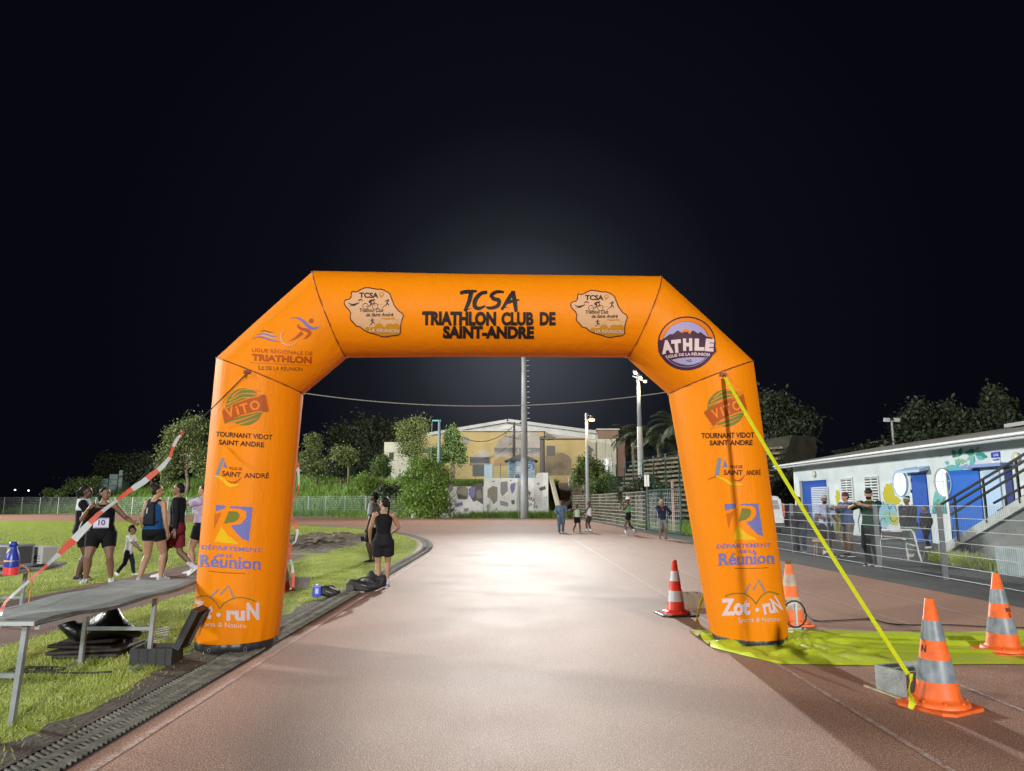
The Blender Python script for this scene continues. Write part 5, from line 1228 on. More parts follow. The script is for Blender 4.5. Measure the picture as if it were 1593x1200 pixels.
for px, py in ((1268, 738), (1583, 712)):
    c = bw(px, py); mb = MB(); mb.sph((-.06, c.y, c.z), (.07, .17, .17), 12, 8); lf = mb.build('wall_lamp', M('lamp_glass_off', (.60, .58, .46), .4), B, smooth=True)
s_ = wbox('sign', white, 1542.5, 704, 1557, 721, .02, .0); wbox('sign_panel', M('sign_blue', (.02, .035, .40), .5), 1542.7, 704.2, 1556.8, 711.7, .012, .022, s_)
D = Decal(); D.text('LOCAL', (1545.5, 710.1), (1553.8, 709.1), 3.4, 0, 0, .03); D.text('RANGEMENT', (1544.4, 717.3), (1555.2, 716.2), 3.0, 1, 0, .02)
wm = plane_mapper((BX - .036, 28, 0), (-1, 0, 0)); D.build('sign_text', [white, M('sign_ink', (.03, .04, .3), .5)], lambda x, y, g: wm(x, y, g) - BO, s_, step=0)
s_ = wbox('sign', white, 1424, 725.5, 1432, 729.5, .02); wbox('sign_panel', M('sign_blue', (.02, .035, .40), .5), 1424.6, 726, 1427.3, 729, .01, .022, s_); D = Decal(); D.text('G-3', (1428, 728.4), (1431.4, 728.2), 1.9, 0, 0, .02); wm2 = plane_mapper((BX - .022, 28, 0), (-1, 0, 0)); D.build('sign_text', [M('sign_ink', (.03, .04, .3), .5)], lambda x, y, g: wm2(x, y, g) - BO, s_, step=0)
# wall painting
mc = [M('paint_yellow', (.45, .40, .02), .8), M('paint_teal', (.02, .24, .20), .8), M('paint_mint', (.20, .43, .28), .8), M('paint_aqua', (.12, .40, .43), .8), M('paint_deep_teal', (.01, .20, .17), .8), M('paint_line', (.03, .05, .06), .8), M('paint_sky', (.24, .44, .57), .8), M('paint_lilac', (.38, .29, .43), .8)]
D = Decal(1380, 660, 7.48)
def leaf(a, b_, wd, mi, layer=2): a, b_ = V(a), V(b_); D.stroke([a, a.lerp(b_, .3), a.lerp(b_, .6), b_], [2, wd, wd * .9, 2], mi, layer)
D.poly([(520,1000),(545,820),(580,730),(640,800),(720,830),(710,1045),(520,1045)], 3, 0); D.poly([(640,540),(690,490),(760,470),(850,500),(900,540)], 3, 0); D.stroke([(560,880),(610,930),(650,1010)], [30, 50, 20], 2, 1)
for a, b_, wd, mi in (((820,380),(750,300),60,1), ((830,380),(865,270),55,4), ((835,400),(810,510),60,3), ((800,350),(760,390),45,4), ((1020,340),(900,330),70,1), ((1010,330),(960,290),55,4), ((1020,360),(1065,260),50,2), ((1030,350),(1170,385),75,1), ((1040,380),(1130,410),50,3), ((1020,370),(920,420),55,2), ((1015,390),(960,500),55,3), ((720,460),(670,440),45,3), ((840,420),(930,440),40,2), ((860,440),(780,420),40,2), ((880,520),(930,460),40,3), ((650,360),(615,390),16,2)): leaf(a, b_, wd, mi)
D.ell((815,345), 22, 22, 2, 3, 12); D.ell((875,458), 10, 10, 0, 3, 8)
for k in range(9): D.stroke([(540 + 22 * k, 1045), (548 + 22 * k, 940 - 30 * (k % 3)), (560 + 20 * k, 900 - 20 * (k % 2))], [7, 4, 1], 5, 3)
# yellow clouds and graffiti in a second frame
E = Decal(1190, 740, 7.24)
random.seed(12)
def splash(cx, cy, rx, ry, mi, n=22):
    E.poly([(cx + rx * (1 + .25 * random.uniform(-1, 1)) * math.cos(6.283 * k / n), cy + ry * (1 + .25 * random.uniform(-1, 1)) * math.sin(6.283 * k / n)) for k in range(n)], mi, 0)
splash(820, 240, 26, 85, 0); splash(1390, 200, 70, 110, 0); splash(1440, 290, 90, 60, 0); splash(850, 540, 55, 120, 0)
E.poly([(800,340),(900,330),(905,480),(860,470),(840,420),(800,470)], 6, 1); E.poly([(1250,680),(1255,330),(1330,290),(1400,320),(1450,310),(1480,360),(1495,520),(1440,560),(1400,545),(1330,640)], 6, 1)
E.poly([(1330,420),(1400,400),(1450,520),(1400,545),(1350,530)], 2, 1.4); E.poly([(1430,420),(1500,460),(1490,560),(1440,560)], 0, 1.6); E.poly([(1340,590),(1400,600),(1440,660),(1370,680)], 7, 1.6); E.poly([(1270,620),(1330,600),(1320,680),(1260,680)], 0, 1.6); E.poly([(1400,690),(1460,680),(1470,760),(1410,770)], 0, 1.6)
for q in ([(1330,290),(1345,340),(1385,330),(1400,380),(1440,330),(1490,400)], [(1250,340),(1270,380),(1300,350)], [(1400,400),(1410,480),(1450,520),(1495,480)], [(1290,560),(1310,500),(1340,480),(1360,530)], [(1260,640),(1300,610),(1330,640),(1360,600),(1400,640)], [(800,400),(840,470),(870,410)], [(1060,340),(1070,420),(1050,520),(1070,640)]): E.stroke(q, [4] + [9] * (len(q) - 2) + [4], 5, 2.4)
wm3 = plane_mapper((BX, 28, 0), (-1, 0, 0))
D.build('wall_painting', mc, lambda x, y, g: wm3(x, y, g * 2) - BO, B, step=0); E.build('wall_painting', mc, lambda x, y, g: wm3(x, y, g * 2) - BO, B, step=0)
# ---- concrete stair with black railings
SX = 12.3; p0, p1 = AX(1468, 849, SX), AX(1593, 773, SX); sl = (p1.z - p0.z) / (p1.y - p0.y); yE = 13.6
def sz(y): return p0.z + (y - p0.y) * sl
t = thing('concrete_stairs', 'grey concrete staircase with black railings in front of the clubhouse', 'stairs', (SX, 18, 0)); SO = V((SX, 18, 0)); con = M('pale_concrete', (.34, .37, .37), .9, (.44, .47, .46), 2, bump=.3, bscale=30); conb = M('shaded_concrete', (.16, .17, .165), .9, (.22, .23, .22), 2, bump=.3, bscale=30)  # steps and side wall: same concrete, shade put into a darker colour
mb = MB(); a, b_ = V((0, p0.y, p0.z)) - V((0, 18, 0)), V((0, yE, sz(yE))) - V((0, 18, 0))
mb.bar(a + V((.06, 0, -.1)), b_ + V((.06, 0, -.1)), .14, .24); mb.bar(a + V((1.3, 0, -.1)), b_ + V((1.3, 0, -.1)), .14, .24); mb.build('stringer', con, t)
mb = MB(); n = 15
for k in range(n):
    y = p0.y + .1 + (yE - p0.y) * (k + .5) / n - 18; mb.box((.68, y, sz(y + 18) / 2 - .06), (1.08, abs(yE - p0.y) / n - .004, max(.1, sz(y + 18) - .10)))
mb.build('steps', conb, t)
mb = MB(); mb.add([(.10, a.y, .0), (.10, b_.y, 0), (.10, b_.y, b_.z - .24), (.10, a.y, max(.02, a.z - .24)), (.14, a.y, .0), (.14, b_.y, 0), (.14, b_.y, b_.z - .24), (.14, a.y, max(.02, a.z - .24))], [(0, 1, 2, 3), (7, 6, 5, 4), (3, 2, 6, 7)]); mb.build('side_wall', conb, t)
mb = MB(); mb.box((.06, a.y + .1, a.z / 2 - .0), (.16, .3, a.z + .05)); mb.build('foot_pier', con, t)
rail = M('black_rail', (.012, .013, .015), .4)
for X_, lines, posts in ((SX, ((1464, 785, 1593, 707), (1478, 787, 1593, 717.5), (1479, 801, 1593, 731)), (1477, 1524, 1578)), (SX + 1.3, ((1546, 783, 1593, 757), (1552, 796, 1593, 772)), (1556, 1588))):
    mb = MB(); L0 = None
    for x0, y0, x1, y1 in lines:
        q0, q1 = AX(x0, y0, X_) - SO, AX(x1, y1, X_) - SO; q2 = q0 + (q1 - q0) * ((yE - 18 - q0.y) / (q1.y - q0.y)); mb.bar(q0, q2, .05, .05); L0 = L0 or (q0, q1)
    mb.build('railing', rail, t)
    for px in posts:
        q = AX(px, 700, X_) - SO; u = (q.y - L0[0].y) / (L0[1].y - L0[0].y); zt = L0[0].z + (L0[1].z - L0[0].z) * u; mb = MB(); mb.box((X_ - SX + .0, q.y, (zt + sz(q.y + 18) - .1) / 2), (.045, .05, zt - sz(q.y + 18) + .1)); mb.build('railing_post', rail, t)
def planter():
    t = thing('concrete_planter', 'pale concrete block with scribbled markings at the foot of the stairs', 'planter', (10.75, 15.3, 0), R(4)); mb = MB(); mb.loft([[V((sx * x, sy * .3, z)) for sx, sy in ((-1, -1), (1, -1), (1, 1), (-1, 1))] for x, z in ((.40, 0), (.40, .55), (.38, .57))]); bevel(mb.build('block', M('pale_block', (.44, .52, .53), .85, (.36, .43, .44), 5, bump=.2), t), .015)
    mb = MB(); random.seed(3)
    for k in range(14):
        x, z = random.uniform(.0, .33), random.uniform(.2, .5); mb.tube([(x + .05 * math.cos(q * 1.3 + k), -.303, z + .05 * math.sin(q * 1.1 + k)) for q in range(6)], .006, 4)
    mb.build('scribble', black, t)
planter()
def shrub_row():
    rng = np.random.default_rng(5); n = 1800
    def f(r, n): 
        u = r.random(n); return 11.1 - .6 * u + .5 * (r.random(n) - .5), 18.9 - 3.1 * u + .25 * r.standard_normal(n), np.zeros(n)
    blades('stair_grass', 1800, f, .08, .36, .016, blade_mat('bright_weed', (.15, .22, .03), (.28, .36, .06), (.42, .48, .12), 2), .9)
shrub_row()
# ---- white metal bench and a stool among the spectators
t = thing('metal_bench', 'white tubular metal bench with a dark seat behind the mesh fence', 'bench', (9.75, 18.4, 0)); mb = MB(); w2 = white
z_ = .80
mb = MB(); mb.tube([(-.42, 0, z_), (.38, 0, z_), (.45, 0, z_ - .08), (.50, -.05, .25), (.52, -.12, .02)], .022, 6); mb.tube([(-.42, .3, z_ - .25), (.38, .3, z_ - .25), (.42, .3, .02)], .02, 6); mb.tube([(-.42, 0, z_), (-.44, .0, .02)], .02, 6); mb.tube([(-.42, .3, z_ - .25), (-.42, .3, .02)], .02, 6); mb.tube([(.46, -.02, .4), (.2, .3, .5)], .016, 6); mb.build('frame', white, t, smooth=True)
mb = MB(); mb.box((-.02, .12, .52), (.72, .34, .035)); mb.build('seat', blackp, t); mb = MB(); mb.box((-.02, -.01, z_ - .13), (.7, .025, .16)); mb.build('backrest', blackp, t)
t = thing('stool', 'low tan stool behind the mesh fence left of the man in a checked shirt', 'stool', (AT(1271, 800, 20.4).x, 20.4, 0)); mb = MB(); mb.sph((0, 0, .42), (.19, .17, .06), 14, 8); mb.build('seat', M('tan_seat', (.42, .26, .15), .7), t, smooth=True)
for a in range(4): mb = MB(); mb.frus((.12 * math.cos(a * 1.57 + .7), .12 * math.sin(a * 1.57 + .7), .4), .018, (.17 * math.cos(a * 1.57 + .7), .17 * math.sin(a * 1.57 + .7), .002), .014, 8); mb.build('leg', M('tan_leg', (.22, .16, .11), .7), t)
# ---- white van
t = thing('parked_van', 'white van parked with its rear to the track between the arch leg and the clubhouse', 'van', (AT(1203, 800, 34).x - .35, 34, 0), R(-4)); vm = M('white_car_paint', (.70, .71, .72), .3, spec=.6)
mb = MB(); rings = []
for z, hw, y0, y1 in ((.28, .80, .06, 4.1), (.5, .86, .0, 4.25), (.95, .88, .0, 4.2), (1.2, .86, .06, 3.4), (1.6, .80, .16, 2.9), (1.76, .70, .3, 2.6), (1.80, .4, .5, 2.4)): rings.append([V((sx * hw, y, z)) for sx, y in ((-.92, y0), (.92, y0), (1, y0 + .1), (1, y1 - .2), (.9, y1), (-.9, y1), (-1, y1 - .2), (-1, y0 + .1))])
mb.loft(rings); bevel(mb.build('body', vm, t, smooth=False), .04, 3)
mb = MB(); mb.add([(-.66, .045, 1.16), (.66, .045, 1.16), (.60, .13, 1.58), (-.60, .13, 1.58)], [(0, 1, 2, 3)]); mb.v = [(x, y - .03, z) for x, y, z in mb.v]; mb.build('rear_window', M('car_glass', (.30, .33, .34), .1), t)
for x in (-.83, .83): mb = MB(); mb.box((x, .03, 1.12), (.09, .12, .62)); mb.build('tail_light', M('tail_red', (.5, .05, .03), .3), t)
mb = MB(); mb.box((0, -.04, .42), (1.66, .16, .2)); bevel(mb.build('bumper', blackp, t), .03); mb = MB(); mb.box((0, -.012, .78), (.5, .02, .11)); mb.build('number_plate', white, t)
for x in (-.72, .72):
    for y in (.75, 3.3):
        mb = MB(); mb.frus((x - .09, y, .31), .31, (x + .09, y, .31), .31, 20); wh_ = mb.build('wheel', rubber, t); mb = MB(); mb.frus((x - .095, y, .31), .17, (x + .095, y, .31), .17, 16); mb.build('rim', steel, wh_)
# ---- small house and light pole behind the clubhouse
hm = M('grey_house', (.30, .29, .25), .85); a, b_ = AT(1388, 700, 60), AT(1420, 668, 60); t = thing('small_house', 'small grey gabled house seen above the clubhouse roof', 'house', (a.x + 2, 62, 0)); mb = MB(); mb.box((-.2, 0, 3.4), (3.2, 4, 6.8)); mb.build('wall', hm, t)
pz = AT(1412, 664, 60).z; mb = MB(); mb.loft([[V((x, y, z)) for x, z in ((-2.4, 6.3), (2.2, pz - .0), (2.2, pz - .3), (-2.4, 6.0))] for y in (-2.4, 2.4)]); mb.build('roof', M('house_roof', (.40, .38, .33), .8), t); mb = MB(); mb.box((.75, -2.03, 6.3), (.32, .05, 1.5)); mb.build('window', drk, t)
pz = AT(1387, 654, 56); t = thing('floodlight_pole', 'thin pole with two small floodlights above the clubhouse roof', 'pole', (pz.x, 56, 0)); mb = MB(); mb.frus((0, 0, 0), .1, (0, 0, pz.z), .08, 8); mb.bar((-.5, 0, pz.z - .1), (.45, 0, pz.z - .1), .07, .07); mb.build('pole', mast_m, t)
for x in (-.45, .35): mb = MB(); mb.box((x, -.12, pz.z + .02), (.42, .2, .26), Matrix.Rotation(.5, 3, 'X')); mb.build('lamp_housing', white, t)
# town lights on the horizon
tl = M('town_lamp', (1, 1, 1), .5, emit=(1, .93, .82), es=9)
for k, (px, py) in enumerate(((24, 762.5), (45, 763.5))):
    p = AT(px, py, 420); t = thing('distant_lamp', ('left' if k == 0 else 'right') + ' of the two tiny white lamps on the dark horizon', 'lamp', (p.x, 420, 0)); mb = MB(); mb.frus((0, 0, 0), .15, (0, 0, p.z), .1, 6); mb.build('pole', dkp, t); mb = MB(); mb.sph((0, -.3, p.z), .38, 8, 6); mb.build('bulb', tl, t)
# ================================================================== TREES
def leaf_mat(name, a, b_, c, tr=.25): return blade_mat(name, a, b_, c, .5, tr)
lf_dark = leaf_mat('dark_leaves', (.018, .026, .012), (.032, .045, .020), (.055, .07, .035)); lf_mid = leaf_mat('mid_leaves', (.045, .08, .018), (.08, .13, .032), (.14, .20, .06)); lf_bright = leaf_mat('bright_leaves', (.09, .17, .02), (.15, .26, .04), (.24, .36, .08)); lf_pale = leaf_mat('pale_leaves', (.075, .10, .03), (.12, .155, .046), (.18, .215, .075))
bark = M('bark', (.10, .075, .05), .9, (.17, .13, .09), 6, bump=.8, bscale=14)
def leaves(els, n, size, seed, spread=.31):
    rng = np.random.default_rng(seed); vol = np.array([e[3] * e[4] * e[5] for e in els]) ** .75; vol /= vol.sum(); P = []
    for e, fr in zip(els, vol):
        m_ = int(n * fr) + 1; c = np.array(e[:3]); r = np.array(e[3:6]); K = max(5, int(16 * (fr * len(els)) ** .5))
        d = rng.standard_normal((K, 3)); d /= np.linalg.norm(d, axis=1)[:, None]; cc = d * (.35 + .6 * rng.random(K)[:, None] ** .6)
        idx = rng.integers(0, K, m_); q = cc[idx] + rng.standard_normal((m_, 3)) * spread * (.55 + .9 * rng.random(K)[idx][:, None]); P.append(c + q * r)
    P = np.concatenate(P); n = len(P); a = rng.standard_normal((n, 3)); a /= np.linalg.norm(a, axis=1)[:, None]; b_ = np.cross(a, rng.standard_normal((n, 3))); b_ /= np.linalg.norm(b_, axis=1)[:, None]
    s = size * (.5 + rng.random(n)[:, None]); v = np.empty((n, 4, 3), np.float32)
    v[:, 0] = P - a * s * .7; v[:, 1] = P - b_ * s * .35; v[:, 2] = P + a * s * .7; v[:, 3] = P + b_ * s * .35
    return v
def quads_obj(name, v, m, parent):
    n = len(v); me = bpy.data.meshes.new(name); me.vertices.add(4 * n); me.loops.add(4 * n); me.polygons.add(n)
    me.vertices.foreach_set('co', v.reshape(-1)); me.loops.foreach_set('vertex_index', np.arange(4 * n, dtype=np.int32)); me.polygons.foreach_set('loop_start', np.arange(0, 4 * n, 4, dtype=np.int32)); me.update(calc_edges=True); me.materials.append(m)
    o = bpy.data.objects.new(name, me); COL.objects.link(o); o.parent = parent; return o
def tree(label, Y, px, boxes, m, n, size, seed, group=None, name='leafy_tree', zb=None, cat='tree', tr=.2, depth=.8):
    """boxes: crown lumps as photo rectangles (x0,y0,x1,y1)"""
    base = AT(px, 750, Y); z0 = hill(base.x, Y) if zb is None else zb; z0 = max(z0, 0); O2 = V((base.x, Y, z0)); t = thing(name, label, cat, O2, 0, group); els = []; random.seed(seed)
    for k, (x0, y0, x1, y1) in enumerate(boxes):
        a, b_ = AT(x0, y1, Y), AT(x1, y0, Y); c = (a + b_) / 2 - O2; rx, rz = (b_.x - a.x) / 2, (b_.z - a.z) / 2; els.append((c.x, random.uniform(-.3, .3) * rx, c.z, rx * .92, rx * depth, rz * .92))
    mb = MB(); zc = min(e[2] for e in els); mb.tube([(0, 0, -.15), (.12 * tr * 3, 0, zc * .5), (els[0][0] * .3, els[0][1] * .3, max(.3, zc))], tr, 8, r2=tr * .7)
    for e in els:
        for q in range(3):
            ang = random.random() * 6.28; tip = V((e[0] + e[3] * .5 * math.cos(ang), e[1] + e[4] * .5 * math.sin(ang), e[2] + e[5] * random.uniform(-.1, .5))); st_ = V((els[0][0] * .3, els[0][1] * .3, max(.3, zc))); md = st_.lerp(tip, .5) + V((random.uniform(-.3, .3), random.uniform(-.3, .3), .25)) * tr * 2; mb.tube([st_, md, tip], tr * .45, 6, r2=tr * .1)
    mb.build('trunk', bark, t, smooth=True); quads_obj('crown', leaves(els, int(n * 3.4), size * .48, seed), m, t); return t
tg = 'trees on the bank'
tree('tall feathery pale green tree partly hidden by the left leg of the arch', 92, 292, [(262,655,312,700),(275,648,322,690),(245,690,290,735),(290,690,330,742),(240,712,285,752)], lf_pale, 5200, .42, 1, tg, tr=.3)
tree('dark bushy tree on the bank left of the feathery tree', 101, 235, [(205,708,250,745),(225,715,262,750),(196,722,230,752)], lf_dark, 2600, .5, 2, tg)
tree('dark rounded tree at the left end of the bank above the stepped blocks', 104, 175, [(152,708,188,742),(170,706,205,738),(148,722,180,748)], lf_dark, 2400, .5, 3, tg)
tree('low yellow green bush left of the stepped blocks', 97, 122, [(100,748,140,766),(125,746,160,764),(141,741,158,752)], lf_mid, 1600, .42, 4, tg, 'bush', cat='bush')
tree('small palm like bush at the left end of the bank near the fence', 93, 82, [(70,760,92,773),(84,763,104,774)], lf_mid, 700, .4, 5, tg, 'bush', cat='bush')
tree('slim two tiered tree just right of the left leg of the arch', 88, 492, [(474,676,502,700),(480,692,500,716),(470,708,520,742),(466,700,486,730)], lf_pale, 3000, .40, 6, tg)
tree('small round topped tree in front of the great dark tree', 86, 541, [(520,694,562,716),(528,700,556,722)], lf_pale, 1500, .40, 7, tg, tr=.16)
tree('low dark bush below the small round topped tree', 88, 530, [(512,715,552,745)], lf_dark, 1000, .45, 8, tg, 'bush', cat='bush')
tree('great dark spreading tree behind the smaller trees and left of the hall', 128, 580, [(505,668,570,712),(535,655,610,700),(590,654,622,700),(510,690,560,735),(560,690,612,738)], lf_dark, 6500, .75, 9, tg, tr=.6)
tree('airy olive green tree in front of the left end of the hall', 90, 640, [(616,656,650,690),(634,654,668,688),(622,684,660,712)], lf_pale, 3000, .38, 10, tg)
tree('dark green tree in front of the hall right of the bluish pole', 84, 704, [(690,661,716,690),(682,682,716,712),(664,694,700,722),(700,690,728,722)], lf_mid, 3800, .40, 11, tg)
tree('slender green shrub beside the end of the green fence', 76, 596, [(580,708,604,738),(584,725,606,742)], lf_mid, 1200, .34, 12, tg, 'bush', cat='bush')
tree('bright green spreading tree at the left end of the painted wall', 66.6, 656, [(630,710,672,742),(620,728,656,766),(622,762,694,806),(655,716,690,748),(668,728,702,760),(630,745,668,790),(650,752,690,784)], lf_bright, 6800, .34, 13, tg, zb=0, tr=.15)
tree('bright leafy bush below the slender shrub', 74, 571, [(549,742,580,768),(566,744,594,772)], lf_bright, 1500, .32, 14, tg, 'bush', zb=0.3, cat='bush')
tree('dark scrub below the rough slope left of the painted wall', 71.5, 615, [(590,752,640,776),(625,748,665,780)], lf_dark, 1500, .4, 15, tg, 'bush', zb=0.2, cat='bush')
tree('green creeper bush beside the stairs under the orange lamp', 62, 925, [(896,712,922,742),(908,722,944,760),(890,728,912,756)], lf_mid, 2400, .32, 16, None, 'bush', zb=.6, cat='bush')
tree('dark shrub at the fence right of the orange lamp', 60, 940, [(928,738,956,772),(912,748,940,780)], lf_mid, 1500, .32, 17, None, 'bush', zb=0, cat='bush')
tree('dark tree rising behind the right leg of the arch', 58, 1212, [(1172,612,1222,662),(1200,625,1262,670),(1180,655,1255,705),(1166,640,1200,715),(1172,700,1250,735)], lf_dark, 5200, .5, 18, 'dark trees on the right', zb=0, tr=.35)
tree('wide dark tree above the clubhouse roof beside the small house', 57, 1450, [(1392,642,1440,690),(1420,625,1462,672),(1455,634,1500,680),(1400,670,1500,706)], lf_dark, 5600, .5, 19, 'dark trees on the right', zb=0, tr=.35)
tree('dark tree with a pointed top at the right edge above the clubhouse roof', 54, 1550, [(1502,640,1560,690),(1532,606,1560,660),(1545,625,1590,680),(1520,660,1600,700)], lf_dark, 5600, .5, 20, 'dark trees on the right', zb=0, tr=.35)
tree('low dark hedge behind the left end of the clubhouse roof', 62, 1330, [(1300,700,1345,716),(1340,690,1392,712)], lf_dark, 1400, .45, 21, 'dark trees on the right', 'hedge', zb=0, cat='hedge')
tree('dark ivy covered scrub behind the parked van', 48, 1200, [(1172,720,1226,800)], lf_dark, 3000, .4, 22, 'dark trees on the right', 'bush', zb=0, cat='bush')
tree('dark scrub growing out of the terraced wall behind the pale mast', 46, 1015, [(985,742,1020,770),(1010,752,1045,790),(960,758,990,790)], lf_dark, 1100, .34, 31, None, 'bush', zb=.3, cat='bush')
def palm(label, px, py, Y, r, seed, nf=22):
    c = AT(px, py, Y); zb = hill(c.x, Y); zb = max(0, zb); t = thing('palm_tree', label, 'palm tree', (c.x, Y, zb), 0, 'palms behind the terraced wall'); hh = c.z - zb; random.seed(seed)
    mb = MB(); mb.tube([(0, 0, -.1), (.1, 0, hh * .5), (0, 0, hh)], .2, 8, r2=.15); mb.build('trunk', bark, t); mb = MB()
    for k in range(nf):
        a = 6.283 * k / nf + random.uniform(-.15, .15); el = random.uniform(-.1, 1.2); L = r * random.uniform(.8, 1.1); sp = [V((0, 0, hh))]
        for j in range(1, 9):
            e2 = el - 1.5 * (j / 8) ** 1.4; sp.append(sp[-1] + V((math.cos(a) * math.cos(e2), math.sin(a) * math.cos(e2), math.sin(e2))) * L / 8)
        sd = V((-math.sin(a), math.cos(a), 0))
        for j in range(1, 8):
            for s in (-1, 1):
                for h2 in (0, .5):
                    p = sp[j].lerp(sp[j + 1], h2); d = (sp[j + 1] - sp[j]).normalized(); tip = p + (sd * s * .8 + d * .5 - V((0, 0, .35))).normalized() * L * .30 * (1 - .6 * abs(j / 8 - .4)); mb.add([p - d * .07, p + d * .07, tip], [(0, 1, 2)])
    mb.build('crown', lf_dark2, t)
lf_dark2 = leaf_mat('palm_leaves', (.028, .038, .018), (.05, .065, .03), (.08, .095, .05))
palm('palm tree left of the tall lit pole', 984, 683, 62, 2.6, 1); palm('largest palm tree, right of the tall lit pole', 1024, 690, 60, 3.4, 2, 28); palm('palm tree beside the right leg of the arch, the highest of the palms', 1056, 664, 58, 3.0, 3)
# ================================================================== PEOPLE
def remeshed(mb, name, m, parent, vox, it=4):
    me = mb.mesh('tmp', m); o = bpy.data.objects.new('tmp', me); COL.objects.link(o)
    r = o.modifiers.new('r', 'REMESH'); r.mode = 'VOXEL'; r.voxel_size = vox
    s = o.modifiers.new('s', 'SMOOTH'); s.iterations = it; s.factor = .5
    dg = bpy.context.evaluated_depsgraph_get(); dg.update()
    nm = bpy.data.meshes.new_from_object(o.evaluated_get(dg)); nm.name = name
    bpy.data.objects.remove(o); bpy.data.meshes.remove(me)
    if not nm.materials: nm.materials.append(m)
    nm.polygons.foreach_set('use_smooth', [True] * len(nm.polygons))
    q = bpy.data.objects.new(name, nm); COL.objects.link(q); q.parent = parent; return q
def caps(mb, a, ra, b_, rb, n=12):
    mb.frus(a, ra, b_, rb, n); mb.sph(a, ra * .995, n, 8); mb.sph(b_, rb * .995, n, 8)
SK = {}
def skin(c):
    if c not in SK:
        SK[c] = M('skin', c, .55, tuple(k * .86 for k in c), 9, bump=.03, bscale=200)
    return SK[c]
_cl = {}
def cloth(c, r=.8):
    if (c, r) not in _cl: _cl[(c, r)] = M('clothing_fabric', c, r, tuple(k * .8 for k in c), 11, bump=.6, bscale=13, spec=.15)
    return _cl[(c, r)]
eye_m = M('dark_eye', (.01, .008, .008), .2); lip_m = M('lip', (.16, .05, .045), .5); hair_k = M('black_hair', (.005, .004, .0035), .6, (.012, .009, .0075), 40, bump=.5, bscale=60, spec=.15); hair_b = M('blond_hair', (.55, .38, .14), .5, (.35, .22, .07), 25, bump=.6, bscale=50); hair_br = M('dark_brown_hair', (.012, .007, .004), .6, (.03, .017, .01), 40, bump=.5, bscale=60, spec=.15)
def ik(a, c, l1, l2, hint):
    d = c - a; L = min(d.length, (l1 + l2) * .998); d = d.normalized(); c = a + d * L
    x = (l1 * l1 - l2 * l2 + L * L) / (2 * L); h = math.sqrt(max(0, l1 * l1 - x * x)); p = hint - d * hint.dot(d)
    p = p.normalized() if p.length > 1e-5 else d.orthogonal(); return a + d * x + p * h, c
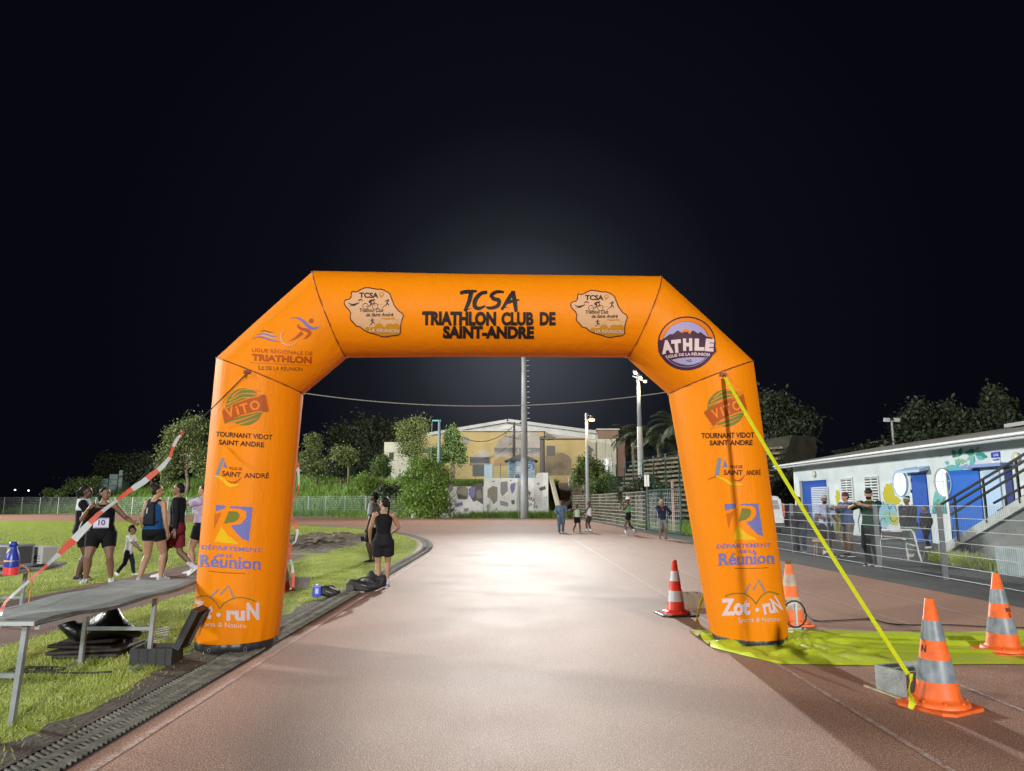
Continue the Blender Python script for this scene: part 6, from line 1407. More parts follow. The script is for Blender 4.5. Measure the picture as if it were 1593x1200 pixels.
def person(label, feet, top, yaw, skinc=(.26, .15, .09), fem=False, build=1.0, H=None, top_=None, bottom=None, shoes=((.05, .05, .055), (.6, .6, .6)), sock=None, hair='short', hairm=None, hat=None, hatm=None, headyaw=0, headpitch=0, lean=0, twist=0, feetL=(0, 0, 0), feetR=(0, 0, 0), handL=None, handR=None, hintL=None, hintR=None, curl=.5, vox=.008, headk=1.0, hip=.0, extra=None, beard=False, group=None, depth=None, foot_yaw=0):
    P = G(*feet) if depth is None else V((AT(feet[0], 780, depth).x, depth, 0))
    if H is None: H = (AT(feet[0], top, P.y).z) / (1.015 if not hat else 1.03)
    t = thing('person', label, 'person', P, R(yaw), group); S = H
    sc = skin(skinc); b = MB(); w = build; sw = (.100 if fem else .112) * (.9 + .1 * w); lz = -hip
    ml = Matrix.Rotation(-R(lean), 3, 'X') @ Matrix.Rotation(R(twist), 3, 'Z')
    piv = V((0, 0, (.52 + lz) * S))
    def U(x, y, z):                           # upper body point
        p = V((x * S, y * S, (z + lz) * S)); return piv + ml @ (p - piv)
    def Lw(x, y, z): return V((x * S, y * S, z * S))
    # legs
    legs = []; tz = .055 * (1 + (w - 1) * .6)
    for s, ft in ((-1, feetL), (1, feetR)):
        hp_ = U(s * tz, 0, .505); an_ = Lw(s * .058 + ft[0], ft[1], .045 + ft[2]); kn, an_ = ik(hp_, an_, .245 * S, .232 * S, V((s * .08, 1, 0)))
        legs.append((s, hp_, kn, an_, ft))
    rt, rk, rc, ra = .052 * w * S * (1.08 if fem else 1), .034 * S * (.6 + .4 * w), .033 * S * (.6 + .4 * w), .021 * S
    for s, hp_, kn, an_, ft in legs:
        caps(b, hp_, rt, hp_.lerp(kn, .5), (rt + rk) * .52); caps(b, hp_.lerp(kn, .5), (rt + rk) * .52, kn, rk * .98)
        ca = kn.lerp(an_, .3) + V((0, -.010 * S, 0)); caps(b, kn, rk * .95, ca, rc * 1.08); caps(b, ca, rc * 1.08, an_, ra)
    # torso
    hw_ = 1.0 * (1.10 if fem else 1.0)
    TR = [(.455, .068 * w, .054 * w, -.004), (.485, .086 * w * hw_, .066 * w, -.008), (.525, .088 * w * hw_, .068 * w, -.008), (.565, .083 * w * (1.04 if fem else 1), .062 * w, -.003), (.615, .074 * w, .056 * w, 0), (.665, .078 * w, .058 * w, 0), (.72, (.086 if fem else .093) * (.5 + .5 * w), (.070 if fem else .064) * (.4 + .6 * w), .006 if fem else 0), (.765, (.090 if fem else .102) * (.6 + .4 * w), .062 * (.5 + .5 * w), 0), (.80, (.088 if fem else .102), .053, -.004), (.822, .072, .044, -.006), (.843, .045, .038, -.004), (.86, .034, .034, 0)]
    def tring(z, hw, hd, y, o=0):
        out = []
        for k in range(18):
            a = 6.2832 * k / 18; c_, s_ = math.cos(a), math.sin(a); e = .85
            out.append(U((hw + o) * math.copysign(abs(c_) ** e, c_), y + (hd + o) * math.copysign(abs(s_) ** e, s_), z))
        return out
    b.loft([tring(*r) for r in TR])
    if fem:
        for s in (-1, 1): b.sph(U(s * .042 * (.6 + .4 * w), .052 * (.5 + .5 * w), .725), (.036 * S, .03 * S, .034 * S))
    for s in (-1, 1): b.sph(U(s * sw, -.004, .805), (.036 * S, .036 * S, .036 * S))
    # head
    hb = U(0, .004, .865); mh = ml @ Matrix.Rotation(R(headyaw), 3, 'Z') @ Matrix.Rotation(R(-headpitch), 3, 'X'); hk = headk
    def Hd(x, y, z): return hb + mh @ (V((x, y + .006, z - .0)) * S * hk)
    caps(b, U(0, -.006, .835), .033 * S * (.9 if fem else 1.05), Hd(0, -.006, .02), .031 * S * (.9 if fem else 1.05))
    b.sph(Hd(0, -.004, .083), (.0445 * S * hk, .055 * S * hk, .052 * S * hk), 16, 12, rot=mh); b.sph(Hd(0, .012, .045), (.036 * S * hk, .042 * S * hk, .042 * S * hk), 14, 10, rot=mh); b.sph(Hd(0, .03, .018), (.02 * S * hk, .018 * S * hk, .015 * S * hk), 10, 8, rot=mh)
    caps(b, Hd(0, .052, .072), .006 * S * hk, Hd(0, .062, .054), .0085 * S * hk)
    for s in (-1, 1): b.sph(Hd(s * .045, -.008, .062), (.006 * S * hk, .012 * S * hk, .018 * S * hk), 8, 6, rot=mh); b.sph(Hd(s * .02, .040, .052), (.014 * S * hk, .012 * S * hk, .014 * S * hk), 8, 6, rot=mh)
    # arms and hands
    arms = []
    for s, hd_, hi in ((-1, handL, hintL), (1, handR, hintR)):
        sh_ = U(s * sw, -.004, .805); tg_ = U(*hd_) if hd_ else U(s * (sw + .045), .03, .50); hi = ml @ V(hi) if hi else ml @ V((s * .5, -.8, -.25))
        el, wr = ik(sh_, tg_, .168 * S, .150 * S, hi); arms.append((s, sh_, el, wr))
        q = .6 + .4 * w; caps(b, sh_, .033 * S * q, el, .0235 * S * q); caps(b, el, .0235 * S * q, el.lerp(wr, .3), .0235 * S * q); caps(b, el.lerp(wr, .3), .0235 * S * q, wr, .0155 * S)
        d = (wr - el).normalized(); fw = mh @ V((0, 1, 0)); sd = V((0, 1, 0)) if abs(d.z) > .6 else V((0, 0, 1)); sd = (sd - d * sd.dot(d)).normalized(); pn = d.cross(sd) * s     # sd across the palm (thumb side), pn the palm normal
        if pn.dot(ml @ V((-s, 0, 0))) < 0 and abs(d.z) > .6: pn = -pn
        k_ = .021 * S; b.loft([[wr + d * u * S + sd * (y_ * k_ * ww) + pn * (z_ * .0095 * S) for y_, z_ in ((-1, -.6), (-.6, -1), (.6, -1), (1, -.6), (1, .6), (.6, 1), (-.6, 1), (-1, .6))] for u, ww in ((-.006, .75), (.02, 1.0), (.052, 1.05), (.056, .95))])
        for f in range(4):
            base = wr + d * .052 * S + sd * (.0155 - .0105 * f) * S; L = (.040, .045, .042, .032)[f] * S; c1 = curl * .7; d1 = (d * math.cos(c1) + pn * math.sin(c1)); c2 = curl * 1.9; d2 = d * math.cos(c2) + pn * math.sin(c2)
            m1 = base + d1 * L * .52; caps(b, base - d * .008 * S, .0056 * S, m1, .0052 * S, 8); caps(b, m1, .0052 * S, m1 + d2 * L * .48, .0045 * S, 8)
        tb = wr + d * .014 * S + sd * .017 * S; tm = tb + (d * .75 + sd * .6 + pn * .25).normalized() * .026 * S; caps(b, tb, .0075 * S, tm, .0062 * S, 8); caps(b, tm, .0062 * S, tm + (d * .95 + pn * .35).normalized() * .022 * S, .005 * S, 8)
    # feet inside the shoes
    fdir = []
    for s, hp_, kn, an_, ft in legs:
        fy = R(foot_yaw) - s * .16; f = V((math.sin(-fy), math.cos(fy), 0)); lift = ft[2]
        if lift > .02: f = (f * math.cos(.7) - V((0, 0, 1)) * math.sin(.7)).normalized() if ft[1] < 0 else (f * math.cos(.35) + V((0, 0, 1)) * math.sin(.35)).normalized()
        upv = (V((0, 0, 1)) - f * f.z).normalized(); sl = an_ - upv * .045 * S; fdir.append((s, an_, f, upv, sl))
        caps(b, an_, .022 * S, sl + f * .06 * S + upv * .022 * S, .016 * S)
    remeshed(b, 'body', sc, t, vox, 4)
    # face
    for s in (-1, 1):
        mb = MB(); mb.sph(Hd(s * .0185, .0485, .074), (.0075 * S * hk, .005 * S * hk, .0042 * S * hk), 8, 6, rot=mh); mb.build('eye', eye_m, t, smooth=True)
        mb = MB(); mb.tube([Hd(s * .009, .051, .0855), Hd(s * .019, .0505, .0885), Hd(s * .030, .044, .0845)], .0026 * S * hk, 5); mb.build('eyebrow', hairm or hair_k, t)
    mb = MB(); mb.sph(Hd(0, .0505, .031), (.0135 * S * hk, .005 * S * hk, .0045 * S * hk), 10, 6, rot=mh); mb.build('mouth', lip_m, t, smooth=True)
    # shoes, socks
    sm_, so_ = cloth(shoes[0], .6), cloth(shoes[1], .6)
    for s, an_, f, upv, sl in fdir:
        sd = f.cross(upv); mb = MB()
        def fr(c, wd, hg): return [c + sd * (wd * math.copysign(abs(math.cos(a)) ** .7, math.cos(a))) + upv * (hg * max(-.12, math.sin(a)) + .012 * S) for a in [6.2832 * k / 14 for k in range(14)]]
        mb.loft([fr(sl + f * y * S, wd * S, hg * S) for y, wd, hg in ((-.040, .012, .012), (-.034, .021, .036), (-.01, .0245, .048), (.02, .025, .046), (.05, .027, .032), (.08, .027, .024), (.10, .022, .018), (.112, .010, .008))]); sh = mb.build('shoe', sm_, t, smooth=True)
        mb = MB(); mb.loft([[sl + f * y * S + sd * x * S + upv * z * S for y, x in ((-.042, -.012), (-.036, -.023), (0, -.026), (.06, -.0295), (.095, -.024), (.116, -.008), (.116, .008), (.095, .024), (.06, .0295), (0, .026), (-.036, .023), (-.042, .012))] for z in (.001, .013)]); mb.build('sole', so_, sh)
    if sock:
        for s, hp_, kn, an_, ft in legs:
            mb = MB(); d = (kn - an_).normalized(); mb.frus(an_ - d * .02 * S, .026 * S, an_ + d * sock[1] * S, .029 * S, 14); mb.build('sock', cloth(sock[0]), t, smooth=True)
    # bottoms
    if bottom:
        c_, lg, loose = bottom[:3]; rise = bottom[3] if len(bottom) > 3 else .585; mb = MB(); o_ = .007 + loose * .25
        mb.loft([tring(*r, o=o_ + (.002 if r[0] < .5 else 0)) for r in TR if r[0] <= .54] + [tring(rise, .082 * w * (1.05 if fem else 1), .061 * w, -.002, o_ * .8)])
        for s, hp_, kn, an_, ft in legs:
            r0 = rt + (.008 + loose * .5) * S
            if lg <= 1: e = hp_.lerp(kn, lg); r1 = rt + (rk - rt) * lg + (.007 + loose) * S; mb.frus(hp_ + V((0, 0, .02 * S)), r0, e, r1, 16); mb.sph(hp_, r0 * .98, 14, 8)
            else:
                e = kn.lerp(an_, lg - 1); r1 = rk + (.008 + loose * .8) * S; r2 = (rc if lg < 1.6 else ra * 1.15) + (.008 + loose * .7) * S; mb.sph(hp_, r0 * .98, 14, 8); caps(mb, hp_, r0, kn, r1, 14); ca = kn.lerp(an_, .3) + V((0, -.008 * S, 0)); caps(mb, kn, r1, ca, max(r2, rc + .008 * S), 14); mb.frus(ca, max(r2, rc + .008 * S), e, r2, 14)
        remeshed(mb, 'leggings' if lg > 1 and loose < .006 else ('trousers' if lg > 1 else 'shorts'), cloth(c_), t, vox * 1.15, 2)
    # top
    if top_:
        c_, slv, hem, loose = top_[:4]; nm = top_[4] if len(top_) > 4 else ('t_shirt' if slv > 0 else 'tank_top'); mb = MB(); rr = []
        def ti(z): return [float(np.interp(z, [r[0] for r in TR], [r[k] for r in TR])) for k in (1, 2, 3)]
        zt_ = .825 if slv > 0 else .775
        zs = [hem + (zt_ - hem) * k / 9 for k in range(10)]; rr = [tring(z, *ti(z), o=.008 + loose * (1 if z < .75 else .5)) for z in zs]
        if slv > 0: rr.append(tring(.848, .043, .038, -.004, .005))
        if slv == 0: rr += [tring(z, h_, d_, -.006, .006) for z, h_, d_ in ((.79, .080, .054), (.806, .070, .048), (.82, .062, .042))]
        mb.loft(rr)
        if fem:
            for s in (-1, 1): mb.sph(U(s * .042 * (.6 + .4 * w), .054 * (.5 + .5 * w) + .006, .725), (.044 * S, .040 * S, .042 * S))
        if slv == 0:
            for s in (-1, 1):
                for y in (-.044, .040): caps(mb, U(s * .048, y, .77), .014 * S, U(s * .052, y * .35, .826), .012 * S, 8)
            for s in (-1, 1): caps(mb, U(s * .052, -.018, .828), .012 * S, U(s * .052, .014, .826), .012 * S, 8)
            mb.sph(U(0, -.04, .78), (.06 * S, .018 * S, .04 * S), 10, 8)
        else:
            for s, sh_, el, wr in arms:
                q = .6 + .4 * w; a0 = .033 * S * q + (.008 + loose * .6) * S; mb.sph(sh_, a0 * 1.03, 12, 8)
                if slv <= 1: e = sh_.lerp(el, slv); mb.frus(sh_, a0, e, .030 * S * q + (.008 + loose) * S, 14)
                else: a1 = .0235 * S * q + (.008 + loose * .6) * S; caps(mb, sh_, a0, el, a1, 12); mb.frus(el, a1, el.lerp(wr, min(1, slv - 1)), .019 * S + (.006 + loose * .5) * S, 12); mb.sph(el, a1, 12, 8)
        remeshed(mb, nm, cloth(c_), t, vox * 1.15, 2)
    # hair and hats
    hm = hairm or hair_k
    if hair and hair != 'bald':
        mb = MB(); k = S * hk
        mb.sph(Hd(0, -.016, .094), (.0475 * k, .054 * k, .049 * k), 16, 10, rot=mh); mb.sph(Hd(0, -.034, .070), (.042 * k, .034 * k, .046 * k), 14, 10, rot=mh)
        if hair in ('ponytail', 'braid'):
            caps(mb, Hd(0, -.062, .100), .016 * k, Hd(0, -.086, .07), .02 * k); caps(mb, Hd(0, -.086, .07), .02 * k, Hd(0, -.078, -.03 if hair == 'braid' else .0), .011 * k)
        if hair == 'bun': mb.sph(Hd(0, -.05, .132), (.034 * k, .034 * k, .030 * k), 12, 8)
        if hair == 'highbun': mb.sph(Hd(0, -.066, .120), (.026 * k, .026 * k, .026 * k), 12, 8)
        if hair == 'afro':
            random.seed(int(H * 1000))
            for q in range(40):
                a, z = random.random() * 6.28, random.uniform(.02, .14); rr_ = .046 * math.sqrt(max(.1, 1 - ((z - .075) / .09) ** 2)); y = -.014 + rr_ * math.sin(a) * 1.1
                if y > .012 and z < .10: continue
                mb.sph(Hd(rr_ * math.cos(a), y, z), .017 * k, 7, 5)
        remeshed(mb, 'hair', hm, t, vox * .9, 2)
    if beard:
        mb = MB(); k = S * hk; mb.sph(Hd(0, .022, .022), (.037 * k, .038 * k, .026 * k), 12, 8, rot=mh); remeshed(mb, 'beard', hm, t, vox * .9, 2)
    if hat:
        mb = MB(); k = S * hk
        if hat in ('cap', 'backcap'):
            sg = 1 if hat == 'cap' else -1
            mb.loft([[Hd(.050 * s_ * math.cos(a), -.006 + .061 * s_ * math.sin(a), z) for a in [6.2832 * q / 18 for q in range(18)]] for z, s_ in ((.088, 1), (.108, .99), (.13, .82), (.143, .5), (.147, .12))])
            mb.loft([[Hd(x * .046, sg * (y) - .006, z + dz) for x, y in ((-1, .04), (-.85, .085), (-.4, .112), (.4, .112), (.85, .085), (1, .04))] for z, dz in ((.086, 0), (.092, .003))]); 
        else:
            mb.loft([[Hd(.050 * s_ * math.cos(a), -.010 + .060 * s_ * math.sin(a), z) for a in [6.2832 * q / 18 for q in range(18)]] for z, s_ in ((.082, 1), (.1, 1.02), (.128, .86), (.146, .5), (.151, .1))])
        mb.build('cap' if 'cap' in hat else 'knit_hat', hatm, t, smooth=True)
    if extra: extra(t, S, U, Hd, Lw, mh, arms)
    return t
dk = (.006, .006, .0075); wh = (.68, .68, .68)
DARK, BROWN, TAN, LIGHT = (.075, .036, .022), (.17, .088, .052), (.33, .185, .11), (.46, .28, .19)
# ---- the group on the left
def piping(t, S, U, Hd, Lw, mh, arms):
    mb = MB(); mb.loft([[U((hw) * math.cos(a), y + hd * math.sin(a), z) for a in [6.2832 * k / 18 for k in range(18)]] for z, hw, hd, y in ((.735, .112, .086, 0), (.78, .122, .082, 0), (.815, .112, .07, -.008), (.84, .075, .06, -.012), (.862, .055, .055, -.016))]); remeshed(mb, 'hood', cloth((.50, .52, .58)), t, .01, 3)
    mb = MB()
    for s in (-1, 1): mb.tube([U(s * .108, -.0, .72), U(s * .104, .012, .64), U(s * .108, -.012, .57), U(s * .112, -.02, .52)], .006 * S, 5)
    mb.build('piping', cloth((.6, .62, .66)), t)
person('woman in a black jacket with a pale hood, hands raised to her mouth', (121, 903), 754, -68, DARK, True, 1.02, top_=(dk, 1.7, .50, .010, 'jacket'), bottom=(dk, .62, .012), shoes=((.03, .025, .035), (.6, .5, .5)), hair='ponytail', handL=(-.05, .17, .80), handR=(.04, .17, .77), hintL=(-.5, -.1, -1), hintR=(.5, -.1, -1), curl=.9, headyaw=-6, headpitch=-4, extra=piping)
def bib(t, S, U, Hd, Lw, mh, arms):
    mb = MB(); rows = []
    for z in (.575, .61, .645, .68): rows.append([U(x, .104 - .55 * x * x * 1.0, z) for x in (-.072, -.036, 0, .036, .072)])
    for i in range(3):
        for j in range(4): mb.quad(rows[i][j], rows[i][j + 1], rows[i + 1][j + 1], rows[i + 1][j])
    o = mb.build('race_bib', M('bib_paper', (.52, .50, .62), .6), t); mb = MB(); vs, fs = text_mesh('10', .03); x1 = max(v[0] for v in vs)
    mb.add([U(-(v[0] - x1 / 2) * .058 / .73, .1085 - .55 * ((v[0] - x1 / 2) * .058 / .73) ** 2, .605 + v[1] * .058 / .73) for v in vs], fs); mb.build('bib_number', M('bib_ink', (.05, .05, .12), .6), o)
    mb = MB()
    for z in (.583, .672): mb.add([U(x, .1078 - .55 * x * x, z + dz) for dz in (-.004, .004) for x in (-.066, -.03, .03, .066)], [(0, 1, 5, 4), (1, 2, 6, 5), (2, 3, 7, 6)])
    mb.build('bib_line', M('bib_blue', (.15, .17, .45), .6), o)
person('heavy woman in black wearing a pale race number, arm held out over the child', (151, 907), 757, -158, BROWN, True, 1.34, top_=(dk, 0, .50, .004), bottom=(dk, .56, .006), shoes=((.55, .55, .57), (.6, .6, .6)), hair='ponytail', feetL=(-.07, .0, 0), feetR=(.05, .02, 0), handL=(-.30, .10, .635), handR=(.125, .13, .775), hintL=(-.7, -.2, -.8), hintR=(.6, -.1, -1), headyaw=48, curl=.6, extra=bib)
person('small child in a white t-shirt and dark trousers walking right with hands out', (197, 896), 820, -85, BROWN, False, .92, top_=((.62, .62, .60), .75, .45, .012), bottom=((.012, .016, .03), 2, .008), shoes=(wh, wh), hair='short', headk=1.38, feetL=(0, .12, 0), feetR=(0, -.17, .03), handL=(-.10, .20, .55), handR=(.10, .23, .58), curl=.7, vox=.007, lean=4)
def pack(t, S, U, Hd, Lw, mh, arms):
    mb = MB(); mb.loft([[U(hw * math.copysign(abs(math.cos(a)) ** .6, math.cos(a)), y - hd * math.copysign(abs(math.sin(a)) ** .6, math.sin(a)), z) for a in [6.2832 * k / 20 for k in range(20)]] for z, hw, hd, y in ((.572, .058, .02, -.072), (.59, .068, .036, -.078), (.66, .066, .034, -.082), (.74, .060, .026, -.082), (.80, .05, .018, -.072), (.82, .035, .01, -.06))]); o = remeshed(mb, 'backpack', cloth((.010, .013, .02), .6), t, .009, 3)
    mb = MB(); mb.bar(U(-.006, -.1185, .70), U(-.0, -.1165, .755), .012 * S, .004 * S); mb.build('reflective_strip', white, o)
    for s in (-1, 1): mb = MB(); mb.tube([U(s * .045, -.065, .81), U(s * .058, -.02, .842), U(s * .058, .03, .825), U(s * .066, .06, .76), U(s * .09, .02, .66), U(s * .07, -.06, .60)], .011 * S, 6); mb.build('shoulder_strap', cloth((.010, .013, .02), .6), o)
person('woman seen from behind in a blue tank top with a slim black backpack', (233, 905), 752, -14, TAN, True, 1.08, top_=((.010, .055, .17), 0, .535, .006), bottom=(dk, .34, .006), shoes=((.4, .4, .42), wh), hair='bun', hairm=hair_br, headyaw=-38, feetL=(-.02, -.06, 0), feetR=(.03, .05, .0), extra=pack)
def chk(t, S, U, Hd, Lw, mh, arms):
    mb = MB(); mb.box(U(-.085, .03, .415), (.012 * S, .03 * S, .008 * S)); mb.build('emblem', white, t)
person('man in a black long sleeved top and maroon shorts walking left', (269, 898), 750, 98, BROWN, False, 1.03, top_=((.012, .013, .017), 1.85, .545, .003, 'long_sleeved_top'), bottom=((.16, .018, .028), .80, .016), shoes=(wh, wh), sock=((.62, .62, .64), .085), hair='short', headyaw=10, feetL=(.0, .10, 0), feetR=(.0, -.19, .05), handL=(-.165, -.03, .475), handR=(.14, .09, .50), curl=.8, extra=chk)
def pouch(t, S, U, Hd, Lw, mh, arms):
    mb = MB(); mb.sph(U(-.085, .035, .685), (.03 * S, .045 * S, .035 * S), 12, 8); mb.build('chest_pouch', cloth((.50, .52, .55)), t, smooth=True); mb = MB(); mb.tube([U(-.10, .05, .70), U(-.06, .07, .78), U(-.0, .03, .845)], .007 * S, 5); mb.tube([U(-.09, .0, .675), U(-.085, -.05, .655), U(-.03, -.07, .64)], .008 * S, 5); mb.build('pouch_strap', cloth(dk), t)
    s, sh_, el, wr = arms[0]; mb = MB(); d = (wr - el).normalized(); mb.frus(wr - d * .012 * S, .0185 * S, wr - d * .026 * S, .0195 * S, 14); mb.build('wristwatch', black, t)
person('woman in a lilac t-shirt half hidden by the arch leg, arm stretched out', (309, 893), 752, 84, TAN, True, 1.05, top_=((.46, .36, .52), .62, .57, .010), bottom=(dk, .5, .004, .60), shoes=(wh, wh), hair='bun', hairm=hair_br, handL=(-.02, .285, .845), handR=(.14, .05, .52), hintL=(-.3, -.2, -1), curl=.35, feetL=(0, .04, 0), feetR=(0, -.05, 0), extra=pouch)
# ---- woman by the kerb and the man behind her
def racer(t, S, U, Hd, Lw, mh, arms):
    mb = MB()
    for s in (-1, 1): mb.tube([U(s * .03, -.052, .79), U(s * .05, -.045, .825), U(s * .052, .0, .84)], .009 * S, 6)
    mb.build('shoulder_strap', cloth(dk), t)
    mb = MB()
    for k in range(2):
        for s, hp_ in ((-1, None), (1, None)): pass
    return
RW = person('woman in a black tank top and flared black shorts standing at the track edge', (594, 916), 772, 8, TAN, True, .90, top_=(dk, 0, .52, .005), bottom=((.013, .012, .015), .62, .026, .60), shoes=((.30, .33, .36), (.6, .6, .62)), sock=((.55, .55, .60), .09), hair='braid', headyaw=42, feetL=(.015, .0, 0), feetR=(-.01, .06, 0), handL=(-.155, .14, .535), handR=(.09, .17, .60), hintL=(-.7, -.7, -.3), hintR=(1, -.6, -.2), curl=.9, extra=racer)
ph = G(566, 916); hp2 = AT(564, 839, RW.location.y + .18)
t = thing('phone', 'small black phone held in the left hand of the woman at the track edge', 'phone', hp2, R(20)); mb = MB(); mb.box((0, 0, 0), (.075, .15, .012), Matrix.Rotation(.5, 3, 'X')); bevel(mb.build('case', blackp, t), .004, 3); mb = MB(); mb.box((0, -.003, .0075), (.066, .135, .003), Matrix.Rotation(.5, 3, 'X')); mb.build('screen', M('phone_glass', (.02, .02, .025), .08), t)
cap_k = M('black_cap', dk, .7, bump=.2); cap_w = M('white_cap', (.66, .66, .66), .7); cap_g = M('grey_cap', (.30, .29, .25), .8, (.22, .21, .18), 20); beanie_m = M('maroon_knit', (.085, .012, .026), .9, bump=.5, bscale=90)
person('man in a pale grey shirt and dark cap standing behind the woman in black', (583, 845), 763, 75, DARK, False, 1.0, depth=18.2, top_=((.42, .46, .50), .8, .50, .014), bottom=(dk, .9, .014), hair='short', hat='backcap', hatm=cap_k, vox=.011)
# ---- runners and coach at the far end of the straight
gp_ = 'athletes at the far end of the straight'
person('coach in a blue grey sweatshirt and trousers with one arm held out', (873, 829), 778, 176, BROWN, False, 1.12, top_=((.085, .13, .19), 1.9, .50, .016, 'sweatshirt'), bottom=((.07, .10, .15), 2, .016), hair='bald', vox=.014, handL=(-.27, .10, .70), handR=(.13, .13, .60), hintL=(-.3, -.4, -1), group=gp_)
person('athlete in a pale green singlet and black shorts walking with back half turned', (898, 829), 783, 205, DARK, False, .92, top_=((.42, .52, .40), 0, .53, .01), bottom=(dk, .7, .012), hair='short', vox=.013, feetL=(0, .10, 0), feetR=(0, -.16, .04), handL=(-.14, .04, .52), handR=(.14, -.1, .54), shoes=((.1, .08, .07), wh), group=gp_)
person('athlete in a white singlet and black shorts facing left with arms forward', (917, 829), 779, 75, DARK, False, .95, top_=((.58, .58, .58), 0, .52, .01), bottom=((.05, .04, .04), .75, .014), hair='bald', vox=.013, sock=((.6, .6, .6), .08), handL=(-.06, .22, .60), handR=(.08, .24, .56), feetL=(0, .08, 0), feetR=(0, -.05, 0), group=gp_)
person('athlete in a white headband and green singlet walking with hands at the mouth', (978, 833), 772, 80, DARK, False, .93, top_=((.10, .24, .11), 0, .60, .008), bottom=(dk, .42, .012, .62), hair='short', hat='knit', hatm=cap_w, vox=.012, sock=((.62, .62, .62), .1), handL=(-.03, .12, .83), handR=(.03, .14, .78), hintL=(-.5, -.2, -1), hintR=(.5, -.2, -1), curl=1.0, feetL=(0, .07, 0), feetR=(0, -.19, .05), shoes=((.2, .19, .2), wh), group=gp_, extra=lambda t, S, U, Hd, Lw, mh, arms: (lambda mb: (mb.loft([[U(.084 * math.cos(a), .066 * math.sin(a), z) for a in [6.2832 * k / 18 for k in range(18)]] for z in (.575, .615)], cap=False), mb.build('white_hem', cloth((.6, .6, .62)), t, smooth=True)))(MB()))
def redshirt(t, S, U, Hd, Lw, mh, arms):
    mb = MB(); mb.sph(U(0, .058, .715), (.038 * S, .026 * S, .085 * S), 12, 10); mb.build('red_shirt', cloth((.55, .06, .03)), t, smooth=True)
person('spectator with curly blond hair in a navy jacket over a red shirt', (1031, 840), 777, 188, BROWN, False, 1.02, top_=((.014, .022, .045), 1.9, .50, .014, 'jacket'), bottom=((.17, .16, .155), .98, .010), hair='afro', hairm=hair_b, vox=.011, handR=(.04, .14, .83), handL=(-.15, .10, .60), hintR=(.7, -.1, -1), hintL=(-1, -.5, 0), curl=1.0, feetL=(-.02, 0, 0), feetR=(.02, 0, 0), extra=redshirt)
# ---- spectators behind the mesh fence on the right
sg = 'spectators behind the mesh fence'
person('man in a dark jacket and jeans behind the fence, crossed by the yellow strap', (1247, 859), 772, 150, DARK, False, 1.08, top_=((.035, .036, .04), 1.9, .48, .016, 'jacket'), bottom=((.018, .026, .05), 2, .012), hair='short', vox=.010, group=sg)
def plaid(t, S, U, Hd, Lw, mh, arms):
    mb = MB()
    for k in range(-3, 4): mb.tube([U(.026 * k, -.0 - .085 + .35 * (.026 * k) ** 2 * 9, .50 + .012 * q) if False else U(.026 * k, .083 - 3.6 * (.026 * k) ** 2, .50 + .012 * q * 2) for q in range(13)], .003 * S, 4)
    mb.build('check_pattern', cloth((.10, .14, .34)), t); s, sh_, el, wr = arms[0]; mb = MB(); mb.tube([U(-.09, .06, .80), U(0, .095, .68), U(.09, .07, .58)], .006 * S, 5); mb.build('bag_strap', black, t)
person('bearded man in a pale blue checked shirt and grey cap behind the fence', (1288, 866), 768, -165, BROWN, False, 1.04, top_=((.40, .46, .62), .75, .48, .014), bottom=((.03, .028, .03), .95, .016), sock=((.5, .5, .55), .06), hair='short', hat='cap', hatm=cap_g, beard=True, vox=.010, headyaw=-30, handR=(.10, .16, .62), handL=(-.15, .10, .56), extra=plaid, group=sg)
person('man in a blue shirt and maroon knitted cap pointing left with an outstretched arm', (1322, 866), 764, 108, TAN, False, 1.0, top_=((.075, .11, .24), .8, .49, .014), bottom=((.16, .14, .12), .95, .018), hair='short', hat='knit', hatm=beanie_m, vox=.009, handL=(-.10, .33, .775), handR=(.10, .12, .74), hintL=(-.2, 0, -1), curl=.6, shoes=((.05, .05, .05), wh), group=sg)
R4 = person('bearded man in a dark green shirt and black cap leaning his forearms on the fence', (1352, 873), 762, 128, TAN, False, 1.14, depth=17.3, H=1.80, top_=((.014, .045, .026), .9, .48, .008), bottom=((.02, .02, .022), 2, .012), hair='short', hat='cap', hatm=cap_k, beard=True, vox=.009, headyaw=20, handL=(-.02, .26, .80), handR=(.10, .22, .79), hintL=(-1, -.2, -.5), hintR=(1, -.2, -.4), curl=.8, group=sg)
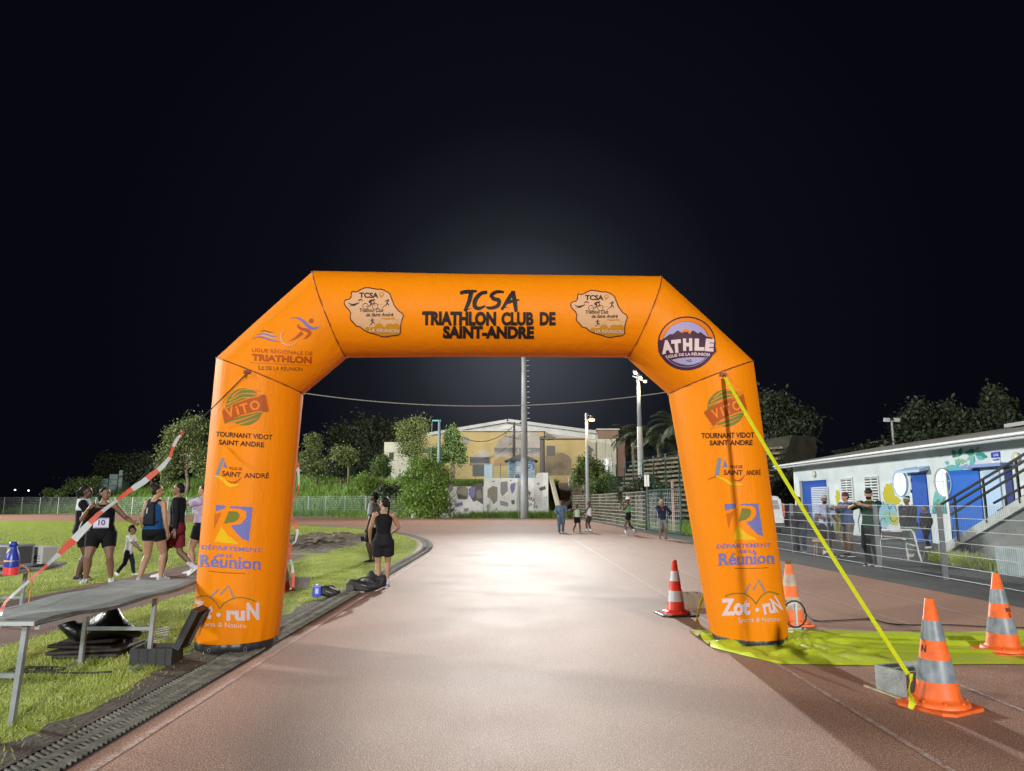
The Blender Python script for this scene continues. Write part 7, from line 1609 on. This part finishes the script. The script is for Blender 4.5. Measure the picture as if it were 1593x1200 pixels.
def band(t, S, U, Hd, Lw, mh, arms):
    mb = MB(); mb.loft([[Hd(.0485 * math.cos(a), -.006 + .060 * math.sin(a), z + .012 * math.sin(a)) for a in [6.2832 * k / 18 for k in range(18)]] for z in (.088, .106)], cap=False); mb.build('headband', cloth((.20, .60, .36)), t, smooth=True)
    mb = MB(); mb.sph(U(0, .062, .70), (.055 * S, .03 * S, .11 * S), 12, 10); mb.build('blue_top', cloth((.03, .06, .13)), t, smooth=True)
person('woman with a green headband in a dark jacket and grey green leggings walking left', (1418, 866), 771, 118, BROWN, True, 1.22, top_=((.022, .022, .022), 1.9, .50, .02, 'jacket'), bottom=((.10, .14, .11), 1.95, .008), shoes=((.58, .6, .58), wh), hair='highbun', vox=.010, feetL=(-.02, .13, 0), feetR=(.02, -.13, .0), handL=(-.08, .20, .66), handR=(.16, -.04, .52), extra=band, group=sg)
def rucksack(t, S, U, Hd, Lw, mh, arms):
    mb = MB(); mb.sph(U(0, -.11, .66), (.095 * S, .07 * S, .14 * S), 14, 10); remeshed(mb, 'backpack', cloth((.02, .02, .022)), t, .012, 2)
person('child with a dark backpack and tracksuit standing behind the fence beside the blue door', (1444, 853), 788, 105, BROWN, False, 1.0, top_=((.03, .03, .034), 1.9, .50, .02, 'jacket'), bottom=((.012, .012, .014), 2, .01), hair='short', headk=1.15, vox=.010, shoes=(wh, wh), handL=(-.12, .16, .50), feetL=(0, .06, 0), feetR=(0, -.1, 0), extra=rucksack, group=sg)
person('child in a lilac top and pale blue trousers at the right edge behind the fence', (1591, 862), 792, 100, TAN, True, .95, top_=((.40, .34, .56), 1.9, .50, .012, 'sweatshirt'), bottom=((.34, .44, .58), 2, .01), hair='afro', hairm=hair_b, headk=1.12, vox=.011, group=sg)
# ---- the photographer, whose shadow lies on the track
person('person raising both hands to take a photo, only seen as a shadow on the track', (800, 1199), 0, 4, BROWN, False, 1.0, depth=None, H=1.74, top_=((.03, .04, .06), .8, .50, .012), bottom=(dk, .9, .016), handL=(-.085, .24, .86), handR=(.085, .24, .86), hintL=(-1, -.1, -.6), hintR=(1, -.1, -.6), vox=.016).location = (.02, -.46, 0)
